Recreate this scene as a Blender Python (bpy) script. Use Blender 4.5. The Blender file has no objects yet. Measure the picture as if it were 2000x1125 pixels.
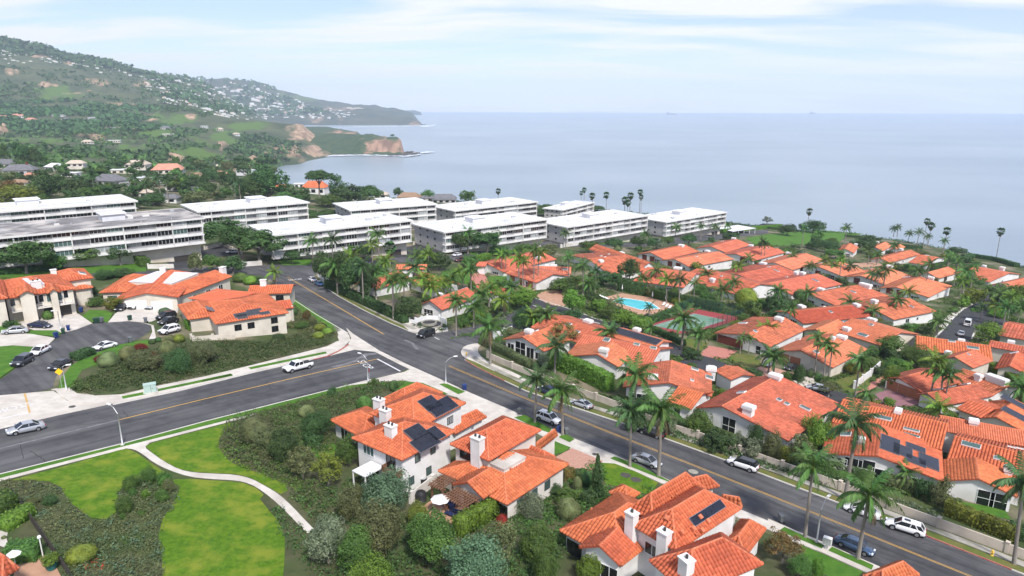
import bpy,bmesh,math,random
import numpy as np
from mathutils import Vector,Matrix,Euler
random.seed(7); RNG = np.random.default_rng(7)
R = math.radians
SC = bpy.context.scene
COL = SC.collection
# ---------------------------------------------------------------- camera
CZ = 52.0; FPX = 1333.0
CM = (Matrix.Rotation(R(90) - math.atan(357.0/FPX),3,'X') @ Matrix.Rotation(R(0.17),3,'Z'))
cd = bpy.data.cameras.new('camera'); cam = bpy.data.objects.new('camera',cd); COL.objects.link(cam)
cam.matrix_world = Matrix.Translation((0,0,CZ)) @ CM.to_4x4()
cd.sensor_width = 36; cd.lens = FPX/2000*36; cd.clip_start = 1; cd.clip_end = 120000
SC.camera = cam
# ---------------------------------------------------------------- sky and sun
SUN_EL,SUN_AZ = R(50),R(157)     # azimuth measured clockwise from +Y
wd = bpy.data.worlds.new('World'); SC.world = wd; wd.use_nodes = True
nt = wd.node_tree; nt.nodes.clear(); N = nt.nodes.new; LK = nt.links.new
out = N('ShaderNodeOutputWorld'); bg = N('ShaderNodeBackground'); bg.inputs[1].default_value = 0.14
sky = N('ShaderNodeTexSky'); sky.sky_type = 'NISHITA'; sky.sun_disc = False
sky.sun_elevation = SUN_EL; sky.sun_rotation = SUN_AZ; sky.altitude = 100; sky.air_density = 1.0; sky.dust_density = 0.3; sky.ozone_density = 1.6
tc = N('ShaderNodeTexCoord'); sep = N('ShaderNodeSeparateXYZ'); LK(tc.outputs['Generated'],sep.inputs[0])
# flat cloud sheet: direction divided by its height above the horizon
mz = N('ShaderNodeMath'); mz.operation = 'ADD'; mz.inputs[1].default_value = 0.11; LK(sep.outputs[2],mz.inputs[0])
mz2 = N('ShaderNodeMath'); mz2.operation = 'MAXIMUM'; mz2.inputs[1].default_value = 0.03; LK(mz.outputs[0],mz2.inputs[0])
dv = N('ShaderNodeVectorMath'); dv.operation = 'DIVIDE'; LK(tc.outputs['Generated'],dv.inputs[0])
cmb = N('ShaderNodeCombineXYZ'); cmb.inputs[2].default_value = 1.0; LK(mz2.outputs[0],cmb.inputs[0]); LK(mz2.outputs[0],cmb.inputs[1]); LK(cmb.outputs[0],dv.inputs[1])
mp = N('ShaderNodeMapping'); mp.inputs['Scale'].default_value = (0.62,1.7,0.6); mp.inputs['Location'].default_value = (4.3,1.7,0); mp.inputs['Rotation'].default_value = (0,0,R(14)); LK(dv.outputs[0],mp.inputs[0])
nz = N('ShaderNodeTexNoise'); nz.inputs['Scale'].default_value = 0.95; nz.inputs['Detail'].default_value = 7; nz.inputs['Roughness'].default_value = 0.5; nz.inputs['Distortion'].default_value = 0.5; LK(mp.outputs[0],nz.inputs['Vector'])
cr = N('ShaderNodeValToRGB'); cr.color_ramp.elements[0].position = 0.40; cr.color_ramp.elements[0].color = (0.18,0.18,0.18,1); cr.color_ramp.elements[1].position = 0.59; cr.color_ramp.elements[1].color = (1,1,1,1); LK(nz.outputs[0],cr.inputs[0])
mx = N('ShaderNodeMixRGB'); mx.inputs[2].default_value = (4.3,4.33,4.42,1); tn = N('ShaderNodeMixRGB'); tn.blend_type = 'MULTIPLY'; tn.inputs[0].default_value = 1; tn.inputs[2].default_value = (.54,.55,.75,1); LK(sky.outputs[0],tn.inputs[1]); LK(cr.outputs[0],mx.inputs[0]); LK(tn.outputs[0],mx.inputs[1])
LK(mx.outputs[0],bg.inputs[0]); LK(bg.outputs[0],out.inputs[0])
sl = bpy.data.lights.new('sun','SUN'); sun = bpy.data.objects.new('sun',sl); COL.objects.link(sun)
sl.energy = 2.8; sl.angle = R(6); sl.color = (1.0,0.955,0.89)
sd = Vector((math.sin(SUN_AZ)*math.cos(SUN_EL),math.cos(SUN_AZ)*math.cos(SUN_EL),math.sin(SUN_EL)))
sun.rotation_euler = sd.to_track_quat('Z','Y').to_euler(); sun.location = (80,-60,300)
vs = SC.view_settings; vs.view_transform = 'Standard'; vs.look = 'None'; vs.gamma = 1; vs.exposure = 0.8; vs.use_curve_mapping = False
SC.render.engine = 'CYCLES'; SC.cycles.max_bounces = 4; SC.cycles.diffuse_bounces = 2; SC.cycles.glossy_bounces = 2; SC.cycles.transmission_bounces = 2; SC.cycles.transparent_max_bounces = 4; SC.cycles.volume_bounces = 1; SC.cycles.use_denoising = True; SC.cycles.use_adaptive_sampling = True; SC.cycles.adaptive_threshold = 0.02
# ---------------------------------------------------------------- geometry helpers
G0,G1,G2 = 5.0,-0.075,-0.05
SEA = CZ - 125.0
def G(X,Y): return G0 + G1*X + G2*Y
def ray(x,y): return CM @ Vector((x-1000.0,562.5-y,-FPX))
def P(x,y,h=0.0):                       # photograph point -> place on the (tilted) ground plane raised by h
    d = ray(x,y); den = d.z - G1*d.x - G2*d.y
    t = (G0 + h - CZ)/den
    return Vector((t*d.x,t*d.y,CZ + t*d.z))
def PD(x,y,D):                          # photograph point -> place at distance D
    d = ray(x,y); t = D/d.y
    return Vector((t*d.x,D,CZ + t*d.z))
def PS(x,y,z):                          # photograph point -> level z
    d = ray(x,y); t = (z-CZ)/d.z
    return Vector((t*d.x,t*d.y,z))
CMI = CM.transposed()
def proj(p):
    c = CMI @ (Vector(p) - Vector((0,0,CZ)))
    return 1000 + FPX*c.x/-c.z,562.5 - FPX*c.y/-c.z
def proj_np(V):
    c = (np.asarray(V)-np.array([0,0,CZ])) @ np.array(CM); return np.stack([1000+FPX*c[:,0]/-c[:,2],562.5-FPX*c[:,1]/-c[:,2]],1)
def hgt(b,py):                           # how tall a vertical thing based at b must be to reach row py
    c = CMI @ (b - Vector((0,0,CZ))); u = CMI @ Vector((0,0,1)); k = (562.5-py)/FPX
    return (-k*c.z - c.y)/(u.y + k*u.z)
def mpp(b): return (CMI @ (b - Vector((0,0,CZ)))).z / -FPX       # metres per photo pixel at b
def Zm(o):                                # reader for coordinates taken from a 4x enlargement whose corner is o
    return lambda x,y: (o[0]+x/4.0,o[1]+y/4.0)
ZO = dict(A=(0,500),B=(0,720),C=(0,845),D=(400,500),E=(400,720),F=(600,845),G=(800,560),H=(850,720),I=(1050,845),J=(1200,520),K=(1500,560),L=(1300,700),M=(1500,720),N=(1500,845),O=(900,430),P=(0,60),Q=(450,140),R=(0,320),S=(450,350),T=(900,350),U=(1350,350),V=(1500,400))
def zz(code,pts):                        # list of enlarged coordinates -> photo coordinates
    o = ZO[code]; return [(o[0]+pts[i]/4.0,o[1]+pts[i+1]/4.0) for i in range(0,len(pts),2)]
def link(o,parent=None):
    COL.objects.link(o)
    if parent is not None: o.parent = parent
    return o
def mobj(name,V,Fc,m=None,parent=None,smooth=False,mats=None,midx=None):
    me = bpy.data.meshes.new(name)
    me.from_pydata([tuple(v) for v in V],[],Fc)
    for q in (mats or ([m] if m else [])): me.materials.append(q)
    if midx is not None: me.polygons.foreach_set('material_index',np.asarray(midx,dtype=np.int32))
    if smooth: me.polygons.foreach_set('use_smooth',[True]*len(me.polygons))
    me.update()
    return link(bpy.data.objects.new(name,me),parent)
def mesh_np(name,V,Q,m=None,smooth=False):
    """numpy verts (n,3), quads (k,4) -> mesh data"""
    me = bpy.data.meshes.new(name); V = np.asarray(V,np.float32); Q = np.asarray(Q,np.int32)
    k = Q.shape[1]
    me.vertices.add(len(V)); me.vertices.foreach_set('co',V.ravel())
    me.loops.add(Q.size); me.loops.foreach_set('vertex_index',Q.ravel())
    me.polygons.add(len(Q)); me.polygons.foreach_set('loop_start',np.arange(0,Q.size,k,dtype=np.int32))
    me.polygons.foreach_set('loop_total',np.full(len(Q),k,np.int32))
    if smooth: me.polygons.foreach_set('use_smooth',np.ones(len(Q),bool))
    if m: me.materials.append(m)
    me.update(calc_edges=True); return me
def dobj(name,me,parent=None,loc=(0,0,0),rot=(0,0,0),scale=(1,1,1)):
    o = bpy.data.objects.new(name,me); o.location = loc; o.rotation_euler = rot; o.scale = scale
    return link(o,parent)
def tag(o,label,cat=None,group=None,kind=None):
    if label: o['label'] = label
    if cat: o['category'] = cat
    if group: o['group'] = group
    if kind: o['kind'] = kind
    return o
def empty(name,loc=(0,0,0),rz=0.0,scale=1.0):
    o = bpy.data.objects.new(name,None); o.location = loc; o.rotation_euler = (0,0,rz); o.scale = (scale,)*3 if not isinstance(scale,tuple) else scale
    o.empty_display_size = 0.2
    return link(o)
class MB:                                  # collects simple solids into ONE mesh
    def __init__(s): s.v = []; s.f = []
    def add(s,V,Fc):
        n = len(s.v); s.v += [tuple(p) for p in V]; s.f += [tuple(i+n for i in q) for q in Fc]; return s
    def box(s,x0,x1,y0,y1,z0,z1):
        return s.add([(x0,y0,z0),(x1,y0,z0),(x1,y1,z0),(x0,y1,z0),(x0,y0,z1),(x1,y0,z1),(x1,y1,z1),(x0,y1,z1)],
                     [(0,3,2,1),(4,5,6,7),(0,1,5,4),(1,2,6,5),(2,3,7,6),(3,0,4,7)])
    def tube(s,pts,rad,n=8,cap=True):
        pts = [Vector(p) for p in pts]; rad = rad if isinstance(rad,(list,tuple)) else [rad]*len(pts); base = len(s.v)
        for i,p in enumerate(pts):
            d = (pts[min(i+1,len(pts)-1)] - pts[max(i-1,0)]).normalized()
            a = d.cross(Vector((0.31,0.95,0.05))).normalized(); b = d.cross(a)
            for k in range(n):
                t = 2*math.pi*k/n; s.v.append(tuple(p + (a*math.cos(t) + b*math.sin(t))*rad[i]))
        for i in range(len(pts)-1):
            for k in range(n):
                s.f.append((base+i*n+k,base+i*n+(k+1) % n,base+(i+1)*n+(k+1) % n,base+(i+1)*n+k))
        if cap:
            s.f.append(tuple(base+k for k in range(n))); s.f.append(tuple(base+(len(pts)-1)*n+k for k in reversed(range(n))))
        return s
    def prism(s,poly,z0,z1):
        n = len(poly); return s.add([(p[0],p[1],z0) for p in poly]+[(p[0],p[1],z1) for p in poly],
            [tuple(reversed(range(n))),tuple(range(n,2*n))]+[(i,(i+1) % n,n+(i+1) % n,n+i) for i in range(n)])
    def mesh(s,name,m=None,smooth=False):
        me = bpy.data.meshes.new(name); me.from_pydata(s.v,[],s.f)
        if m: me.materials.append(m)
        if smooth: me.polygons.foreach_set('use_smooth',[True]*len(me.polygons))
        me.update(); return me
    def build(s,name,m=None,parent=None,smooth=False): return dobj(name,s.mesh(name,m,smooth),parent)
def copy_tree(o,parent=None):
    c = o.copy(); COL.objects.link(c); c.parent = parent
    for ch in list(o.children): copy_tree(ch,c)
    return c
# ---------------------------------------------------------------- materials
MT = {}
def srgb(r,g,b):
    f = lambda c: (c/255/12.92 if c <= 10.3 else ((c/255+0.055)/1.055)**2.4)
    return (f(r),f(g),f(b))
def mat(name,c1,c2=None,rough=0.8,scale=1.0,bump=0.0,bscale=None,spec=0.25,metal=0.0,coord='world',detail=5,island=0.0,objrand=0.0,trans=0.0,c3=None,s3=0.05,coat=0.0):
    """procedural material: two (three) colours mixed by noise, optional bump, per-leaf / per-object variation"""
    m = bpy.data.materials.new(name); m.use_nodes = True; t = m.node_tree; n = t.nodes.new; l = t.links.new
    b = t.nodes['Principled BSDF']; b.inputs['Roughness'].default_value = rough; b.inputs['Specular IOR Level'].default_value = spec; b.inputs['Metallic'].default_value = metal
    if coat: b.inputs['Coat Weight'].default_value = coat; b.inputs['Coat Roughness'].default_value = 0.05
    geo = n('ShaderNodeNewGeometry'); vec = geo.outputs['Position']
    if coord == 'object': vec = n('ShaderNodeTexCoord').outputs['Object']
    col = n('ShaderNodeMixRGB'); col.inputs[1].default_value = (*c1,1); col.inputs[2].default_value = (*(c2 or c1),1); col.inputs[0].default_value = 0
    src = col.outputs[0]
    if c2:
        nz = n('ShaderNodeTexNoise'); nz.inputs['Scale'].default_value = scale; nz.inputs['Detail'].default_value = detail; nz.inputs['Roughness'].default_value = 0.6; l(vec,nz.inputs['Vector'])
        rp = n('ShaderNodeValToRGB'); rp.color_ramp.elements[0].position = 0.36; rp.color_ramp.elements[1].position = 0.64; l(nz.outputs[0],rp.inputs[0]); l(rp.outputs[0],col.inputs[0])
    if c3:
        nz3 = n('ShaderNodeTexNoise'); nz3.inputs['Scale'].default_value = s3; nz3.inputs['Detail'].default_value = 4; l(vec,nz3.inputs['Vector'])
        rp3 = n('ShaderNodeValToRGB'); rp3.color_ramp.elements[0].position = 0.47; rp3.color_ramp.elements[1].position = 0.68; l(nz3.outputs[0],rp3.inputs[0])
        m3 = n('ShaderNodeMixRGB'); m3.inputs[2].default_value = (*c3,1); l(rp3.outputs[0],m3.inputs[0]); l(src,m3.inputs[1]); src = m3.outputs[0]
    val = None
    if island or objrand:
        hs = n('ShaderNodeHueSaturation'); l(src,hs.inputs['Color'])
        a = n('ShaderNodeMath'); a.operation = 'MULTIPLY_ADD'; a.inputs[1].default_value = island*2; a.inputs[2].default_value = 1-island; l(geo.outputs['Random Per Island'],a.inputs[0]); v = a.outputs[0]
        if objrand:
            oi = n('ShaderNodeObjectInfo'); q = n('ShaderNodeMath'); q.operation = 'MULTIPLY_ADD'; q.inputs[1].default_value = objrand*2; q.inputs[2].default_value = 1-objrand; l(oi.outputs['Random'],q.inputs[0])
            w = n('ShaderNodeMath'); w.operation = 'MULTIPLY'; l(v,w.inputs[0]); l(q.outputs[0],w.inputs[1]); v = w.outputs[0]
            h = n('ShaderNodeMath'); h.operation = 'MULTIPLY_ADD'; h.inputs[1].default_value = 0.05*objrand*4; h.inputs[2].default_value = 0.5-0.025*objrand*4; l(oi.outputs['Random'],h.inputs[0]); l(h.outputs[0],hs.inputs['Hue'])
        l(v,hs.inputs['Value']); src = hs.outputs[0]
    l(src,b.inputs['Base Color'])
    if bump:
        bn = n('ShaderNodeTexNoise'); bn.inputs['Scale'].default_value = bscale or scale*4; bn.inputs['Detail'].default_value = 4; l(vec,bn.inputs['Vector'])
        bp = n('ShaderNodeBump'); bp.inputs['Strength'].default_value = min(1,bump); bp.inputs['Distance'].default_value = 0.1 if bump <= 1 else bump; l(bn.outputs[0],bp.inputs['Height']); l(bp.outputs[0],b.inputs['Normal'])
    if trans:
        tr = n('ShaderNodeBsdfTranslucent'); l(src,tr.inputs[0]); ms = n('ShaderNodeMixShader'); ms.inputs[0].default_value = trans
        l(b.outputs[0],ms.inputs[1]); l(tr.outputs[0],ms.inputs[2]); l(ms.outputs[0],t.nodes['Material Output'].inputs[0])
    MT[name] = m; return m
mat('asphalt',(.060,.060,.064),(.088,.088,.092),.92,.5,.25,14,c3=(.115,.115,.117),s3=.09,detail=8)
mat('asphalt_dark',(.045,.046,.05),(.06,.061,.066),.92,.4,.2,14)
mat('concrete',(.52,.48,.42),(.62,.58,.52),.9,.6,.1,9,c3=(.45,.41,.36),s3=.25)
mat('kerb',(.55,.52,.47),(.66,.63,.58),.9,.8)
mat('walk_old',(.30,.28,.24),(.40,.38,.33),.92,.9,c3=(.2,.2,.13),s3=.3)
mat('red_paint',(.38,.07,.06),(.45,.16,.13),.8,1.6)
mat('yellow_paint',(.62,.36,.07),(.50,.32,.12),.75,2.2)
mat('white_paint',(.72,.72,.72),(.6,.6,.6),.75,3)
mat('worn_white',(.21,.21,.215),(.13,.13,.135),.85,1.2)
mat('lawn',(.055,.135,.005),(.105,.200,.009),.95,1.6,.9,9,c3=(.19,.235,.022),s3=.38,detail=9)
mat('lawn_dry',(.10,.13,.025),(.17,.15,.05),.95,.5,.6,6,c3=(.09,.14,.02),s3=.2)
mat('lawn_green',(.05,.14,.014),(.085,.19,.02),.95,.6,.5,6)
mat('soil',(.055,.065,.028),(.10,.10,.05),.95,.5,.5,3,c3=(.05,.085,.022),s3=.12)
mat('bare_soil',(.48,.38,.26),(.34,.26,.17),.95,.8,.6,4)
mat('yard',(.045,.075,.022),(.08,.10,.035),.95,.22,.5,3,c3=(.24,.20,.14),s3=.09)
mat('brick_paving',(.50,.30,.23),(.42,.23,.17),.85,3)
mat('pink_paving',(.50,.21,.16),(.44,.18,.14),.85,1.2)
mat('mauve_paving',(.29,.15,.16),(.24,.12,.14),.85,1.2)
mat('terrace',(.50,.30,.20),(.42,.24,.16),.85,.8)
mat('stucco',(.74,.71,.66),(.68,.64,.58),.9,.5,.08,20,c3=(.60,.56,.50),s3=.3)
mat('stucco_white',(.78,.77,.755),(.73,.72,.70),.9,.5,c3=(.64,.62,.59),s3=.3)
mat('wall_cream',(.60,.53,.44),(.54,.47,.39),.9,.4,c3=(.46,.40,.33),s3=.2)
mat('stucco_cream',(.68,.63,.54),(.62,.565,.48),.9,.5,c3=(.53,.48,.40),s3=.3)
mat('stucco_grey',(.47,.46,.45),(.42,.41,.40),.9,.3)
mat('condo_white',(.70,.69,.67),(.64,.63,.61),.8,.4,c3=(.56,.55,.53),s3=.2)
mat('trim_white',(.82,.82,.81),(.78,.78,.77),.6,1)
mat('roof_white',(.77,.77,.78),(.68,.68,.70),.8,.35,c3=(.55,.56,.58),s3=.14,detail=8)
mat('roof_grey',(.15,.14,.14),(.26,.25,.25),.9,.2,c3=(.58,.54,.49),s3=.10,detail=8)
mat('tile',(.55,.145,.062),(.61,.17,.078),.8,1.1,island=.17,objrand=.06,c3=(.46,.12,.056),s3=.2,detail=8)
mat('tile_pale',(.57,.172,.09),(.63,.20,.108),.82,.8,island=.14,objrand=.08,c3=(.50,.15,.08),s3=.15,detail=8)
mat('tile_coral',(.58,.175,.095),(.68,.235,.135),.82,.8,island=.13,objrand=.05,c3=(.50,.15,.085),s3=.2,detail=8)
mat('tile_worn',(.50,.14,.074),(.56,.165,.09),.85,1.3,island=.22,objrand=.06,c3=(.38,.12,.068),s3=.3,detail=9)
mat('tile_brown',(.36,.075,.04),(.42,.09,.05),.82,.5,island=.15)
mat('tile_bed',(.30,.065,.03),(.36,.08,.04),.9,.5)
mat('roof_flat',(.56,.13,.06),(.60,.145,.07),.85,.4)
mat('ridge',(.60,.21,.11),(.54,.15,.075),.8,2,island=.1)
mat('eave',(.20,.12,.09),(.26,.17,.13),.8,2)
mat('glass_dark',(.012,.014,.017),None,.06,spec=.6)
mat('glass_green',(.10,.17,.155),(.05,.09,.085),.12,.3,spec=.5)
mat('curtain',(.40,.42,.42),(.24,.26,.27),.3,.4,spec=.4)
mat('frame_dark',(.05,.045,.04),None,.5)
mat('solar',(.012,.014,.022),(.02,.023,.036),.22,.8,spec=.5)
mat('solar_frame',(.30,.30,.32),None,.4,metal=.6)
mat('garage_red',(.16,.045,.03),(.13,.035,.025),.6,2)
mat('garage_brown',(.36,.15,.08),(.32,.13,.07),.6,2)
mat('timber',(.17,.085,.05),(.24,.13,.08),.8,3,coord='object')
mat('steel',(.55,.56,.57),(.48,.49,.50),.45,1,metal=.4)
mat('bark',(.17,.15,.13),(.26,.24,.21),.9,2.5,.6,8,coord='object')
mat('palm_bark',(.20,.175,.15),(.29,.265,.235),.9,3,.5,6,coord='object')
mat('dead_frond',(.19,.14,.07),(.12,.09,.05),.9,2,island=.3)
def leaf(name,a,b,tr=.3,oj=.22): return mat(name,a,b,.62,.9,island=.38,objrand=oj,trans=tr,spec=.3,coord='object')
leaf('leaf_dark',(0.049,0.102,0.032),(0.081,0.151,0.046))
leaf('leaf_pine',(0.055,0.113,0.031),(0.090,0.161,0.043))
leaf('leaf_mid',(0.075,0.153,0.033),(0.117,0.208,0.044))
leaf('leaf_bright',(0.120,0.225,0.030),(0.165,0.285,0.040))
leaf('leaf_yellow',(0.190,0.215,0.026),(0.150,0.190,0.035))
leaf('leaf_olive',(0.125,0.153,0.060),(0.184,0.208,0.083))
leaf('leaf_grey',(0.145,0.196,0.109),(0.232,0.275,0.167))
leaf('leaf_blue',(0.092,0.163,0.083),(0.141,0.225,0.125))
leaf('leaf_moss',(0.106,0.144,0.056),(0.163,0.188,0.081))
leaf('leaf_autumn',(0.232,0.145,0.051),(0.160,0.145,0.043))
leaf('leaf_red',(0.290,0.032,0.020),(0.160,0.036,0.017))
leaf('leaf_orange',(0.551,0.145,0.029),(0.290,0.131,0.029))
leaf('frond',(0.067,0.147,0.033),(0.110,0.214,0.049),.25,.2)
leaf('frond_bright',(0.123,0.225,0.029),(0.189,0.290,0.041),.25,.25)
leaf('frond_dark',(0.047,0.104,0.034),(0.079,0.147,0.049),.2,.2)
mat('flower',(.75,.72,.66),(.6,.55,.45),.8,3)
def finish_sheet(o,kind='structure'):
    o['kind'] = kind; return o
# ================================================================ setting: ground, sea, hills
def smooth_closed(pts,it=2):
    for _ in range(it):
        q = []
        for i in range(len(pts)):
            a,b = pts[i],pts[(i+1) % len(pts)]
            q += [(a[0]*.75+b[0]*.25,a[1]*.75+b[1]*.25),(a[0]*.25+b[0]*.75,a[1]*.25+b[1]*.75)]
        pts = q
    return pts
def smooth_open(pts,it=2):
    for _ in range(it):
        q = [pts[0]]
        for i in range(len(pts)-1):
            a,b = pts[i],pts[i+1]
            q += [tuple(a[k]*.75+b[k]*.25 for k in range(len(a))),tuple(a[k]*.25+b[k]*.75 for k in range(len(a)))]
        q.append(pts[-1]); pts = q
    return pts
def slab(name,pts,h,m,thick=0.0,kind='structure',parent=None):
    """a ground sheet (or, with thick, a raised slab with kerb faces) through photo points"""
    bm = bmesh.new(); vs_ = [bm.verts.new(P(x,y,h)) for x,y in pts]
    f = bm.faces.new(vs_); f.normal_update()
    if f.normal.z < 0: f.normal_flip()
    if thick:
        r = bmesh.ops.extrude_face_region(bm,geom=[f])
        top = [g for g in r['geom'] if isinstance(g,bmesh.types.BMVert)]
        for v in vs_: v.co.z -= thick
        bmesh.ops.recalc_face_normals(bm,faces=bm.faces)
    bmesh.ops.triangulate(bm,faces=bm.faces[:])
    me = bpy.data.meshes.new(name); bm.to_mesh(me); bm.free(); me.materials.append(MT[m])
    o = dobj(name,me,parent)
    if kind and not parent: o['kind'] = kind
    return o
def strip(name,line,w,h,m,thick=0.0,kind='structure',parent=None,side=0):
    """a band of constant width (m) along a photo polyline; side -1/0/1 puts the line on the right/middle/left edge"""
    C = [P(x,y,h) for x,y in line]; V = []; F_ = []
    for i,p in enumerate(C):
        d = (C[min(i+1,len(C)-1)] - C[max(i-1,0)]); d.z = 0; d.normalize(); n_ = Vector((-d.y,d.x,0))
        for s in ((-.5+.5*side)*w,(.5+.5*side)*w):
            q = p + n_*s; q.z = G(q.x,q.y) + h; V.append(q)
    n = len(C)
    if thick:
        V += [Vector((v.x,v.y,v.z-thick)) for v in V]
    for i in range(n-1):
        a = 2*i; F_.append((a,a+1,a+3,a+2)[::-1])
        if thick:
            b = a+2*n; F_ += [(a,a+2,b+2,b),(a+1,b+1,b+3,a+3)]
    if thick: F_ += [(0,2*n,2*n+1,1),(2*n-2,2*n-1,4*n-1,4*n-2)]
    o = mobj(name,V,F_,MT[m],parent)
    if kind and not parent: o['kind'] = kind
    return o
# ---- near plateau with its bluff
edge = [(2500,600),(2250,570),(2100,547),(2000,524),(1930,505),(1860,489),(1760,471),(1650,455),(1560,450),(1440,437),(1300,421),(1160,410),(1000,398),(880,393),(780,388),(690,382),(620,374),(560,360)]
ed = [P(x,y) for x,y in edge]
ed += [P(380,342),P(200,334),P(0,330),P(-300,334),P(-900,350)]
near = [Vector((-420,8,G(-420,8))),Vector((500,8,G(500,8)))]
bm = bmesh.new(); vv = [bm.verts.new(p) for p in near + ed]; bm.faces.new(vv); bmesh.ops.triangulate(bm,faces=bm.faces[:])
bmesh.ops.recalc_face_normals(bm,faces=bm.faces[:])
if sum(f.normal.z for f in bm.faces) < 0: bmesh.ops.reverse_faces(bm,faces=bm.faces[:])
me = bpy.data.meshes.new('ground'); bm.to_mesh(me); bm.free(); me.materials.append(MT['yard']); finish_sheet(dobj('ground',me))
# bluff face falling from the plateau to the sea
V = []; F_ = []; rows = 7
cl = ed[:18]
for i,p in enumerate(cl):
    for k in range(rows):
        t = k/(rows-1); q = Vector((p.x,p.y,0)) + Vector((p.x*.05,p.y*.05,0)).normalized()*(t*55 + 6*math.sin(i*1.7+k)) ; q.z = p.z - .02 - (p.z-SEA+1)*(t**.8); V.append(q if k else Vector((p.x,p.y,p.z-.02)))
for i in range(len(cl)-1):
    for k in range(rows-1):
        a = i*rows+k; F_.append((a,a+rows,a+rows+1,a+1))
mat('cliff',(.34,.25,.165),(.22,.165,.115),.95,.045,1,.12,c3=(.055,.075,.035),s3=.02,detail=8)
finish_sheet(mobj('bluff_face',V,F_,MT['cliff'],smooth=True))
# ---- sea
m = mat('sea',(.205,.26,.30),(.235,.29,.33),.28,.004,spec=.5,c3=(.30,.35,.385),s3=.0022)
t = m.node_tree; b_ = t.nodes['Principled BSDF']; b_.inputs['IOR'].default_value = 1.33
g_ = t.nodes.new('ShaderNodeNewGeometry'); mp_ = t.nodes.new('ShaderNodeMapping'); mp_.inputs['Scale'].default_value = (.05,.16,1); mp_.inputs['Rotation'].default_value = (0,0,R(-24)); t.links.new(g_.outputs['Position'],mp_.inputs[0])
n_ = t.nodes.new('ShaderNodeTexNoise'); n_.inputs['Scale'].default_value = 1; n_.inputs['Detail'].default_value = 6; n_.inputs['Roughness'].default_value = .65; t.links.new(mp_.outputs[0],n_.inputs['Vector'])
bp_ = t.nodes.new('ShaderNodeBump'); bp_.inputs['Strength'].default_value = .3; bp_.inputs['Distance'].default_value = 1.6; t.links.new(n_.outputs[0],bp_.inputs['Height']); t.links.new(bp_.outputs[0],b_.inputs['Normal'])
n2 = t.nodes.new('ShaderNodeTexNoise'); mp2 = t.nodes.new('ShaderNodeMapping'); mp2.inputs['Scale'].default_value = (.0007,.0045,1); mp2.inputs['Rotation'].default_value = (0,0,R(-12)); t.links.new(g_.outputs['Position'],mp2.inputs[0]); n2.inputs['Scale'].default_value = 1; n2.inputs['Detail'].default_value = 7; t.links.new(mp2.outputs[0],n2.inputs['Vector'])
r2_ = t.nodes.new('ShaderNodeValToRGB'); r2_.color_ramp.elements[0].position = .45; r2_.color_ramp.elements[1].position = .66; t.links.new(n2.outputs[0],r2_.inputs[0]); x2 = t.nodes.new('ShaderNodeMixRGB'); x2.inputs[2].default_value = (.27,.325,.365,1); t.links.new(r2_.outputs[0],x2.inputs[0]); t.links.new(b_.inputs['Base Color'].links[0].from_socket,x2.inputs[1]); t.links.new(x2.outputs[0],b_.inputs['Base Color'])
SEAR = 13000; HAZE = 9.0e-5
finish_sheet(mobj('sea',[(-SEAR,-400,SEA),(SEAR,-400,SEA),(SEAR,SEAR,SEA),(-SEAR,SEAR,SEA)],[(0,1,2,3)],m))
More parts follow.
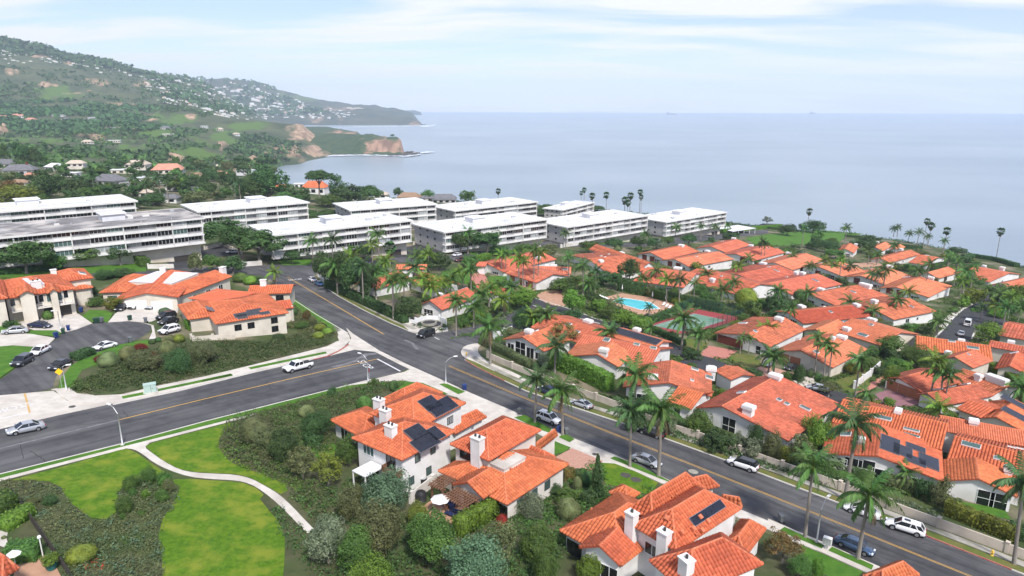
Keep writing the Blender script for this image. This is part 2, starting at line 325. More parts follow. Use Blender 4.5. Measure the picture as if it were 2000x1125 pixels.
# ---- hills: rows of (photo x, photo y, distance), near to far
def vnoise(x,y,sc,seed=0):
    x = x/sc; y = y/sc; xi = np.floor(x).astype(int); yi = np.floor(y).astype(int); fx = x-xi; fy = y-yi
    fx = fx*fx*(3-2*fx); fy = fy*fy*(3-2*fy)
    def h(a,b):
        n = (a*374761393 + b*668265263 + seed*1442695041) & 0x7fffffff; n = ((n ^ (n >> 13))*1274126177) & 0x7fffffff; return ((n ^ (n >> 16)) & 0xffff)/65535.0
    return (h(xi,yi)*(1-fx)+h(xi+1,yi)*fx)*(1-fy) + (h(xi,yi+1)*(1-fx)+h(xi+1,yi+1)*fx)*fy
def fbm(x,y,sc,oc=4,seed=0): return sum((vnoise(x,y,sc/2**k,seed+k)-.5)/2**k for k in range(oc))
def terrain(name,lines,x0,x1,nx,sub,rough,patches,m,seed=0,ns=260,gully=22):
    xs = np.linspace(x0,x1,nx); rowsP = []
    for ln in lines:
        a = np.array(ln,float); rowsP.append((np.interp(xs,a[:,0],a[:,1]),np.interp(xs,a[:,0],a[:,2])))
    Yp = []; Dp = []
    for i in range(len(rowsP)-1):
        for k in range(sub):
            s = k/sub; s2 = s
            d = rowsP[i][1]*(1-s2)+rowsP[i+1][1]*s2
            # interpolate heights, not rows, between the lines
            Yp.append((i,s2)); Dp.append(d)
    Yp.append((len(rowsP)-2,1.0)); Dp.append(rowsP[-1][1])
    Z = []; X = []; Yw = []
    zr = []; xr = []
    for yy,dd in rowsP:
        pts = [PD(x,y,d) for x,y,d in zip(xs,yy,dd)]
        zr.append(np.array([p.z for p in pts])); xr.append(np.array([p.x for p in pts]))
    for (i,s),d in zip(Yp,Dp):
        Z.append(zr[i]*(1-s)+zr[i+1]*s); X.append(xr[i]*(1-s)+xr[i+1]*s); Yw.append(d)
    Z = np.array(Z); X = np.array(X); Yw = np.array(Yw)
    amp = rough*np.clip((Z-SEA)/40,0,1)
    nzv = fbm(X,Yw,ns,5,seed)*amp; e = np.ones_like(Z); e[0] = 0
    Z = np.maximum(Z + nzv*e,SEA-1.0)
    nr = len(Z); Vx = np.stack([X,Yw,Z],-1).reshape(-1,3)
    idx = np.arange(nr*nx).reshape(nr,nx)
    Q = np.stack([idx[:-1,:-1],idx[:-1,1:],idx[1:,1:],idx[1:,:-1]],-1).reshape(-1,4)
    me = mesh_np(name,Vx,Q,m,smooth=True)
    soil = np.zeros(nr*nx,np.float32); grass = np.zeros(nr*nx,np.float32)
    px,py = proj_np(Vx).T
    for (kind,cx,cy,rx,ry) in patches:
        w = np.clip((1.0 - ((px-cx)/rx)**2 - ((py-cy)/ry)**2)*1.1 + 2.0*fbm(px,py*2.4,22,5,seed+5),0,1)
        if kind == 's': soil = np.maximum(soil,w)
        else: grass = np.maximum(grass,w)
    Vx[:,2] += soil*np.clip((Vx[:,2]-SEA)/12,0,1)*(fbm(Vx[:,0],Vx[:,1]*.35,48,4,seed+9)*gully); me.vertices.foreach_set('co',Vx.astype(np.float32).ravel()); me.update()
    for nm,arr in (('soil',soil),('grass',grass)):
        at = me.attributes.new(nm,'FLOAT','POINT'); at.data.foreach_set('value',arr.astype(np.float32))
    finish_sheet(dobj(name,me)); return Vx.reshape(nr,nx,3),xs
def hillmat(name,scrub1,scrub2,grass,soil,sc=.02):
    m = mat(name,scrub1,scrub2,.95,sc,2.5,.05,detail=9); t = m.node_tree; n = t.nodes.new; l = t.links.new
    b = t.nodes['Principled BSDF']; src = b.inputs['Base Color'].links[0].from_socket
    geo = n('ShaderNodeNewGeometry')
    for nm,c in (('grass',grass),('soil',soil)):
        a = n('ShaderNodeAttribute'); a.attribute_name = nm
        nz = n('ShaderNodeTexNoise'); nz.inputs['Scale'].default_value = .035; nz.inputs['Detail'].default_value = 7; l(geo.outputs['Position'],nz.inputs['Vector'])
        w = n('ShaderNodeMath'); w.operation = 'MULTIPLY_ADD'; w.inputs[1].default_value = 1.6; l(a.outputs['Fac'],w.inputs[0])
        w2 = n('ShaderNodeMath'); w2.operation = 'SUBTRACT'; w2.inputs[0].default_value = .12; l(nz.outputs[0],w2.inputs[1]); l(w2.outputs[0],w.inputs[2]); w.use_clamp = True
        mxx = n('ShaderNodeMixRGB'); mxx.inputs[2].default_value = (*c,1)
        if nm == 'soil':
            mq = n('ShaderNodeMapping'); mq.inputs['Scale'].default_value = (.07,.07,.015); l(geo.outputs['Position'],mq.inputs[0]); nq = n('ShaderNodeTexNoise'); nq.inputs['Scale'].default_value = 1; nq.inputs['Detail'].default_value = 8; l(mq.outputs[0],nq.inputs['Vector'])
            rq = n('ShaderNodeValToRGB'); rq.color_ramp.elements[0].position = .38; rq.color_ramp.elements[0].color = (c[0]*.5,c[1]*.5,c[2]*.5,1); rq.color_ramp.elements[1].position = .6; rq.color_ramp.elements[1].color = (*c,1); l(nq.outputs[0],rq.inputs[0]); l(rq.outputs[0],mxx.inputs[2])
        l(w.outputs[0],mxx.inputs[0]); l(src,mxx.inputs[1]); src = mxx.outputs[0]
    l(src,b.inputs['Base Color']); return m
hm = hillmat('hill_scrub',(.045,.065,.03),(.10,.115,.055),(.085,.15,.03),(.46,.32,.21))
def const(line,D): return [(x,y,D*.957 if D > 1000 else D) for x,y in line]
HL = [
 [(-900,346,560),(-300,334,560),(0,330,560),(250,337,590),(400,344,640),(520,354,700),(545,400,720),(600,470,900),(835,470,900)],
 const([(-900,318),(0,306),(150,308),(300,316),(400,326),(480,338),(520,356),(545,415),(640,430),(835,430)],850),
 const([(-900,290),(0,284),(150,284),(300,296),(400,308),(470,318),(500,326),(522,360),(560,374),(835,374)],1180),
 const([(-900,262),(0,258),(150,262),(300,272),(400,284),(470,296),(510,306),(528,314),(546,331),(560,342),(835,346)],1480),
 const([(-900,250),(0,248),(150,252),(300,262),(400,272),(480,282),(540,290),(575,299),(600,318),(622,330),(835,333)],1640),
 const([(-900,235),(0,234),(100,236),(200,240),(300,246),(400,258),(480,268),(540,274),(590,284),(620,295),(646,309),(668,320),(835,324)],1800),
 const([(-900,218),(0,220),(100,220),(200,226),(300,238),(400,248),(480,256),(540,258),(585,262),(610,272),(650,290),(672,302),(690,313),(835,317)],1960),
 const([(-900,200),(0,206),(100,206),(200,210),(280,226),(340,222),(400,232),(460,236),(540,243),(585,250),(615,266),(650,284),(668,297),(690,305),(835,310)],2120),
 const([(-900,140),(0,160),(100,176),(200,190),(300,206),(400,226),(470,238),(540,250),(590,260),(636,283),(660,294),(835,298)],2400),
 const([(-900,100),(0,118),(80,130),(160,148),(250,168),(330,186),(420,214),(500,240),(560,256),(616,275),(640,285),(835,288)],2800),
 [(-900,60,3000),(-200,70,3000),(0,80,3000),(40,88,3000),(80,97,3100),(130,112,3200),(200,122,3300),(270,137,3500),(340,150,3700),(420,175,3900),(500,225,4000),(570,258,4000),(835,268,4000)],
 [(-900,66,3300),(-200,72,3300),(0,86,3300),(200,130,3600),(340,160,4000),(420,190,4200),(560,258,4300),(835,266,4300)],
]
PT = [('s',178,160,46,9),('s',265,163,26,7),('s',95,165,24,5),('s',30,140,26,6),('s',232,206,30,9),('s',85,112,22,3),('s',293,234,13,9),('s',374,228,10,7),('s',434,288,14,9),('s',588,256,30,20),('s',562,300,66,18),('s',520,312,36,10),('s',612,294,44,12),
 ('s',170,265,22,6),('s',340,312,34,14),('s',30,240,40,7),('s',185,272,22,7),('s',245,250,40,4),('s',10,255,12,8),('g',120,182,62,16),('g',60,275,95,9),('g',350,232,50,14),('g',310,262,50,9),('g',480,245,50,9),('g',260,290,60,10),('g',420,272,60,16),('g',380,300,60,14),('s',598,272,40,9),('s',480,330,40,9),
 ('s',135,122,14,2),('s',150,182,30,2.4),('s',175,178,22,2.4),('g',560,180,50,12)]
TA,TAx = terrain('hillside',HL,-900,835,420,9,26,PT,hm,3)
# headland with its flat top
HD = [
 [(590,306,1792),(640,306,1792),(700,305,1792),(760,305,1792),(788,306,1798),(800,306,1798)],
 [(590,302,1804),(640,300,1804),(690,299,1805),(715,296,1809),(750,294,1809),(784,296,1809),(793,304,1812)],
 [(590,290,1847),(640,291,1847),(680,286,1842),(708,279,1827),(730,274,1820),(755,272,1818),(780,274,1822),(790,302,1827)],
 [(590,276,1897),(640,279,1897),(680,272,1887),(710,268,1867),(750,268.5,1858),(775,269,1859),(783,272,1861),(790,301,1863)],
 [(590,270,1957),(630,268,1957),(680,265,1947),(720,265,1928),(760,267,1917),(775,269,1912),(790,300,1908)],
 [(590,268,2057),(640,264,2037),(700,264,2007),(750,267,1987),(770,270,1972),(790,300,1947)],
 [(590,292,2157),(640,292,2137),(700,294,2097),(750,296,2057),(790,300,2007)],
]
hm2 = hillmat('headland_rock',(.04,.07,.03),(.065,.095,.04),(.07,.12,.03),(.40,.25,.17),.05)
terrain('headland',HD,590,800,190,9,12,[('s',748,286,54,20),('s',788,290,12,20),('s',600,300,20,6),('s',735,275,30,6)],hm2,9,70,16)
HD2 = [[(590,282,2600),(690,282,2600),(714,282,2605)],[(590,262,2625),(640,263,2625),(690,265,2625),(714,280,2630)],[(590,252,2680),(640,251,2680),(680,255,2680),(700,259,2670),(708,264,2660),(714,280,2650)],[(590,248,2850),(640,248,2840),(690,256,2780),(706,263,2720),(714,280,2690)],[(590,280,3000),(714,280,2900)]]
terrain('second_headland',HD2,590,714,60,5,8,[('s',670,258,40,6)],hm2,11)
FL = [
 [(150,256,4371),(500,249,4371),(600,250,4371),(700,249,4410),(780,247.5,4449),(829,246.5,4488),(832,246,4512)],
 [(150,235,4449),(500,236,4449),(600,240,4488),(640,240,4488),(700,238,4512),(780,237,4527),(815,237,4527),(828,244,4527)],
 [(150,220,4606),(420,224,4606),(500,226,4606),(560,226,4645),(640,226,4645),(700,225,4652),(780,227,4645),(805,229,4645),(824,243,4590)],
 [(150,200,5074),(350,198,5074),(450,204,5074),(520,206,5074),(600,210,5074),(660,213,5074),(720,216,5074),(780,221,5035),(808,228,4957),(824,243,4762)],
 [(150,160,5777),(350,152,5777),(400,156,5777),(460,157,5777),(500,160,5777),(540,172,5777),(590,186,5777),(650,200,5777),(690,207,5777),(730,207,5777),(770,214,5699),(806,222,5465),(824,243,5074)],
 [(150,170,6246),(350,165,6246),(500,172,6246),(600,196,6246),(690,212,6246),(780,222,6246),(824,240,6246)],
]
hm3 = hillmat('far_scrub',(.045,.060,.04),(.09,.095,.06),(.10,.14,.055),(.30,.22,.15),.006)
TC,TCx = terrain('far_hills',FL,150,832,300,8,40,[('g',600,188,60,9),('g',545,172,30,6),('s',660,213,60,3),('s',620,232,16,9),('s',665,235,14,8),('s',700,236,8,6),('s',808,240,16,8),('s',560,238,18,7),('s',640,208,30,1.5)],hm3,21)
FP = [[(770,230,9000),(800,228,9000),(822,228,9000),(825,228,9000)],[(770,218,9100),(790,216,9100),(810,216,9100),(822,219,9100),(825,227,9050)],[(770,218,9600),(810,216,9600),(822,220,9500),(825,227,9300)],[(770,226,9900),(825,227,9700)]]
terrain('far_point',FP,770,825,40,4,10,[],hm3,31)
# beach, reef and surf
def sea_sheet(name,pts,dz,m,kind='structure',seed=0):
    p3 = [PS(x,y,SEA+dz) for x,y in pts]; return finish_sheet(mobj(name,p3,[tuple(range(len(p3)))],MT[m]),kind)
mat('beach_sand',(.20,.165,.13),(.27,.22,.17),.95,.02)
mat('reef_rock',(.045,.04,.035),(.09,.075,.06),.8,.05,1,.2)
mat('surf',(.74,.77,.79),(.55,.62,.68),.7,.05)
def band(name,top,bot,dz,m,kind):
    n = len(top); V = [PS(x,y,SEA+dz) for x,y in top] + [PS(x,y,SEA+dz) for x,y in bot]
    F_ = [(i,i+1,n+i+1,n+i)[::-1] for i in range(n-1)]
    return finish_sheet(mobj(name,V,F_,MT[m]),kind)
band('beach',[(520,326),(560,314),(600,306),(640,300),(700,298),(760,299),(800,299)],[(540,322),(562,316.5),(600,308.5),(640,303),(700,301),(760,301.5),(800,303)],1.0,'beach_sand','structure')
def wavy(a,b,n,amp,seed):
    rr = random.Random(seed); return [(a[0]+(b[0]-a[0])*i/(n-1),a[1]+(b[1]-a[1])*i/(n-1)+rr.uniform(-amp,amp)) for i in range(n)]
for k,(pl,wd_) in enumerate([([(545,323),(562,317.5),(600,310),(640,304.5),(700,302.5),(745,303.5),(800,306)],1.6),([(690,248),(740,247.5),(780,247),(832,246)],1.3),([(805,298),(820,298.6),(848,296.5)],2.0),([(820,246),(836,248),(850,244)],2.2),([(790,304.5),(812,303),(822,301)],1.6)]):
    q = smooth_open(pl,3); rr = random.Random(k)
    top = [(x,y-wd_*rr.uniform(.25,1)) for x,y in q]; bot = [(x,y+wd_*rr.uniform(.0,.6)) for x,y in q]
    o = band('surf_line',top,bot,1.4+.2*k,'surf','stuff')
    tag(o,['white surf line along the curved beach','thin white surf below the distant cliffs','white foam off the headland reef','white foam off the farthest rocky point','broken foam beside the dark reef'][k],None)
rr = random.Random(4); Vr = []; Fr = []
for (cx,cy,w,hh) in [(795,300.5,16,2.0),(806,303,13,1.6),(790,303.5,20,1.3),(814,300,7,1.0),(770,304.5,16,.9),(800,298.5,12,1.3)]:
    c = PS(cx,cy,SEA); k_ = mpp(c); n0 = len(Vr); nn = 18
    for j in range(nn):
        a = 2*math.pi*j/nn; r_ = rr.uniform(.7,1.15); Vr.append((c.x+math.cos(a)*w*k_*r_,c.y+math.sin(a)*hh*k_*14*r_,SEA-.5))
    for j in range(nn):
        a = 2*math.pi*j/nn; r_ = rr.uniform(.35,.9); Vr.append((c.x+math.cos(a)*w*k_*r_,c.y+math.sin(a)*hh*k_*14*r_,SEA+rr.uniform(1.2,4)))
    for j in range(nn): Fr.append((n0+j,n0+(j+1) % nn,n0+nn+(j+1) % nn,n0+nn+j))
    Fr.append(tuple(n0+nn+j for j in range(nn)))
finish_sheet(mobj('reef',Vr,Fr,MT['reef_rock']))
# ================================================================ roads, kerbs, walks, lawns
RH,WH = .03,.15
roadA_l = [(497,533),(530,547),(562,577),(620,615),(680,650),(735,684),(800,716),(897,758),(1012,807),(1100,847),(1200,888),(1312,939),(1450,996),(1550,1037),(1650,1078),(1750,1119),(1850,1160)]
roadA_r = [(2150,1180),(2000,1121),(1807,1045),(1640,982),(1570,956),(1425,901),(1300,856),(1220,827),(1125,796),(1025,762),(962,732),(922,711),(906,698),(900,687),(905,680),(930,671),(965,664),(1000,655),(1030,643),(1060,632),(1082,622),(1076,606),(1040,596),(1010,604),(985,618),(940,633),(905,642),(875,646),(845,650),(815,651),(800,647),(760,630),(707,604),(660,578),(628,556),(612,541),(610,536)]
def streaks(m,p,q):
    """tyre-worn streaks along a road running from photo point p to q"""
    d = P(*q)-P(*p); t = m.node_tree; n = t.nodes.new; l = t.links.new; g = n('ShaderNodeNewGeometry'); rv = n('ShaderNodeVectorRotate'); rv.rotation_type = 'Z_AXIS'; rv.inputs['Angle'].default_value = -math.atan2(d.y,d.x); l(g.outputs['Position'],rv.inputs['Vector'])
    mp = n('ShaderNodeMapping'); mp.inputs['Scale'].default_value = (.025,.75,0); l(rv.outputs[0],mp.inputs[0]); nz = n('ShaderNodeTexNoise'); nz.inputs['Scale'].default_value = 1; nz.inputs['Detail'].default_value = 6; l(mp.outputs[0],nz.inputs['Vector'])
    rp = n('ShaderNodeValToRGB'); rp.color_ramp.elements[0].position = .32; rp.color_ramp.elements[0].color = (.72,.72,.73,1); rp.color_ramp.elements[1].position = .68; rp.color_ramp.elements[1].color = (1.3,1.29,1.27,1); l(nz.outputs[0],rp.inputs[0])
    b = t.nodes['Principled BSDF']; mx = n('ShaderNodeMixRGB'); mx.blend_type = 'MULTIPLY'; mx.inputs[0].default_value = 1; l(b.inputs['Base Color'].links[0].from_socket,mx.inputs[1]); l(rp.outputs[0],mx.inputs[2]); l(mx.outputs[0],b.inputs['Base Color']); return m
MT['asphalt_side'] = streaks(MT['asphalt'].copy(),(232,820),(570,739)); streaks(MT['asphalt'],(876,715),(1500,967))
slab('road',roadA_l + roadA_r,RH,'asphalt')
slab('side_road',[(-60,850),(0,836),(110,811),(220,789),(350,762),(500,725),(640,694),(692,682),(732,686),(775,708),(800,719),(780,727),(725,741),(570,780),(400,823),(245,865),(0,926),(-60,942)],RH+.012,'asphalt_side')
slab('upper_road',[(380,522),(480,520),(560,515),(640,513),(720,505),(800,502),(900,497),(960,486),(1100,468),(1250,470),(1340,462),(1500,448),(1500,456),(1350,474),(1250,482),(1100,482),(960,500),(900,508),(800,512),(720,518),(640,524),(612,538),(500,537),(380,533),(240,541),(180,540),(180,533),(240,533)],RH+.008,'asphalt')
cds = [(-40,775),(0,772),(104,762),(105,745),(115,725),(140,708),(180,695),(220,680),(255,668),(280,657),(296,644),(293,635),(275,629),(250,627),(220,628),(185,631),(150,639),(125,648),(100,670),(65,695),(40,712),(20,728),(0,742),(-40,760)]
slab('cul_de_sac',smooth_closed(cds,2),RH+.006,'asphalt')
slab('cul_de_sac_apron',[(-60,780),(0,772),(104,763),(118,772),(130,782),(160,787),(222,788),(110,812),(0,838),(-60,852)],RH+.02,'concrete')
slab('cross_gutter',[(676,640),(690,652),(740,684),(790,709),(897,757),(880,764),(845,757),(800,742),(775,733),(800,721),(775,709),(732,687),(692,683),(640,696),(655,686),(680,672),(686,660)],RH+.03,'concrete')
slab('complex_road',[(1040,598),(1030,588),(1045,583),(1090,597),(1120,606),(1160,622),(1230,640),(1330,672),(1335,684),(1340,700),(1300,690),(1250,668),(1180,646),(1120,630),(1080,621)],RH+.01,'asphalt_dark')
slab('lane',[(1540,790),(1605,762),(1640,764),(1672,775),(1690,795),(1662,800),(1630,812),(1615,840),(1560,830)],RH+.01,'asphalt_dark')
slab('lane_path',[(1330,690),(1360,686),(1480,735),(1575,762),(1600,766),(1560,790),(1470,750),(1330,712)],RH+.006,'asphalt_dark')
slab('complex_loop_road',[(1800,690),(1820,665),(1845,640),(1862,620),(1880,604),(1905,592),(1900,575),(1925,570),(1960,580),(1990,585),(1960,600),(1945,620),(1985,632),(1980,650),(1930,655),(1905,645),(1898,662),(1890,680),(1880,700)],RH+.01,'asphalt_dark')
for nm,pts in (('parking_court',zz('R',[1290,710,1590,650,1760,630,1900,700,1760,720,1480,760,1480,820,1340,825,1300,760])),
                ('parking_court',zz('S',[1270,560,1400,525,1490,500,1580,540,1640,570,1400,620,1290,640])),
                ('parking_court',zz('T',[620,490,760,455,920,480,900,520,780,530,760,500])),
                ('parking_court',zz('T',[1380,430,1500,400,1640,420,1640,440,1540,450])),
                ('parking_court',zz('U',[480,370,560,345,700,350,740,356,600,385,480,400]))):
    slab(nm,pts,RH+.004,'asphalt_dark')
# walks and kerbs
slab('walk',[(-60,955),(0,939.5),(120,908),(235,878.5),(248,875),(285,866),(350,849),(450,823),(500,810.5),(500,807),(450,819),(350,844.5),(235,873.5),(120,903),(0,934),(-60,949)],WH,'concrete',.13)
slab('walk',smooth_open([(244,875),(262,877),(278,886),(300,903),(330,918),(370,931),(410,935),(450,937),(475,940),(500,950),(530,972),(556,996),(580,1021),(600,1041)],1)+smooth_open([(616,1036),(596,1016),(572,990),(545,965),(518,949),(490,934),(460,927),(420,925),(380,923),(350,917),(320,901),(296,884),(282,873),(292,865)],1),WH+.006,'concrete',.13)
slab('walk',[(100,760),(108,762),(120,775),(140,785),(160,787),(222,788),(350,761),(500,724),(640,693.5),(668,680),(684,664),(682,655),(672,645),(648,634),(660,650),(660,665),(640,676),(500,711),(400,735),(300,755),(240,770),(190,772),(150,768),(135,757),(120,757)],WH,'concrete',.13)
slab('verge_walk',[(752,736),(800,726),(846,744),(900,762),(960,792),(1010,818),(1040,832),(1040,826),(1012,807),(900,759),(846,735),(805,722)],WH-.02,'concrete',.1)
slab('walk',[(680,753),(725,741.5),(780,728),(812,735),(860,752),(900,770),(890,775),(860,766),(820,750),(790,742),(750,744)],WH,'concrete',.13)
slab('walk',zz('H',[250,180,650,350,1000,510,1400,670,1850,880,2000,940,2000,960,1760,890,1560,800,1300,740,1060,625,900,560,640,420,430,330,220,260,100,170,0,120,0,90,110,120]),WH+.002,'concrete',.13)
slab('walk',zz('I',[1250,460,1600,605,2000,770,2400,940,2400,1000,2000,850,1880,790,1780,745,1560,660,1250,500]),WH+.002,'concrete',.13)
slab('walk',zz('N',[0,670,500,885,860,1040,1100,1150,900,1150,780,1095,480,960,200,830,0,745]),WH+.004,'concrete',.13)
# far side of the main road: kerb, dry verge, old walk
kr = [(907,702),(922,712),(962,732.5),(1025,762.5),(1125,796.5),(1220,827.5),(1300,856.5),(1425,901.5),(1570,956.5),(1640,982.5),(1807,1045.5),(2000,1121.5),(2100,1161)]
strip('verge',kr,1.75,WH-.005,'lawn_dry',.12,side=1)
strip('old_walk',[(x+9.5+(x-907)*.004,y-5.4-(x-907)*.0035) for x,y in kr],1.45,WH+.004,'walk_old',.1,side=1)
strip('kerb',kr,.22,WH+.008,'kerb',.2,side=1)
strip('red_kerb',[(1808,1045.9),(1900,1082.0),(1976,1112)],.2,WH+.022,'red_paint',.1,side=1)
strip('red_kerb',[(908,702.5),(922,712),(962,732.5),(985,743.5)],.2,WH+.022,'red_paint',.1,side=1)
kn = [(612,541),(628,556),(660,578),(707,604),(760,630),(800,647),(815,651),(845,650),(875,646)]
strip('verge',kn[:6],1.7,WH-.005,'lawn_dry',.12,side=1)
strip('old_walk',[(x+5,y-3.6) for x,y in kn[:6]],1.5,WH+.004,'walk_old',.1,side=1)
strip('kerb',kn,.22,WH+.008,'kerb',.2,side=1)
slab('entry_walk',zz('D',[1600,585,1720,605,1900,580,1900,560,1800,555,1660,545,1560,500,1480,470,1500,500]),WH,'concrete',.12)
slab('entry_walk',smooth_closed(zz('G',[405,530,400,500,430,460,520,440,560,450,530,480,540,530,620,590,820,670,980,760,900,740,640,650,520,590,440,560]),1),WH,'concrete',.12)
kl = [(562,577),(620,615),(680,650)]
strip('kerb',kl,.22,WH+.008,'kerb',.2,side=-1)
slab('verge',[(565,577),(622,614),(668,643),(660,648),(640,640),(600,618),(566,590)],WH,'lawn_green',.12)
strip('kerb',[(-60,942),(0,926),(245,865),(400,823),(570,780),(725,741)],.2,WH+.01,'kerb',.2,side=1)
strip('kerb',[(220,789),(350,762),(500,725),(640,694)],.2,WH+.01,'kerb',.2,side=-1)
strip('red_kerb',[(612,701),(640,694.5),(662,684),(680,672)],.24,WH+.03,'red_paint',.1,side=-1)
# verge grass between kerb and walk, south of the side road
slab('verge',[(-60,942.5),(0,926.6),(245,865.6),(400,823.6),(570,780.6),(715,744),(722,748),(690,757),(640,770),(570,789),(500,807),(450,819),(350,844.5),(235,873.5),(120,903),(0,934),(-60,949)],WH-.01,'lawn_green',.12)
for q in (zz('D',[360,885,955,760,945,745,340,870]),zz('D',[-20,985,220,930,205,918,-20,968]),zz('B',[960,235,1140,200,1120,182,950,215]),zz('B',[1225,178,1820,55,1800,38,1235,158])):
    slab('verge',q,WH+.02,'lawn_green')
for q in (zz('H',[30,120,180,200,235,180,80,112]),zz('H',[615,380,700,360,910,470,890,500,800,470]),zz('H',[965,535,1010,500,1090,550,1050,575]),zz('H',[1365,700,1400,685,1560,740,1820,870,1900,910,1760,860]),
          zz('N',[85,765,130,735,440,880,420,905]),zz('N',[470,920,500,890,825,1035,810,1070])):
    slab('verge',q,WH+.02,'lawn_green')
# beds and lawns
slab('park_ground',[(-60,950),(0,935),(235,875),(450,822),(690,758),(760,747),(830,755),(900,790),(1000,830),(1150,900),(1300,960),(1450,1020),(1700,1130),(1700,1300),(-300,1300),(-300,1000)],WH-.03,'soil',.1)
lawnA = [(20,938),(120,912),(236,878),(250,877),(268,885),(300,908),(322,922),(318,930),(300,926),(275,930),(262,935),(245,946),(232,960),(226,985),(226,1000),(210,1014),(180,1012),(160,1000),(142,985),(128,968),(118,950),(95,940),(60,938)]
slab('lawn',lawnA,WH+.01,'lawn')
slab('lawn',[(284,871),(300,864),(450,825),(458,832),(440,842),(428,856),(427,872),(438,890),(452,903),(475,914),(510,925),(540,938),(558,948),(562,958),(548,965),(520,949),(490,933),(460,926),(420,924),(380,922),(350,916),(320,900),(296,883)],WH+.01,'lawn')
slab('lawn',[(330,938),(345,936),(370,935),(410,938),(450,940),(475,943),(500,953),(515,966),(508,975),(520,990),(545,1020),(556,1050),(556,1090),(552,1140),(318,1140),(316,1090),(310,1045),(318,1010),(330,995),(345,970),(352,950)],WH+.012,'lawn')
slab('lawn',zz('E',[1340,110,1500,95,1700,110,1900,195,1850,200,1700,170,1560,180,1440,150]),WH+.01,'lawn_green')
slab('lawn',zz('E',[820,640,960,570,1040,600,1000,700,900,720]),WH+.01,'lawn_green')
slab('lawn',zz('H',[1290,735,1400,740,1560,800,1740,890,1700,960,1640,980,1480,930,1330,900,1320,800]),WH+.01,'lawn')
slab('lawn',zz('H',[920,560,1060,615,1010,650,930,670,890,640]),WH+.01,'lawn_green')
slab('lawn',zz('N',[250,870,480,970,740,1085,700,1130,480,1130,300,1000]),WH+.012,'lawn_green')
# left: houses round the cul-de-sac
slab('drive',zz('A',[0,600,100,590,200,600,430,640,380,690,260,705,100,695,-100,720,-100,610]),WH,'concrete',.12)
slab('drive',zz('A',[140,520,400,440,580,430,640,470,720,525,600,570,480,600,440,590,260,575,210,560]),WH+.003,'concrete',.12)
slab('drive',zz('A',[845,515,900,450,1000,380,1240,370,1380,370,1390,440,1180,510,1100,515,1000,505,930,510]),WH,'concrete',.12)
slab('drive',zz('A',[1100,515,1200,540,1220,640,1160,660,1190,590,1180,540]),WH+.004,'concrete',.12)
slab('lawn',zz('A',[640,470,700,420,830,425,880,450,845,515,800,512,730,520]),WH+.01,'lawn_green',.1)
slab('lawn',zz('A',[0,540,60,545,140,560,220,580,440,580,480,600,430,625,200,605,100,590,0,600]),WH+.008,'lawn_green',.1)
slab('lawn',zz('A',[-60,710,100,698,260,710,230,760,100,880,0,950,-60,990]),WH+.006,'lawn_green',.1)
slab('bank',zz('A',[450,1035,470,960,560,850,740,760,940,690,1160,650,1260,640,1420,620,1500,660,1760,660,1990,650,2600,560,2650,660,2400,740,2000,830,1500,930,900,1080,740,1090,580,1020]),WH+.004,'soil',.12)
slab('lawn',zz('A',[458,1035,470,960,560,850,740,760,940,690,1160,650,1180,690,960,760,800,830,640,890,590,970,560,1020]),WH+.012,'lawn_green')
slab('drive',zz('H',[-80,460,120,330,240,200,430,300,650,350,620,400,500,420,330,500,140,560]),WH+.006,'concrete',.1)
slab('brick_drive',zz('H',[940,690,1070,620,1310,720,1290,760,1170,805,1040,760]),WH+.008,'brick_paving',.1)
slab('condo_lawn',[(60,528),(180,520),(285,513),(285,530),(240,532),(150,534),(60,545),(-20,540),(-60,525)],.05,'lawn_green')
slab('condo_lawn',zz('S',[380,640,500,620,630,615,625,670,500,672,400,670]),.05,'lawn_green')
slab('condo_lawn',zz('T',[60,560,240,535,420,530,500,560,300,590,80,590]),.05,'lawn_green')
slab('condo_lawn',zz('T',[1010,490,1200,470,1340,465,1340,490,1100,510]),.05,'lawn_green')
slab('bluff_lawn',zz('U',[420,460,600,430,760,415,1040,400,1200,415,1350,425,1200,450,1150,500,940,510,700,520,500,510]),.06,'lawn_green')
slab('drive',zz('K',[640,830,720,800,880,700,900,680,915,720,830,790,720,830]),.06,'pink_paving',.05)
slab('drive',zz('J',[660,690,740,620,850,640,960,660,880,725,760,715]),.06,'pink_paving',.05)
slab('drive',smooth_closed(zz('K',[780,890,850,830,960,800,1100,860,1240,900,1150,925,1000,940,880,920]),1),.06,'mauve_paving',.05)
slab('drive',zz('T',[60,745,170,715,230,820,110,830]),.06,'pink_paving',.05)
slab('drive',zz('U',[1240,660,1500,640,1560,660,1400,690,1290,690]),.06,'terrace',.05)
slab('drive',zz('J',[1060,810,1180,770,1380,830,1440,840,1300,870,1160,860]),.06,'brick_paving',.05)
slab('drive',zz('O',[370,520,640,500,560,560,420,560]),.06,'brick_paving',.05)
slab('yard_lawn',zz('J',[900,700,960,680,1100,700,1150,760,1060,820,900,740]),.07,'lawn_dry')
slab('yard_lawn',zz('J',[420,580,560,560,740,600,660,690,540,640]),.07,'lawn_dry')
slab('yard_lawn',zz('J',[1700,900,2000,810,2000,930,1860,1000,1780,960]),.07,'lawn_dry')
slab('yard_lawn',zz('N',[1380,520,1640,560,1850,600,1900,680,1700,640,1380,580]),.07,'lawn_green')
slab('yard_lawn',zz('S',[1640,720,1760,700,1880,760,1860,820,1720,810]),.07,'lawn_green')
slab('yard_lawn',zz('O',[210,440,380,430,440,470,330,510,230,490]),.07,'lawn_green')
slab('terrace',smooth_closed(zz('O',[580,575,700,545,830,560,830,660,780,680,640,640]),1),.06,'terrace',.05)
slab('terrace',zz('O',[1130,600,1260,570,1600,620,1690,660,1480,740,1400,745,1300,700,1160,640]),.06,'terrace',.05)
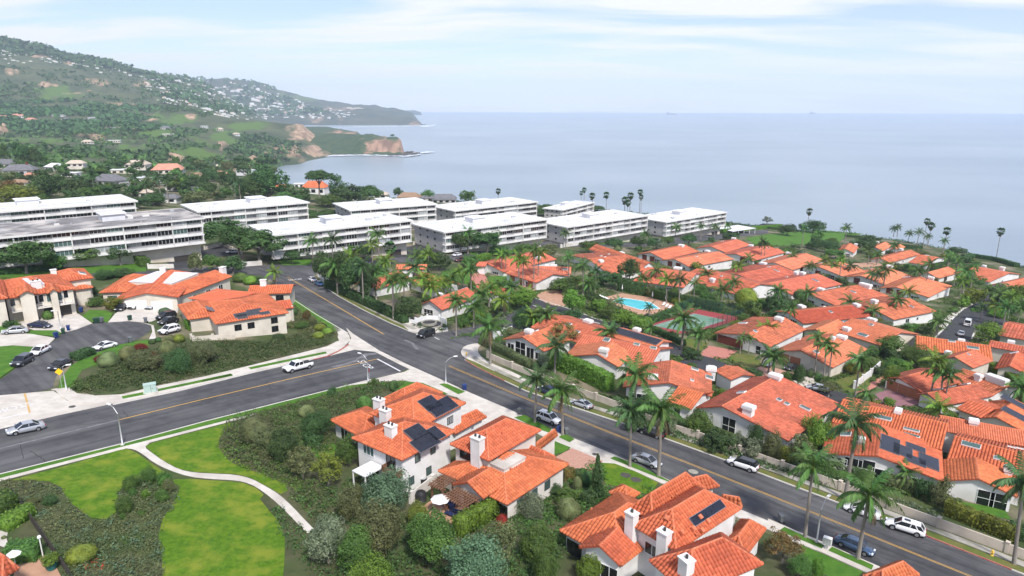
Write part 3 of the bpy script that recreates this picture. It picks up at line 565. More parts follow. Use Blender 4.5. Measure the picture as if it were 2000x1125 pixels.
# tennis court
slab('tennis_court',zz('J',[280,460,600,325,1010,405,730,495,450,535]),.08,'red_paint'); MT['court_red'] = mat('court_red',(.33,.06,.065),(.28,.05,.055),.85,.6); bpy.data.objects['tennis_court'].data.materials[0] = MT['court_red']
mat('court_green',(.155,.27,.20),(.135,.245,.18),.85,.6)
slab('court_green',zz('J',[300,465,625,370,865,420,580,515]),.1,'court_green')
for ln in ([300,465,625,370],[625,370,865,420],[865,420,580,515],[330,470,640,377],[830,424,560,508],[395,437,705,487],[510,404,780,446],[450,470,645,415]):
    strip('court_line',zz('J',ln),.10,.125,'white_paint')
# pool
m = mat('pool_water',(.10,.56,.66),(.16,.66,.74),.08,.8,.12,2.5,spec=.5)
slab('pool',zz('O',[1180,635,1235,605,1330,615,1480,640,1555,690,1400,698,1290,665]),.12,'pool_water')
strip('pool_coping',zz('O',[1180,635,1235,605,1330,615,1480,640,1555,690,1400,698,1290,665,1180,635]),.35,.16,'trim_white',.06)
# painted lines
strip('centre_line',[(560,541),(640,588),(749,653)],.16,RH+.02,'yellow_paint'); strip('centre_line',[(563,541),(643,588.5),(751,653)],.12,RH+.02,'yellow_paint')
y1 = [(876,715),(1000,768),(1175,839),(1300,888),(1500,967),(1700,1047),(1890,1124),(1960,1152)]
strip('centre_line',y1,.13,RH+.02,'yellow_paint'); strip('centre_line',[(x+1.2,y-1.6) for x,y in y1],.11,RH+.02,'yellow_paint')
y2 = [(232,820),(400,779),(570,739),(737,701)]
strip('centre_line',y2,.22,RH+.03,'yellow_paint')
strip('centre_line_worn',[(-60,891),(0,876),(120,847),(232,820)],.45,RH+.03,'worn_white')
strip('stop_line',[(737,701),(782,725)],.38,RH+.032,'white_paint')
strip('stop_line',[(0,818),(56,806)],.3,RH+.04,'white_paint')
strip('stop_line',zz('D',[1795,635,1832,652]),.3,RH+.03,'white_paint')
for dx in (0,2.2): strip('apron_centre_line',[(47+dx,768),(57+dx,806)],.12,RH+.04,'yellow_paint')
for q,w_ in (([(650,717),(675,711),(700,703),(712,700)],1.0),([(700,703),(716,692),(735,690)],1.3),([(790,664),(805,670),(815,682)],.7),([(955,620),(970,640)],.1)):
    strip('tyre_mark',q,w_,RH+.022,'worn_white')
def text_on_road(txt,name,c,right,up,hgt_m,h,m,stretch=1.0):
    cu = bpy.data.curves.new(name,'FONT'); cu.body = txt; cu.size = 1; cu.align_x = 'CENTER'; cu.align_y = 'CENTER'
    o = bpy.data.objects.new(name,cu); COL.objects.link(o); dg = bpy.context.evaluated_depsgraph_get(); me = bpy.data.meshes.new_from_object(o.evaluated_get(dg)); bpy.data.objects.remove(o)
    me.materials.clear(); me.materials.append(MT[m])
    c = P(*c,h); r_ = P(*right,h)-c; u_ = P(*up,h)-c; r_.normalize(); n_ = Vector((-G1,-G2,1)).normalized(); u2 = n_.cross(r_).normalized()
    if u2.dot(u_) < 0: r_,u2 = r_,-u2
    M3 = Matrix((r_*hgt_m*stretch,u2*hgt_m,n_)).transposed().to_4x4(); M3.translation = c
    ob = dobj(name,me); ob.matrix_world = M3; ob['kind'] = 'structure'; return ob
text_on_road('STOP','stop_marking',(30,795),(18,798),(32,804),2.3,RH+.045,'white_paint',.85)
text_on_road('STOP','stop_marking',(713,712),(722,719),(737,705),2.3,RH+.05,'white_paint',.95)
text_on_road('STOP','stop_marking',(577,546),(597,544),(565,537),2.2,RH+.03,'white_paint',.9)
def disc(name,x,y,r,h,m,kind='structure'):
    c = P(x,y,h); V = []
    for k in range(20):
        a = 2*math.pi*k/20; X,Y = c.x+r*math.cos(a),c.y+r*math.sin(a); V.append((X,Y,G(X,Y)+h))
    return finish_sheet(mobj(name,V,[tuple(range(20))],MT[m]),kind)
mat('iron',(.06,.055,.05),(.10,.09,.08),.7,3)
for x,y,r,h in ((1354,921,.75,RH+.025),(141,794,.5,RH+.05),(1162,887,.45,WH+.03),(1222,928,.8,WH+.03),(1242,936.5,.8,WH+.03),(1081,847,.5,WH+.04)):
    disc('manhole_cover',x,y,r,h,'iron' if y != 921 else 'walk_old')

# crack seams and patches in the asphalt
mat('crack',(.03,.03,.032),(.045,.045,.047),.9,3); rr = random.Random(14)
for (x0,y0,x1,y1) in [(60,880,95,905),(150,830,300,815),(320,800,420,772),(40,860,45,895),(480,760,560,752),(600,735,690,722),(110,720,130,735),(190,660,230,648),(640,600,690,640),(700,660,800,680),(840,690,900,720),(930,745,1030,775),(980,790,1060,812),(1120,830,1180,846),(1200,868,1290,890),(1330,905,1400,945),(1450,950,1560,1005),(1600,1000,1680,1060),(1560,975,1600,968),(1720,1080,1850,1110),(1800,1060,1890,1080),(240,800,250,815),(520,745,530,760),(860,660,880,690),(770,680,830,710),(590,580,640,612)]:
    n = 14; strip('road_crack',[(x0+(x1-x0)*i/(n-1)+rr.uniform(-2,2),y0+(y1-y0)*i/(n-1)+rr.uniform(-1.4,1.4)) for i in range(n)],rr.uniform(.05,.11),RH+.018,'crack')

for ln in ([(1845,640),(1862,620),(1880,604),(1905,592),(1900,576)],[(1898,662),(1905,645),(1930,655)],[(1800,690),(1820,665),(1845,640)]): strip('kerb',ln,.5,.14,'kerb',.12,side=0)
strip('loop_walk',[(1838,640),(1855,619),(1873,603),(1896,592)],1.6,.1,'concrete',.08)
for ln in ([(1040,596),(1076,606),(1120,618),(1180,634),(1250,655)],[(1045,582),(1090,596),(1120,605),(1160,621),(1230,639)]): strip('kerb',ln,.4,.14,'kerb',.12)
# ================================================================ building kit
class Rect:
    """ground rectangle read from three photo points at height eh; local frame s (along first edge), t (depth)"""
    def __init__(s,p0,p1,p2,eh):
        zb = None
        for _ in range(3):
            z = (G(0,150) if zb is None else zb)+eh
            a,b,c = PS(*p0,z),PS(*p1,z),PS(*p2,z)
            m_ = (a+c)*.5; zb = G(m_.x,m_.y)
        u = (b-a); w = (c-b)
        if u.length >= w.length:
            u.normalize(); v = Vector((-u.y,u.x,0))
            if v.dot(w) < 0: v = -v
        else:
            w.normalize(); v = w.copy(); u2 = Vector((v.y,-v.x,0)); u = u2 if u2.dot(u) > 0 else -u2
        s.L = (b-a).dot(u); s.W = (c-b).dot(v); o = b - u*s.L
        s.flip = u.cross(v).z < 0
        if s.flip: o = o + u*s.L; u = -u
        s.u,s.v,s.o,s.zb = u,v,Vector((o.x,o.y,0)),zb
        s.c = s.o + u*s.L/2 + v*s.W/2
        cs = [s.o,s.o+u*s.L,s.o+v*s.W,s.o+u*s.L+v*s.W]
        s.lo = min(G(p.x,p.y) for p in cs) - .3; s.eh = eh; s.ez = zb+eh
        s.dist = (Vector((s.c.x,s.c.y,zb))-Vector((0,0,CZ))).length
    def w(s,a,b,z): return Vector((s.o.x+s.u.x*a+s.v.x*b,s.o.y+s.u.y*a+s.v.y*b,z))
    def st(s,p): d = Vector((p.x,p.y,0))-s.o; return d.dot(s.u),d.dot(s.v)
def tiles(polys,dist,colw=.44,course=.46,flat=False):
    """barrel tiles laid in columns down every roof slope (convex 3-D polygons) -> (verts, quads)"""
    if flat: colw = .34
    if dist > 230: colw,course = .75,2.4
    elif dist > 150: colw,course = .55,.8
    VV = []; n0 = 0; cnt = 0
    for poly in polys:
        p = [np.array(q) for q in poly]; nrm = np.zeros(3)
        for i in range(len(p)): nrm += np.cross(p[i]-p[0],p[(i+1) % len(p)]-p[0])
        nrm /= np.linalg.norm(nrm)
        if nrm[2] < 0: nrm = -nrm
        e = np.cross(nrm,[0,0,1.]); 
        if np.linalg.norm(e) < 1e-4: continue
        e /= np.linalg.norm(e); d = np.cross(nrm,e)
        if d[2] > 0: d = -d
        o = p[0]; xy = np.array([[(q-o)@e,(q-o)@d] for q in p])
        x0,x1 = xy[:,0].min(),xy[:,0].max(); nc = max(1,int((x1-x0)/colw))
        for k in range(nc):
            xc = x0+(k+.5)*(x1-x0)/nc; hits = []
            for i in range(len(xy)):
                a,b = xy[i],xy[(i+1) % len(xy)]
                if (a[0]-xc)*(b[0]-xc) < 0: hits.append(a[1]+(b[1]-a[1])*(xc-a[0])/(b[0]-a[0]))
            if len(hits) < 2: continue
            y0,y1 = min(hits),max(hits)+.06
            if y1-y0 < .15: continue
            m = max(1,int(round((y1-y0)/course))); ys = np.linspace(y0,y1,m+1); hw = (x1-x0)/nc*.5
            a = ys[:-1]; b = ys[1:]+.04; jit = RNG.uniform(-.012,.012,m)
            bh = .06 if flat else .15 if dist < 150 else .12; prof = [(-hw*.80,-.02),(-hw*.46,bh),(hw*.46,bh),(hw*.80,-.02)]
            rows = []
            for (yy,lift) in ((a,0.0),(b,.035)):
                for (dx,dz) in prof:
                    rows.append(o + np.outer(np.full(m,xc+dx),e) + np.outer(yy,d) + np.outer(dz+lift+jit*.6,nrm))
            rows.append(o + np.outer(np.full(m,xc-hw*.98),e)+np.outer(b,d)+np.outer(np.full(m,-.01),nrm)); rows.append(o + np.outer(np.full(m,xc+hw*.98),e)+np.outer(b,d)+np.outer(np.full(m,-.01),nrm))
            VV.append(np.stack(rows,1).reshape(-1,3)); cnt += m
    if not VV: return None
    V = np.concatenate(VV); base = np.arange(cnt)[:,None,None]*10
    q = np.array([[0,1,5,4],[1,2,6,5],[2,3,7,6],[4,5,6,7],[8,4,7,9]])[None]
    return V,(base+q).reshape(-1,4)
class House:
    def __init__(s,name,label,cat='house',group=None,wall='stucco'):
        s.name,s.label,s.cat,s.group,s.wall = name,label,cat,group,wall; s.root = None; s.bl = []
    def start(s,r):
        if s.root is None:
            s.root = empty(s.name,(r.c.x,r.c.y,r.lo)); tag(s.root,s.label,s.cat,s.group); s.off = Vector((r.c.x,r.c.y,r.lo))
    def put(s,name,V,F_,m,parent=None,**k):
        return mobj(name,[Vector(v)-s.off for v in V],F_,MT[m],parent or s.root,**k)
    def block(s,p0,p1,p2,eh=3.2,rise=1.8,style='gv',frac=.5,tile='tile',over=.55,wall=None,base=None,ridge=True,tile2=None,lift=0):
        r = Rect(p0,p1,p2,eh); ALLR.append(r); s.start(r); L,W,z = r.L,r.W,r.ez+lift; r.style,r.rise = style,rise; s.bl.append(r)
        if r.flip and style == 'gv': frac = 1-frac
        r.frac = frac; zt = z+rise; w = r.w; wm = wall or s.wall; lo = r.lo if base is None else r.zb+base
        th = .16
        if style == 'gv':
            f = frac*L; sl = [[w(0,0,z),w(f,0,zt),w(f,W,zt),w(0,W,z)],[w(L,0,z),w(L,W,z),w(f,W,zt),w(f,0,zt)]]; rl = [(w(f,0,zt),w(f,W,zt))]
            r.zf = lambda a,b: z+rise*(a/f if a < f else (L-a)/(L-f))
        elif style == 'gu':
            f = frac*W; sl = [[w(0,0,z),w(L,0,z),w(L,f,zt),w(0,f,zt)],[w(0,W,z),w(0,f,zt),w(L,f,zt),w(L,W,z)]]; rl = [(w(0,f,zt),w(L,f,zt))]
            r.zf = lambda a,b: z+rise*(b/f if b < f else (W-b)/(W-f))
        elif style == 'h':
            if L >= W:
                h = W/2; A_,B_ = w(h,h,zt),w(L-h,h,zt)
            else:
                h = L/2; A_,B_ = w(h,h,zt),w(h,W-h,zt)
            c = [w(0,0,z),w(L,0,z),w(L,W,z),w(0,W,z)]
            if L >= W: sl = [[c[0],c[1],B_,A_],[c[1],c[2],B_],[c[2],c[3],A_,B_],[c[3],c[0],A_]]; rl = [(A_,B_),(c[0],A_),(c[3],A_),(c[1],B_),(c[2],B_)]
            else: sl = [[c[0],c[1],A_],[c[1],c[2],B_,A_],[c[2],c[3],B_],[c[3],c[0],A_,B_]]; rl = [(A_,B_),(c[0],A_),(c[1],A_),(c[2],B_),(c[3],B_)]
            r.zf = lambda a,b: z+rise*min(a,L-a,b,W-b,h)/h
        elif style == 's':      # lean-to rising away from the first edge
            sl = [[w(0,0,z),w(L,0,z),w(L,W,zt),w(0,W,zt)]]; rl = []; r.zf = lambda a,b: z+rise*b/W
        else:
            sl = [[w(0,0,z),w(L,0,z),w(L,W,z),w(0,W,z)]]; rl = []; r.zf = lambda a,b: z
        # walls
        i = over; pts = []; F_ = []
        if style in ('gv','gu'):
            if style == 'gv': prof = [(i,z-.1+rise*i/(frac*L)),(frac*L,zt-.14),(L-i,z-.1+rise*i/(L-frac*L))]; mk = lambda a,b,zz_: w(a,b,zz_); lim = (i,W-i)
            else: prof = [(i,z-.1+rise*i/(frac*W)),(frac*W,zt-.14),(W-i,z-.1+rise*i/(W-frac*W))]; mk = lambda a,b,zz_: w(b,a,zz_); lim = (i,L-i)
            ring = [(prof[0][0],lo)]+prof+[(prof[2][0],lo)]
            for b in lim: pts += [mk(a,b,q) for a,q in ring]
            F_ = [(0,1,2,3,4),(9,8,7,6,5)]+[(k,k+5,(k+1) % 5+5,(k+1) % 5) for k in range(5)]
        else:
            tz = z-.08 if style != 's' else z-.1
            pts = [w(i,i,lo),w(L-i,i,lo),w(L-i,W-i,lo),w(i,W-i,lo),w(i,i,tz),w(L-i,i,tz),w(L-i,W-i,tz if style != 's' else zt-.14),w(i,W-i,tz if style != 's' else zt-.14)]
            F_ = [(3,2,1,0),(4,5,6,7),(0,1,5,4),(1,2,6,5),(2,3,7,6),(3,0,4,7)]
        s.put('wall',pts,F_,wm)
        # roof deck with its fascia
        V = []; F_ = []
        for q in sl:
            n = len(q); b0 = len(V); V += [p for p in q]+[p-Vector((0,0,th)) for p in q]
            F_ += [tuple(range(b0,b0+n)),tuple(reversed(range(b0+n,b0+2*n)))]+[(b0+k,b0+n+k,b0+n+(k+1) % n,b0+(k+1) % n) for k in range(n)]
        if style == 'f':
            s.put('roof',V,F_,tile); return r
        ro = s.put('roof',V,F_,'tile_bed' if tile != 'roof_flat' else tile)
        r.roof = ro
        if tile != 'roof_flat':
            for q_,tm in (((sl,tile),) if not tile2 else ((sl[:1],tile),(sl[1:],tile2))):
                tv = tiles([[p+Vector((0,0,.01)) for p in q] for q in q_],r.dist,flat=(tm in ('tile_pale','tile_coral','tile_worn')))
                if tv:
                    me = mesh_np('roof_tiles',tv[0]-np.array(s.off),tv[1],MT[tm]); o = dobj('roof_tiles',me,ro); o['kind'] = 'stuff'
        if ridge and rl and r.dist < 330:
            mb = MB()
            for a,b in rl: mb.tube([a-s.off+Vector((0,0,.03)),b-s.off+Vector((0,0,.03))],.13,6)
            mb.build('ridge_cap',MT['ridge'],ro)
        return r
    def face(s,r,side):
        """origin, along, outward of one wall of a block"""
        i = .55
        if r.flip: side = {'F':'F','R':'L','L':'R','B':'B'}[side]
        if side == 'F': return r.w(i,i,0),r.u,-r.v,r.L-2*i
        if side == 'B': return r.w(r.L-i,r.W-i,0),-r.u,r.v,r.L-2*i
        if side == 'R': return r.w(r.L-i,i,0),r.v,r.u,r.W-2*i
        return r.w(i,r.W-i,0),-r.v,-r.u,r.W-2*i
    def window(s,r,side,pos,z0,w,h,frame='trim_white',pane='glass_dark',cols=2,rows=1,name='window'):
        o,al,ou,ln = s.face(r,side)
        if r.flip and side in 'FB': pos = 1-pos
        c = o + al*(ln*pos); c.z = r.zb+z0
        M4 = Matrix((al,ou*-1,Vector((0,0,1)))).transposed().to_4x4(); M4.translation = c-s.off + ou*.02
        k = ('win',round(w,2),round(h,2),cols,rows,frame)
        if k not in CACHE:
            mb = MB(); t = .07
            mb.box(-w/2,w/2,-.05,.05,0,t); mb.box(-w/2,w/2,-.05,.05,h-t,h); mb.box(-w/2,-w/2+t,-.05,.05,t,h-t); mb.box(w/2-t,w/2,-.05,.05,t,h-t)
            for j in range(1,cols): x = -w/2+w*j/cols; mb.box(x-t/2,x+t/2,-.045,.045,t,h-t)
            for j in range(1,rows): q = h*j/rows; mb.box(-w/2+t,w/2-t,-.04,.04,q-t/2,q+t/2)
            CACHE[k] = mb.mesh(name,MT[frame])
        k2 = ('pane',round(w,2),round(h,2),pane)
        if k2 not in CACHE: CACHE[k2] = MB().box(-w/2+.03,w/2-.03,-.015,.02,.03,h-.03).mesh('pane',MT[pane])
        ob = dobj(name,CACHE[k],s.root); ob.matrix_local = M4; dobj('pane',CACHE[k2],ob); return ob
    def garage(s,r,side,pos,w=2.6,h=2.2,m='garage_brown',z0=.1):
        o,al,ou,ln = s.face(r,side)
        if r.flip and side in 'FB': pos = 1-pos
        c = o + al*(ln*pos); c.z = G(c.x,c.y)+z0; GAR.append((c.x+ou.x*3,c.y+ou.y*3))
        k = ('gar',w,h,m)
        if k not in CACHE:
            mb = MB(); n = 4
            for j in range(n): mb.box(-w/2,w/2,-.05,.05,h*j/n+.015,h*(j+1)/n-.015)
            mb.box(-w/2,w/2,-.02,.03,0,h); CACHE[k] = mb.mesh('garage_door',MT[m])
        M4 = Matrix((al,ou*-1,Vector((0,0,1)))).transposed().to_4x4(); M4.translation = c-s.off + ou*.03
        ob = dobj('garage_door',CACHE[k],s.root); ob.matrix_local = M4; return ob
    def onroof(s,r,px,py):
        z = r.ez+r.rise*.5
        for _ in range(10):
            p = PS(px,py,z); a,b = r.st(p); a = min(max(a,0),r.L); b = min(max(b,0),r.W); z = r.zf(a,b)
        e = .05; gx = (r.zf(a+e,b)-r.zf(a-e,b))/(2*e); gy = (r.zf(a,b+e)-r.zf(a,b-e))/(2*e)
        nrm = (Vector((0,0,1)) - r.u*gx - r.v*gy).normalized()
        return r.w(a,b,z),nrm
    def plate(s,r,px,py,sx,sy,h=.14,name='skylight',m='trim_white',top='glass_green',along='u'):
        """skylight or solar panel lying on the roof slope"""
        p,n = s.onroof(r,px,py); al = (r.u if along == 'u' else r.v); al = (al - n*al.dot(n)).normalized(); b = n.cross(al)
        M4 = Matrix((al,b,n)).transposed().to_4x4(); M4.translation = p-s.off+n*.2
        k = ('plate',sx,sy,h,m)
        if k not in CACHE: CACHE[k] = MB().box(-sx/2,sx/2,-sy/2,sy/2,-.1,h).mesh(name,MT[m])
        ob = dobj(name,CACHE[k],s.root); ob.matrix_local = M4
        k = ('plate_top',sx,sy,h,top)
        if k not in CACHE: CACHE[k] = MB().box(-sx/2+.06,sx/2-.06,-sy/2+.06,sy/2-.06,h-.02,h+.025).mesh('glass',MT[top])
        dobj('glass',CACHE[k],ob); return ob
    def chimney(s,r,px,py,w=1.3,d=.9,up=1.4,m='stucco_white',pots=0,down=1.5,wide=0):
        p,n = s.onroof(r,px,py)
        M4 = Matrix((r.u,r.v,Vector((0,0,1)))).transposed().to_4x4(); M4.translation = p-s.off
        mb = MB().box(-w/2,w/2,-d/2,d/2,-down,up)
        if wide: mb.box(-w/2-.18,w/2+.18,-d/2-.18,d/2+.18,up-.55,up+.02)
        ob = mb.build('chimney',MT[m],s.root); ob.matrix_local = M4
        cp = MB().box(-w/2-.1,w/2+.1,-d/2-.1,d/2+.1,up,up+.14).build('chimney_cap',MT[m],ob)
        for k in range(pots):
            x = (k-(pots-1)/2)*w/max(1,pots)*.9; MB().tube([(x,0,up+.14),(x,0,up+.5)],.16,8).build('chimney_pot',MT['frame_dark'],ob)
        return ob
    def vent(s,r,px,py):
        p,n = s.onroof(r,px,py)
        if 'vent' not in CACHE: CACHE['vent'] = MB().tube([(0,0,-.1),(0,0,.45)],.07,6).tube([(0,0,.45),(0,0,.55)],.12,6).mesh('vent_pipe',MT['ridge'])
        dobj('vent_pipe',CACHE['vent'],s.root,p-s.off)
CACHE = {}; ALLR = []; GAR = []
def zq(code,*a): return zz(code,list(a))
# ================================================================ apartment blocks
def condo(label,p0,p1,p2,hr=11.5,roof='roof_white',left_end='stucco_grey',cab=.55,floors=3,seed=0):
    rr = random.Random(seed); r = Rect(p0,p1,p2,hr); ALLR.append(r); L,W,z = r.L,r.W,r.ez
    root = empty('apartment_block',(r.c.x,r.c.y,r.lo)); tag(root,label,'apartment block','white apartment blocks above the bay')
    M4 = Matrix((r.u,r.v,Vector((0,0,1)))).transposed().to_4x4(); M4.translation = Vector((r.o.x,r.o.y,z)); root.matrix_world = M4
    lo = r.lo - z; fh = 2.8; ov = .9
    y0 = ov+1.5                                    # window plane
    MB().box(ov+.1,L-ov-.1,y0,W-ov,-fh*floors,-.42).build('wall',MT['condo_white'],root)
    MB().box(ov+.5,L-ov-.5,y0+1.2,W-ov-.5,lo,-fh*floors).build('plinth',MT['stucco_cream'],root)
    if r.flip: gx0 = ov+.2
    MB().box(0,L,0,W,-.42,0).build('roof',MT[roof],root)
    MB().box(-.05,L+.05,-.05,.1,-.5,.08).box(-.05,L+.05,W-.1,W+.05,-.5,.08).box(-.05,.1,.1,W-.1,-.5,.08).box(L-.1,L+.05,.1,W-.1,-.5,.08).build('roof_edge',MT['condo_white'],root)
    cx = L*cab; ph = MB().box(cx-3.2,cx+3.2,W*.42,W*.66,0,2.0).box(cx-3.7,cx+3.7,W*.40,W*.68,2.0,2.3).build('lift_house',MT['roof_white'],root)
    MB().box(cx+3.3,cx+5.6,W*.45,W*.6,0,.9).build('vent_box',MT['condo_white'],root)
    for k in range(int(L/5)):
        x = rr.uniform(3,L-3); y = rr.uniform(2,W-2)
        if abs(x-cx) < 5: continue
        if 'cvent' not in CACHE: CACHE['cvent'] = MB().tube([(0,0,0),(0,0,.5)],.16,6).mesh('roof_vent',MT['steel'])
        dobj('roof_vent',CACHE['cvent'],root,(x,y,0))
    for k in range(7):
        x = rr.uniform(4,L-4); y = rr.uniform(3,W-3); q = rr.uniform(.5,1.3)
        if abs(x-cx) > 6: MB().box(x-q,x+q,y-.5,y+.5,0,rr.uniform(.35,.8)).build('roof_unit',MT['steel' if k % 2 else 'condo_white'],root)
    MB().box(3,L-3,W*.3,W*.3+.12,.02,.14).build('roof_pipe',MT['steel'],root)
    nb = max(3,int(round((L-2*ov)/4.6))); bw = (L-2*ov)/nb
    kinds = ['glass_dark','glass_dark','curtain','glass_green','glass_dark','curtain']
    balc = [rr.random() < .5 for _ in range(nb)]
    for i in range(1,nb):
        if balc[i] == balc[i-1] and rr.random() < .5: balc[i] = not balc[i-1]
    far = r.dist > 400
    for fl in range(floors):
        zt = -.42-fl*fh; zbm = zt-fh+.55 if fl < floors-1 else -fh*floors
        # floor band
        MB().box(ov*.6,L-ov*.6,.35,y0+.02,-(fl+1)*fh-.16,-(fl+1)*fh+.2).build('floor_band',MT['condo_white'],root)
        for i in range(nb):
            x0,x1 = ov+i*bw,ov+(i+1)*bw; kind = kinds[rr.randrange(6)]
            k = ('cw',round(bw,2),kind)
            if k not in CACHE: CACHE[k] = MB().box(.12,bw-.12,-.04,.04,.95,2.45).mesh('window',MT[kind])
            k2 = ('cf',round(bw,2))
            if k2 not in CACHE:
                mb = MB()
                for q in np.linspace(.12,bw-.12,5): mb.box(q-.04,q+.04,-.08,.02,.95,2.45)
                mb.box(.08,bw-.08,-.08,.02,.88,.97); CACHE[k2] = mb.mesh('window_frame',MT['condo_white'])
            wy = y0-.05 if balc[i] else .75
            wo = dobj('window',CACHE[k],root,(x0,wy,-(fl+1)*fh+.12)); dobj('window_frame',CACHE[k2],wo)
            k3 = ('cp',round(bw,2),balc[i])
            if k3 not in CACHE:
                if balc[i]: CACHE[k3] = MB().box(0,bw,.4,.5,.2,.78).box(0,bw,.4,.48,.95,1.02).mesh('balcony_parapet',MT['condo_white'])
                else: CACHE[k3] = MB().box(0,bw,.8,y0,-.1,1.07).box(0,bw,.8,y0,2.55,fh-.3).mesh('bay_wall',MT['condo_white'])
            dobj('balcony_parapet' if balc[i] else 'bay_wall',CACHE[k3],root,(x0,0,-(fl+1)*fh))
    for i in range(0,nb+1):
        if i in (0,nb) or i % 3 == seed % 3:
            if 'fin' not in CACHE: CACHE['fin'] = MB().box(-.14,.14,.3,y0+.1,-fh*floors-.1,-.42).mesh('fin_wall',MT['condo_white'])
            dobj('fin_wall',CACHE['fin'],root,(min(max(ov+i*bw,ov+.1),L-ov-.1),0,0))
    # ends: grey wall on the left, glazing on the right
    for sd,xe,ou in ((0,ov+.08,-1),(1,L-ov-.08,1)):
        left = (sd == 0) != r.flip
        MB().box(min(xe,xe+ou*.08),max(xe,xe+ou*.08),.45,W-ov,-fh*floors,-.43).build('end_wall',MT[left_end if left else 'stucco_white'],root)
        for fl in range(floors):
            for j,q in enumerate(([W*.3,W*.52,W*.75] if left else [1.2,3.6,W*.5,W*.75])):
                ww,hh = (1.1,.8) if left else (1.9,1.6)
                k = ('ce',left)
                if k not in CACHE: CACHE[k] = MB().box(-.06,.06,-ww/2,ww/2,0,hh).mesh('window',MT['glass_dark'])
                wo = dobj('window',CACHE[k],root,(xe+ou*.1,q+.6,-(fl+1)*fh+1.1))
                if not left:
                    if 'cef' not in CACHE: CACHE['cef'] = MB().box(-.09,.09,-.04,.04,0,1.6).box(-.09,.09,-.98,.98,-.08,0).mesh('window_frame',MT['condo_white'])
                    dobj('window_frame',CACHE['cef'],wo)
    gx = L-ov-9 if not r.flip else ov+4
    MB().box(gx,gx+6.0,y0+1.1,y0+1.3,lo,lo+2.9).build('garage_opening',MT['frame_dark'],root)
    return root,r
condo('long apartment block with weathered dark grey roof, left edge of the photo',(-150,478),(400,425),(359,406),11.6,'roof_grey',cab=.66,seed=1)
condo('white-roofed apartment block nearest the street junction, behind the palms',(527,460),(807,430),(745,414.5),11.6,seed=2,cab=.5)
condo('white apartment block right of the junction block, grey end wall and wide tree in front',(867,452),(1072,426),(1005,412),11.6,seed=3,cab=.45)
condo('white apartment block with three tall fan palms rising before its facade',(1107,439),(1269,416),(1197,405),11.6,seed=4,cab=.5)
condo('white apartment block at the right end of the row, beside the bluff-top carport',(1302,425),(1422,406),(1355,397),11.6,seed=5,cab=.5)
condo('white-roofed apartment block behind the grey-roofed one at the far left',(-130,424),(269,392),(242,379),11.6,seed=6,cab=.45)
condo('second white apartment block from the left in the back row',(385,414),(605,395),(562,382.5),11.6,seed=7,cab=.6)
condo('white apartment block of the back row with a clipped hedge before it, below the pine',(682,410),(855,397.5),(810,385),11.6,seed=8,cab=.5)
condo('white apartment block of the back row behind the round clipped trees',(887,409),(1052,391),(1000,382),11.6,seed=9,cab=.5)
condo('small turned apartment block at the sea end of the back row',(1100,404),(1163,389),(1150,380),11.6,seed=10,cab=.4)
# ================================================================ hip-roofed houses round the near street and the cul-de-sac
def shift(pts,dx,dy): return [(x+dx,y+dy) for x,y in pts]
def E_(*a): return zq('E',*a)
def solar(h,r,px,py,nx,ny,w=1.0,d=1.7,along='u'):
    return h.plate(r,px,py,nx*w,ny*d,.08,'solar_panel','solar_frame','solar',along)
h = House('tiled_house','two-storey white house with three chimneys and black solar panels, nearest the junction',wall='stucco_white')
a = h.block(*E_(1218,512,1540,718,1958,492),eh=5.8,rise=1.9,style='h')
b = h.block(*E_(1285,350,1634,483,2040,270),eh=6.6,rise=2.1,style='h')
c = h.block(*E_(978,402,1230,546,1500,420),eh=3.1,rise=1.5,style='h')
d = h.block(*E_(1375,246,1560,330,1860,190),eh=5.2,rise=2.0,style='h')
g = h.block(*zq('H',70,462,140,502,402,380),eh=3.0,rise=1.3,style='h')
k = h.block(*E_(1870,470,1960,510,2120,420),eh=3.2,rise=.9,style='h')
for q in ((1455,500),(1356,400),(1340,280)): h.chimney(a if q[1] > 450 else b,400+q[0]/4,720+q[1]/4+6,1.5,1.0,1.5,pots=2,down=2.5)
for q in ((1650,505,3,2),(1720,585,4,2),(1800,515,2,2)): solar(h,a,400+q[0]/4,720+q[1]/4,q[2],q[3],1.0,1.2,'v')
for q in ((1755,280,3,2),(1850,305,5,2)): solar(h,b,400+q[0]/4,720+q[1]/4,q[2],q[3],1.0,1.3,'v')
for p_,z_ in ((.3,3.9),(.62,3.9)): h.window(a,'R',p_,z_,1.0,1.3,'frame_dark','glass_green',1)
for p_ in (.16,.52): h.window(a,'R',p_,1.1,1.0,1.2,'frame_dark','glass_green',2)
h.window(a,'F',.25,3.9,2.2,1.4,'trim_white','glass_green',3); h.window(a,'F',.75,3.3,1.8,2.0,'frame_dark','glass_dark',2); h.window(a,'F',.8,.6,2.4,1.5,'trim_white','glass_green',3); h.window(a,'F',.35,.3,2.0,2.1,'frame_dark','glass_dark',2)
h.window(b,'R',.75,4.2,1.3,1.2,'frame_dark','curtain',3); h.window(c,'F',.4,.4,3.0,2.1,'trim_white','glass_dark',3)
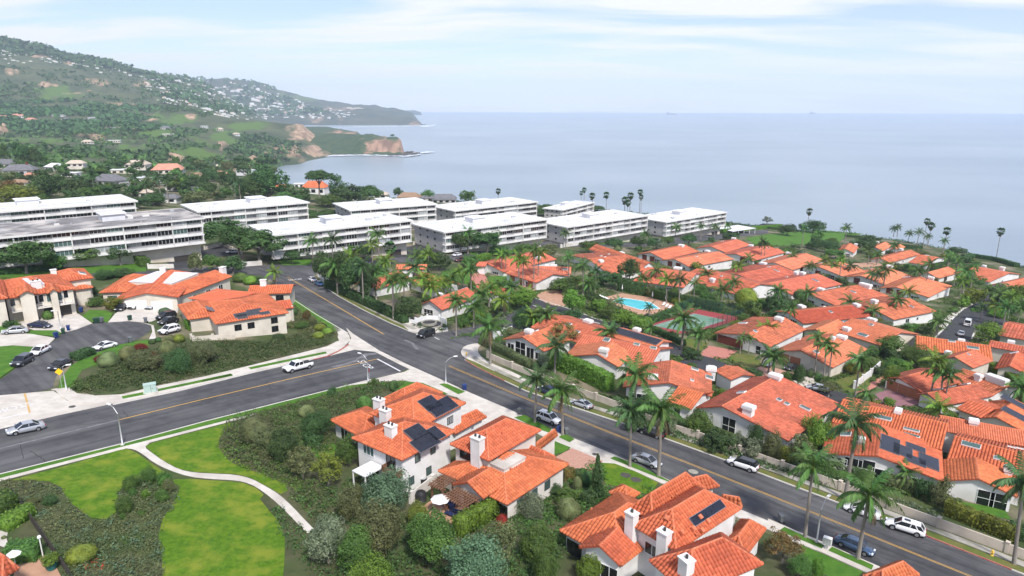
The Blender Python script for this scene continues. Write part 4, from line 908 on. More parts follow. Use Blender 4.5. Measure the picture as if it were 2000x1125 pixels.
# balcony at the near corner
fo,al,ou,ln = h.face(a,'F'); c0 = fo+al*(ln-1.6); 
M4 = Matrix((al,-ou,Vector((0,0,1)))).transposed().to_4x4(); M4.translation = Vector((c0.x,c0.y,a.zb))-h.off
mb = MB().box(-1.5,1.5,-.9,.0,2.9,3.05).box(-1.5,1.5,-.92,-.84,3.9,3.98).box(-1.5,-1.42,-.9,0,3.05,3.98).box(1.42,1.5,-.9,0,3.05,3.98)
for q in np.linspace(-1.4,1.4,13): mb.box(q-.02,q+.02,-.9,-.86,3.05,3.9)
o = mb.build('balcony',MT['timber'],h.root); o.matrix_local = M4
H1 = h
h = House('tiled_house','white tiled house with flat roof deck, tall chimney and timber pergola',wall='stucco')
a = h.block(*zq('H',78,612,420,722,826,482),eh=6.0,rise=2.0,style='h')
b = h.block(*zq('H',14,806,560,1064,1044,748),eh=3.2,rise=2.2,style='h')
g = h.block(*zq('H',770,628,800,640,955,520),eh=3.1,rise=1.0,style='h')
e = h.block(*zq('H',135,908,375,1016,560,900),eh=3.3,rise=1.3,style='gv')
f = h.block(*zq('H',640,640,860,735,1045,735),eh=3.6,rise=.9,style='h')
h.chimney(a,933,885,1.6,1.1,2.2,pots=2,down=4.5)
dk = h.block(*zq('H',385,690,540,790,712,690),eh=5.2,rise=.1,style='f',tile='concrete',over=.1)
for p_ in (.22,.47,.7): h.window(b,'R',p_,1.0,1.2,1.3,'frame_dark','glass_green',2)
h.window(b,'F',.9,.5,2.6,1.9,'frame_dark','glass_dark',2); h.window(a,'F',.35,4.3,2.6,1.3,'frame_dark','glass_dark',3); h.window(a,'R',.12,4.4,1.0,1.0,'frame_dark','glass_dark',1)
h.window(e,'F',.5,.5,2.2,1.9,'frame_dark','glass_dark',2)
for q in ((400,525),(525,520),(590,805)): h.vent(a if q[1] < 600 else b,850+q[0]/4,720+q[1]/4)
H2 = h
I_ = lambda *a: zq('I',*a)
h = House('tiled_house','large orange-tiled house with three white chimneys at the bottom of the photo',wall='stucco_white')
a = h.block(*I_(690,742,1085,930,1592,594),eh=6.4,rise=2.2,style='h')
l = h.block(*I_(172,768,660,1040,1110,690),eh=3.4,rise=2.4,style='h')
n = h.block(*I_(755,1046,1180,1275,1762,1028),eh=6.0,rise=2.2,style='h')
t = h.block(*I_(700,600,900,690,1300,430),eh=6.0,rise=2.0,style='h')
g = h.block(*I_(1430,885,1622,970,1782,750),eh=3.2,rise=1.3,style='h')
e = h.block(*I_(325,900,640,1040,800,900),eh=3.6,rise=1.3,style='gv')
s2 = h.block(*I_(1060,405,1200,470,1420,420),eh=5.0,rise=1.2,style='h')
s3 = h.block(*I_(1330,515,1420,560,1590,590),eh=5.2,rise=1.1,style='h')
w2 = h.block(*I_(560,470,700,540,830,490),eh=3.6,rise=1.0,style='h')
h.chimney(a,1232,1026,1.2,.95,1.5,pots=1,down=2.5); h.chimney(a,1272,1078,1.25,1.0,1.5,pots=1,down=4); h.chimney(n,1339,1120,1.25,1.0,1.6,pots=1,down=2.5)
solar(h,a,1380,1003,1,5,1.1,1.2,'u')
for q in ((1305,1010),(1365,1012),(1380,1020),(1352,1035),(1369,1038),(1330,1042)): h.plate(a,q[0],q[1],.5,.5,.25,'roof_vent','ridge','ridge')
for q in ((1155,1000),(1290,965),(1313,968),(1404,1076)): h.vent(a if q[0] > 1200 else l,*q)
h.window(a,'F',.42,3.6,2.0,1.5,'trim_white','glass_dark',2); h.window(e,'F',.5,.3,4.2,2.2,'trim_white','glass_dark',4); h.window(l,'F',.16,.4,2.2,2.1,'frame_dark','glass_dark',2); h.window(a,'R',.3,4.6,.6,.8,'frame_dark','glass_dark',1)
H3 = h
A_ = lambda *a: zq('A',*a)
h = House('tiled_house','two-storey tiled house with balconies over its garages, left of the cul-de-sac',wall='stucco_cream')
a = h.block(*A_(30,345,592,254,470,135),eh=5.6,rise=1.6,style='h')
b = h.block(*A_(470,215,728,170,655,100),eh=6.2,rise=1.2,style='h')
c = h.block(*A_(-160,340,60,330,20,190),eh=6.0,rise=1.6,style='h')
k = h.block(*A_(582,280,728,245,690,205),eh=4.2,rise=.8,style='h')
e = h.block(*A_(130,318,290,296,270,240),eh=6.3,rise=1.0,style='gv'); f = h.block(*A_(370,296,470,282,450,235),eh=6.3,rise=.9,style='gv')
h.chimney(a,71,560,1.9,1.3,1.6,pots=2,down=2,m='stucco_white'); h.chimney(b,94,541,1.2,1.0,1.6,down=2)
h.plate(b,160,535,1.4,2.6,.15); h.block(*A_(180,182,270,162,350,215),eh=7.2,style='f',tile='roof_white',over=.1)
h.window(a,'F',.33,3.3,3.0,2.0,'trim_white','glass_dark',2); h.window(a,'F',.7,3.3,3.0,2.1,'trim_white','glass_green',3); h.window(a,'F',.5,3.5,1.0,1.8,'trim_white','glass_dark',1); h.window(a,'F',.88,3.6,1.0,1.8,'trim_white','glass_dark',1); h.window(a,'F',.08,3.6,1.0,1.7,'trim_white','glass_dark',1)
h.garage(a,'F',.28,5.6,2.3,'stucco_cream'); h.garage(a,'F',.72,5.2,2.3,'frame_dark')
fo,al,ou,ln = h.face(a,'F'); M4 = Matrix((al,-ou,Vector((0,0,1)))).transposed().to_4x4(); M4.translation = Vector((fo.x,fo.y,a.zb))-h.off
mb = MB().box(.5,ln-.3,-2.0,0,2.55,2.8)
for q in np.linspace(.6,ln-.5,7): mb.box(q-.16,q+.16,-2.0,-1.7,2.8,3.9)
for q in (3.0,3.4): mb.box(.6,ln-.5,-1.9,-1.84,q,q+.06)
o = mb.build('balcony',MT['stucco'],h.root); o.matrix_local = M4
h = House('tiled_house','single-storey tiled house with white flat roof centre and double garage by the cul-de-sac',wall='stucco_cream')
a = h.block(*A_(955,300,1395,322,1560,140),eh=3.4,rise=1.5,style='gv')
b = h.block(*A_(1388,322,1815,160,1735,85),eh=3.6,rise=1.5,style='gu')
c = h.block(*A_(838,248,990,280,1180,150),eh=3.2,rise=1.2,style='h')
h.block(*A_(1000,200,1340,215,1470,128),eh=4.72,style='f',tile='roof_white',over=.05)
h.chimney(b,443,530,1.6,1.2,1.6,down=4,m='stucco_white'); h.chimney(a,319,533,1.4,1.0,1.3,down=1)
h.garage(a,'F',.29,4.8,2.2,'trim_white'); h.garage(a,'F',.73,4.8,2.2,'trim_white'); h.window(c,'F',.4,1.0,2.2,1.2,'frame_dark','glass_green',2)
for p_ in (.3,.55,.8): h.window(b,'F',p_,.6,1.8,1.8,'trim_white','glass_dark',2)
for q in ((288,538),(315,541),(354,538)): h.vent(a,*q)
D_ = lambda *a: zq('D',*a)
h = House('tiled_house','tiled house with L-shaped solar array and tall cream wall above the planted bank',wall='stucco_cream')
a = h.block(*D_(78,528,655,444,480,290),eh=4.3,rise=1.4,style='h')
b = h.block(*A_(1388,385,1470,498,1740,455),eh=3.4,rise=1.4,style='h')
c = h.block(*D_(470,405,694,404,650,345),eh=3.5,rise=1.0,style='gu')
d = h.block(*D_(325,300,674,290,632,232),eh=3.7,rise=1.2,style='gu')
e = h.block(*D_(-130,330,180,365,300,275),eh=4.4,rise=1.0,style='h',tile='roof_flat')
f = h.block(*D_(190,350,250,420,470,375),eh=5.0,rise=.5,style='h',tile='roof_flat',base=2)
h.chimney(d,515,559,1.5,1.0,1.5,down=2); h.chimney(c,514,586,1.6,1.1,1.3,down=2,pots=1)
for q in ((330,460,5,2),(470,452,2,1.4),(290,480,2,2),(385,430,3,1)): solar(h,a,400+q[0]/4,500+q[1]/4,q[2],q[3],1.1,1.0)
solar(h,b,410,608,3,1,1.0,1.6)
for p_,z_ in ((.28,1.9),(.47,1.9),(.82,2.2),(.82,.2)): h.window(a,'F',p_,z_,1.5,1.4,'frame_dark','glass_dark',2)
h.window(d,'F',.75,1.6,2.0,1.5,'frame_dark','glass_dark',2)
for q in (.0,.93): 
    fo,al,ou,ln = h.face(c,'R'); p_ = fo+al*(ln*q)+ou*.3; MB().box(-.2,.2,-.2,.2,-.5,4.5).build('porch_column',MT['stucco_cream'],h.root).location = Vector((p_.x,p_.y,c.lo))-h.off
h = House('tiled_house','corner of a tiled house with terrace cut by the lower left edge',wall='stucco_cream')
h.block(*zq('C',-220,1000,20,1130,140,1060),eh=3.2,rise=1.6,style='h'); 
h = House('tiled_house','tip of an orange tiled roof at the bottom edge beside the blue sedan',wall='stucco')
h.block(*zq('N',700,1140,900,1230,1180,1110),eh=3.6,rise=1.2,style='h')
# ================================================================ low gabled villas beyond the main street
VIL = 'low gabled villas beyond the main street'
def villa(label,blocks,chim=(),sky=(),win=(),gar=(),wall='stucco_white',sol=()):
    h = House('tiled_villa',label,'villa',VIL,wall)
    rs = []
    for bq in blocks:
        code,pts,kw = bq; kw = dict(dict(tile=('tile_pale','tile_coral','tile_pale','tile_worn')[len(label) % 4]),**kw); q0,q1,q2 = zz(code,pts); mx_,my_ = (q0[0]+q2[0])/2,(q0[1]+q2[1])/2; k_ = 1.18 if code in 'OUV' else 1.08; rs.append(h.block(*[(mx_+(x-mx_)*k_,my_+(y-my_)*k_) for x,y in (q0,q1,q2)],**kw))
    for (i,code,x,y,*k) in chim: q = zz(code,[x,y])[0]; h.chimney(rs[i],*q,*[q_*f_ for q_,f_ in zip((k or (1.7,1.2,1.0)),(.8,.85,.9))],wide=1)
    for (i,code,x,y,*k) in sky: q = zz(code,[x,y])[0]; h.plate(rs[i],*q,*(k or (.9,1.3)))
    for (i,side,pos,z0,w,hh,cols,rows) in win: h.window(rs[i],side,pos,z0,w,hh,'trim_white','glass_dark',cols,rows)
    for (i,side,pos,m_) in gar: h.garage(rs[i],side,pos,2.5,2.2,m_)
    for (i,code,x,y,nx,ny) in sol: q = zz(code,[x,y])[0]; solar(h,rs[i],*q,nx,ny,1.0,1.5)
    return h,rs
gv = lambda f=.5,**k: dict(dict(style='gv',frac=f,rise=1.9,eh=3.1),**k)
gu = lambda f=.5,**k: dict(dict(style='gu',frac=f,rise=1.8,eh=3.2),**k)
Z4 = 4.687
def zr(*a): return [(700+a[i]/Z4,440+a[i+1]/Z4) for i in range(0,len(a),2)]
def back(code,pts): o = ZO[code]; return [c for x,y in pts for c in ((x-o[0])*4,(y-o[1])*4)]
v1,r1 = villa('villa with blue tarpaulin on its roof beside the entrance fountain',[
 ('G',back('G',zr(640,702,772,768,1088,652)),gv(.5,eh=3.4)),('G',back('G',zr(470,500,700,578,882,525)),gu(.55)),('G',back('G',zr(56,520,165,578,470,490)),gv(.5)),
 ('G',back('G',zr(1060,600,1345,625,1260,575)),gu(.5,rise=1.0)),('G',back('G',zr(345,400,610,400,600,362)),gu(.5,rise=.8))],
 chim=[(0,'G',220,80,2.2,1.4,1.2),(1,'G',-20,-110,1.8,1.4,1.0)],win=[(0,'F',.35,.3,3.2,2.3,3,2)],sky=[(1,'G',-120,-35,1.2,1.2)])
mat('tarp',(.06,.12,.30),(.35,.42,.5),.5,.9)
v1.plate(r1[0],*zr(870,560)[0],6.5,2.2,.06,'tarpaulin','tarp','tarp')
v2,r2 = villa('villa with tall gable windows behind the corner hedge at the gated entrance',[
 ('G',[745,410,1045,498,1225,402],gv(.5)),('G',[970,314,1352,442,1612,345],gu(.5,eh=3.6))],
 chim=[(0,'G',932,372,1.8,1.3,1.2),(1,'G',1395,285,2.4,1.4,.9)],sky=[(1,'G',1240,300,1.4,1.4),(1,'G',1312,357,1.3,.7),(1,'G',1280,378,1.3,.7),(0,'G',985,350,1.3,.9)],
 win=[(0,'F',.14,.2,2.0,2.3,2,1),(0,'F',.4,.2,3.0,3.3,2,2),(0,'F',.66,.2,2.2,2.6,2,1),(0,'F',.87,.6,1.8,1.6,2,1)])
v3,r3 = villa('villa with long dark pool-heating panel on its ridge',[
 ('G',[1290,500,1862,622,2128,496],gu(.42,rise=2.2,tile='tile_pale')),('G',[1215,540,1620,620,1700,520],gv(.62)),('G',[1540,372,1900,480,1990,415],gu(.5,eh=5.0,rise=.9))],
 chim=[(1,'G',1515,535,2.0,1.4,1.6),(2,'G',1775,355,1.6,1.2,1.0)],sky=[(0,'G',1540,425,1.5,1.3),(0,'G',1588,485,.9,.9),(0,'G',1775,458,1.4,.8),(0,'G',1905,482,1.4,.8)],
 win=[(0,'R',.55,1.4,1.2,1.2,2,1),(0,'R',.25,.2,1.8,2.2,2,1),(1,'F',.55,.4,3.2,1.8,3,1)])
v3.plate(r3[2],800+1750/4,560+385/4,14,2.4,.1,'solar_panel','solar_frame','solar')
v4,r4 = villa('villa with twin white chimneys behind the feathery palms of the main street',[
 ('J',[105,940,745,1008,1010,862],gv(.52,eh=3.2)),('J',[430,1045,602,1110,765,985],gu(.5,eh=2.8,rise=1.4,tile='tile')),('J',[760,815,910,882,1088,852],gu(.5,eh=3.4,rise=.7))],
 chim=[(0,'J',815,760,2.2,1.4,1.2),(0,'J',900,770,1.4,1.2,1.4),(0,'J',300,880,2.0,1.4,.8)],sky=[(0,'J',627,810,1.5,1.0),(0,'J',740,875,1.6,1.6),(0,'J',605,897,.7,.7)],
 win=[(0,'F',.2,.6,4.2,1.4,4,1),(1,'F',.4,.3,1.3,2.0,1,1),(1,'R',.4,.8,1.2,1.2,2,1)])
v5,r5 = villa('wide gabled villa with flue chimney and tall windows behind the street wall, centre right',[
 ('L',[240,402,950,624,1328,356],gv(.29,rise=2.0,eh=3.3,tile='tile_worn'))],
 chim=[(0,'L',645,440,2.1,1.4,1.9),(0,'L',855,160,2.6,1.4,1.0)],sky=[(0,'L',595,272,1.6,1.0),(0,'L',885,330,.9,.9),(0,'L',945,362,.9,.9),(0,'L',1088,395,1.9,.9)],
 win=[(0,'F',.36,.2,2.6,3.2,2,2),(0,'F',.7,.6,2.0,2.0,2,1),(0,'R',.2,.8,2.2,1.4,3,1),(0,'R',.5,.8,2.2,1.4,3,1)])
v6,r6 = villa('villa with block of black solar panels facing the street, right of the yellow-green shrub',[
 ('M',[458,660,1332,860,1328,612],gv(.47,rise=1.7,eh=3.0,tile='tile')),('M',[525,410,1326,612,1305,385],gu(.62,rise=1.3,eh=4.3,tile='tile'))],
 chim=[(0,'M',720,590,1.2,1.0,1.2),(1,'M',1015,345,1.0,1.6,.7)],sky=[(0,'M',610,520,1.6,1.6),(1,'M',898,392,2.6,1.1),(1,'M',1120,487,2.4,.6),(1,'M',1120,530,2.4,.6)],
 win=[(0,'F',.12,.2,2.6,2.5,1,2),(0,'F',.26,.2,2.6,3.0,1,2),(0,'F',.38,.2,2.4,3.2,1,2),(0,'F',.51,.4,2.4,2.0,1,1),(0,'F',.63,.6,2.4,1.5,1,1),(0,'F',.84,.1,2.4,2.2,2,1)])
for q in ((950,600,3,3),(1048,650,3,2),(1150,625,3,1),(1150,728,3,1.4),(1252,735,3,2.2)): solar(v6,r6[0],1500+q[0]/4,720+q[1]/4,q[2],q[3],.95,1.9)
v7,r7 = villa('villa with corner windows and white flue at the right edge, lawn before it',[
 ('M',[1395,775,1990,935,2040,640],gu(.55,rise=2.0,eh=3.4,tile='tile')),('M',[1402,870,1930,992,1990,850],gv(.46,rise=1.5,eh=3.0,tile='tile')),('M',[1372,475,2030,600,1990,480],gu(.6,rise=1.0,eh=4.6))],
 chim=[(1,'M',1872,830,1.2,1.0,1.4),(2,'M',1603,435,1.5,1.0,1.0)],sky=[(0,'M',1585,605,2.6,1.2),(0,'M',1790,707,1.0,.8),(0,'M',1905,622,1.2,.8),(0,'M',1965,632,1.2,.8)],
 win=[(1,'F',.62,.1,2.2,2.6,1,2),(1,'F',.82,.1,2.2,2.6,1,2)])
v8,r8 = villa('villa with three dark red garage doors and pink drive south of the tennis court',[
 ('J',[742,540,1205,618,1470,488],gv(.6,rise=1.9,eh=3.3))],
 chim=[(0,'J',1285,425,2.2,1.4,1.0)],sky=[(0,'J',1005,448,2.2,1.2),(0,'J',1100,512,1.0,1.0)],gar=[(0,'F',.1,'garage_red'),(0,'F',.26,'garage_red'),(0,'F',.43,'garage_red')],win=[(0,'F',.82,.3,1.4,2.4,1,2)])
v9,r9 = villa('cream-walled villa with brown garage doors and two tall thin palms before it',[
 ('J',[1268,655,1700,774,1952,640],gv(.45,rise=2.0,eh=3.3))],
 chim=[(0,'J',1775,565,2.4,1.6,.8),(0,'J',1705,580,.8,.8,1.0)],sky=[(0,'J',1435,577,1.2,.8),(0,'J',1575,675,1.2,1.2)],gar=[(0,'F',.15,'garage_brown'),(0,'F',.36,'garage_brown')],wall='stucco_cream')
v10,r10 = villa('villa with row of four small skylights behind the cream-walled villa',[
 ('K',[430,350,872,438,1152,358],gu(.5,rise=2.0,eh=3.5)),('K',[305,315,480,375,640,300],gv(.5,rise=1.2))],
 chim=[(0,'K',860,255,2.8,1.4,.8),(0,'K',612,345,2.0,1.4,1.0)],sky=[(0,'K',740,382,2.6,1.3),(0,'K',805,302,1.2,.9),(1,'K',665,262,2.0,1.0)],wall='stucco_cream')
v11,r11 = villa('long narrow villa with dark brownish-red roof slope',[
 ('K',[108,178,290,268,832,212],gv(.42,rise=1.4,eh=3.2,tile='tile_pale',tile2='tile_brown'))],
 chim=[(0,'K',252,170,2.6,1.6,1.2),(0,'K',690,155,2.4,1.4,.9)],sky=[(0,'K',425,158,2.0,.9),(0,'K',488,200,1.2,.9)],win=[(0,'F',.3,.3,3.0,2.6,3,2),(0,'F',.65,.3,3.0,2.6,3,2)])
v12,r12 = villa('villa with white mushroom flue beside the loop road',[
 ('K',[600,116,985,230,1292,168],gv(.52,rise=1.9,eh=3.2))],chim=[(0,'K',828,135,2.0,1.5,1.5)],sky=[(0,'K',1120,157,1.4,.7),(0,'K',1040,135,.8,.8)],win=[(0,'R',.35,1.0,1.8,1.4,2,1),(0,'R',.6,1.2,1.0,1.0,1,1)])
v13,r13 = villa('villa with mauve drive and three brown garage doors',[
 ('K',[965,690,1212,812,1490,735],gv(.4,rise=1.3,eh=3.0)),('K',[1200,828,1375,916,1745,842],gv(.4,rise=1.2,eh=3.0)),('K',[1480,700,1740,842,1988,785],gu(.5,rise=1.7,eh=3.3))],
 chim=[(2,'K',1640,730,1.4,1.2,1.5),(2,'K',1785,745,5.0,1.6,1.3)],sky=[(1,'K',1310,800,1.8,.8),(1,'K',1525,750,1.5,1.0)],gar=[(0,'F',.2,'garage_brown'),(0,'F',.52,'garage_brown'),(0,'F',.82,'garage_brown')])
v14,r14 = villa('ribbed-tile villa below the parked white van',[
 ('K',[1180,470,1738,550,1718,452],gu(.6,rise=1.5,eh=3.8,tile='tile')),('K',[1290,570,1600,618,1742,565],gv(.42,rise=1.4,eh=3.2))],
 chim=[(1,'K',1358,525,1.2,1.2,1.2),(0,'K',1498,400,1.6,1.0,.9)],sky=[(0,'K',1435,432,1.6,.8),(0,'K',1600,482,2.6,1.2),(1,'K',1565,532,.8,.5)],wall='stucco_cream')
v15,r15 = villa('villa at the right edge with lean-to roof and rounded chimney gable',[
 ('K',[1735,445,2030,500,2030,455],gu(.5,rise=.8,eh=4.4)),('K',[1805,595,2040,670,2090,560],gv(.4,rise=1.4,tile='tile')),('K',[1800,365,2040,392,2110,290],gu(.5,rise=1.7,eh=3.4))],
 chim=[(0,'K',1905,430,1.6,1.0,1.0)],sky=[(1,'K',1925,520,1.8,.7)],win=[(2,'F',.45,.6,1.6,1.8,2,1)],wall='stucco_cream')
v16,r16 = villa('villa with exposed beam ends and blue solar panels, right edge below the twin-trunk palm',[
 ('K',[1460,950,1665,1012,1850,945],gu(.5,rise=.9,eh=3.6,tile='tile')),('K',[1650,985,2030,1135,2160,1000],gv(.42,rise=1.5,eh=3.2,tile='tile'))],
 wall='stucco_cream',sol=[(1,'K',1930,912,5,1.4),(1,'K',1940,1010,5,1.6)],win=[(0,'F',.4,.4,2.4,1.8,2,1),(1,'F',.75,.6,2.4,1.6,2,1)])
FV = [
 ('villa with arched dormer and red garage doors behind the slender palms, left of the villas',[('O',[205,322,352,388,706,302],gv(.5)),('O',[130,348,190,356,222,328],gu(.5,rise=.7))],[(0,'O',600,305,2.2,1.6,1.0)],[],[(0,'F',.3,'garage_red')]),
 ('villa with three tan garage doors behind the circular terrace',[('O',[375,410,585,474,738,410],gu(.5)),('O',[590,405,848,412,962,378],gu(.5,rise=1.4))],[(1,'O',735,335,2.4,1.8,1.2),(1,'O',680,340,1.4,1.4,1.0)],[(1,'O',815,378,1.8,1.2)],[(0,'F',.2,'garage_brown'),(0,'F',.5,'garage_brown'),(0,'F',.8,'garage_brown')]),
 ('large villa with three skylights below the street hedge, centre',[('O',[880,268,1152,394,1330,335],gv(.5,rise=2)),('O',[1040,228,1390,352,1512,345],gu(.5,rise=2.0,eh=3.6))],[(0,'O',1095,330,2.0,1.6,1.0),(1,'O',1285,262,2.6,1.6,.9)],[(0,'O',1095,283,.9,.9),(0,'O',1125,290,.9,.9),(0,'O',1155,268,.9,.9)],[]),
 ('villa with dark red garages nearest the upper road',[('O',[1375,254,1592,284,1826,232],gv(.5))],[(0,'O',1722,205,2.6,1.8,.9)],[],[(0,'F',.25,'garage_red'),(0,'F',.55,'garage_red')]),
 ('villa with white end wall and narrow window, right of the garages',[('O',[1605,294,1800,342,2092,288],gv(.5))],[(0,'O',1960,245,2.2,1.4,.9)],[(0,'O',1840,285,.9,.9)],[(0,'F',.3,'garage_red'),(0,'F',.6,'garage_red')]),
 ('villa with white veranda posts behind the pool',[('O',[1360,474,1722,506,1852,412],gu(.6,rise=2.0))],[(0,'O',1720,375,3.2,2.0,1.2)],[(0,'O',1490,420,1.0,.6)],[]),
 ('villa with tall white-framed window behind the tennis court',[('U',[-80,760,340,870,438,772],gu(.55,rise=2.0))],[(0,'U',165,805,1.8,1.3,1.5)],[(0,'U',235,760,.8,.8),(0,'U',345,782,1.2,.7),(0,'U',85,745,1.2,.7)],[]),
 ('villa farthest up beside the upper road lawn',[('U',[90,504,272,540,442,490],gv(.5))],[(0,'U',352,465,2.2,1.6,1.0)],[(0,'U',245,487,1.4,.7)],[]),
 ('villa with bright skylights left of the bluff lawn',[('U',[300,550,490,602,702,547],gv(.5))],[(0,'U',495,520,2.2,1.6,1.0)],[(0,'U',600,540,1.0,.7)],[(0,'F',.7,'garage_red')]),
 ('villa with three square skylights behind the long hedge',[('U',[300,704,560,790,822,724],gv(.5,rise=1.8))],[(0,'U',620,655,3.0,1.8,1.0)],[(0,'U',605,688,1.4,.8),(0,'U',665,716,2.4,.8)],[]),
 ('villa with dark porch in the middle of the far villas',[('U',[635,604,802,670,1012,605],gv(.5))],[(0,'U',800,567,2.6,1.6,1.0)],[],[(0,'R',.3,'garage_red')]),
 ('villa beside the blue parked car among the far villas',[('U',[900,660,1172,720,1306,682],gv(.4))],[(0,'U',1110,605,2.2,1.6,1.0)],[(0,'U',1200,675,1.4,.8)],[(0,'F',.4,'garage_red')]),
 ('villa with two white barrel vents on its ridge',[('U',[500,800,792,870,1128,802],gv(.42,rise=1.8))],[(0,'U',820,750,1.6,1.6,1.4),(0,'U',868,752,2.0,1.6,1.4)],[(0,'U',745,768,1.0,.6),(0,'U',970,793,2.6,1.0)],[]),
 ('villa with row of white mullioned windows left of the dark-roofed villa',[('U',[870,890,1150,960,1492,892],gv(.3,rise=1.5))],[(0,'U',985,865,2.6,1.6,1.0),(0,'U',1360,845,5.0,1.8,1.4)],[(0,'U',1265,882,2.0,1.0)],[]),
 ('villa with white gable porch before the mansion drive',[('U',[1290,714,1532,786,1708,727],gv(.4))],[(0,'U',1590,680,2.6,1.8,1.2)],[(0,'U',1385,687,2.0,1.0)],[(0,'F',.3,'garage_red')]),
 ('villa with dark triple carport right of the far villas',[('U',[1555,800,1850,876,2004,802],gv(.35,rise=1.6))],[(0,'U',1920,765,2.0,1.6,1.2),(0,'U',1875,768,1.2,1.2,1.2)],[(0,'U',1735,745,2.6,1.2)],[(0,'F',.2,'garage_red'),(0,'F',.42,'garage_red')]),
 ('large mansion with arched cream entrance near the bluff',[('U',[1440,575,1570,600,1770,545],gv(.5,rise=1.6)),('U',[1680,616,1850,622,1972,577],gu(.55,rise=2.2))],[(0,'U',1588,525,1.6,1.2,1.6)],[(1,'U',1760,575,2.0,1.0)],[(0,'F',.35,'stucco_cream'),(0,'F',.7,'stucco_cream')]),
 ('villa half hidden by dark trees at the bluff lawn edge',[('U',[1155,515,1270,530,1300,492],gv(.5))],[(0,'U',1350,438,1.8,1.6,1.2)],[],[]),
 ('villa with pale parapet on the bluff edge',[('U',[1390,494,1500,508,1570,475],gv(.5))],[(0,'U',1492,475,1.8,1.6,1.4)],[],[]),
 ('small tiled roof behind the hedge near the bluff palms',[('U',[1570,494,1640,502,1672,478],gv(.5,rise=1.2))],[],[],[]),
 ('villa with pillared carport below the lone bluff palm',[('V',[1275,486,1345,526,1484,488],gv(.4))],[],[],[(0,'R',.4,'frame_dark')]),
 ('bluff-edge villa with white round chimney at its end',[('V',[1560,480,1742,542,1952,492],gu(.6,rise=2.0))],[(0,'V',1700,425,1.6,1.4,1.2),(0,'V',1925,492,2.2,2.2,2.0)],[(0,'V',1625,432,1.6,.8),(0,'V',1705,452,2.4,.8)],[]),
 ('villa at the right edge above the loop road planting',[('V',[1780,576,1912,606,2110,560],gv(.5,rise=1.6))],[],[],[]),
 ('small villa left of the bluff lawn palms',[('V',[-20,350,42,370,112,338],gv(.5,rise=1.3))],[(0,'V',10,335,1.4,1.2,.9)],[],[]),
]
for lab,bl,ch,sk,ga in FV:
    hh_,rs_ = villa(lab,bl,chim=ch,sky=sk,gar=ga)
    for i,r_ in enumerate(rs_):
        if r_.L > 7:
            for p_ in ((.75,) if ga and i == 0 else (.3,.7)): hh_.window(r_,'F',p_,.5,min(3.0,r_.L*.22),1.9,'trim_white','glass_dark',3,2)
        if r_.W > 7: hh_.window(r_,'R',.45,1.0,1.4,1.2,'trim_white','glass_dark',2)
# ================================================================ vegetation kit
def leaf_quads(C,Nn,size,rng,aspect=.62,jit=.55):
    """one folded leaf-clump quad per centre C with normal Nn"""
    n = len(C); Nn = Nn + rng.normal(0,jit,(n,3)); Nn /= np.linalg.norm(Nn,axis=1)[:,None]+1e-9
    t = np.cross(Nn,rng.normal(0,1,(n,3))); t /= np.linalg.norm(t,axis=1)[:,None]+1e-9; b = np.cross(Nn,t)
    s = (size*rng.uniform(.6,1.35,n))[:,None]
    V = np.stack([C-t*s,C+b*s*aspect,C+t*s,C-b*s*aspect],1).reshape(-1,3)
    return V,np.arange(4*n).reshape(n,4)
def core(rad,zc,zr,rng,n=12,m=8,amp=.12):
    V = []; 
    for i in range(m+1):
        ph = math.pi*i/m
        for j in range(n):
            th = 2*math.pi*j/n; r = rad*(1+rng.uniform(-amp,amp)); V.append((r*math.sin(ph)*math.cos(th),r*math.sin(ph)*math.sin(th),zc+zr*math.cos(ph)*(1+rng.uniform(-amp,amp)*.5)))
    F_ = [(i*n+j,(i+1)*n+j,(i+1)*n+(j+1) % n,i*n+(j+1) % n) for i in range(m) for j in range(n)]
    return np.array(V),np.array(F_)
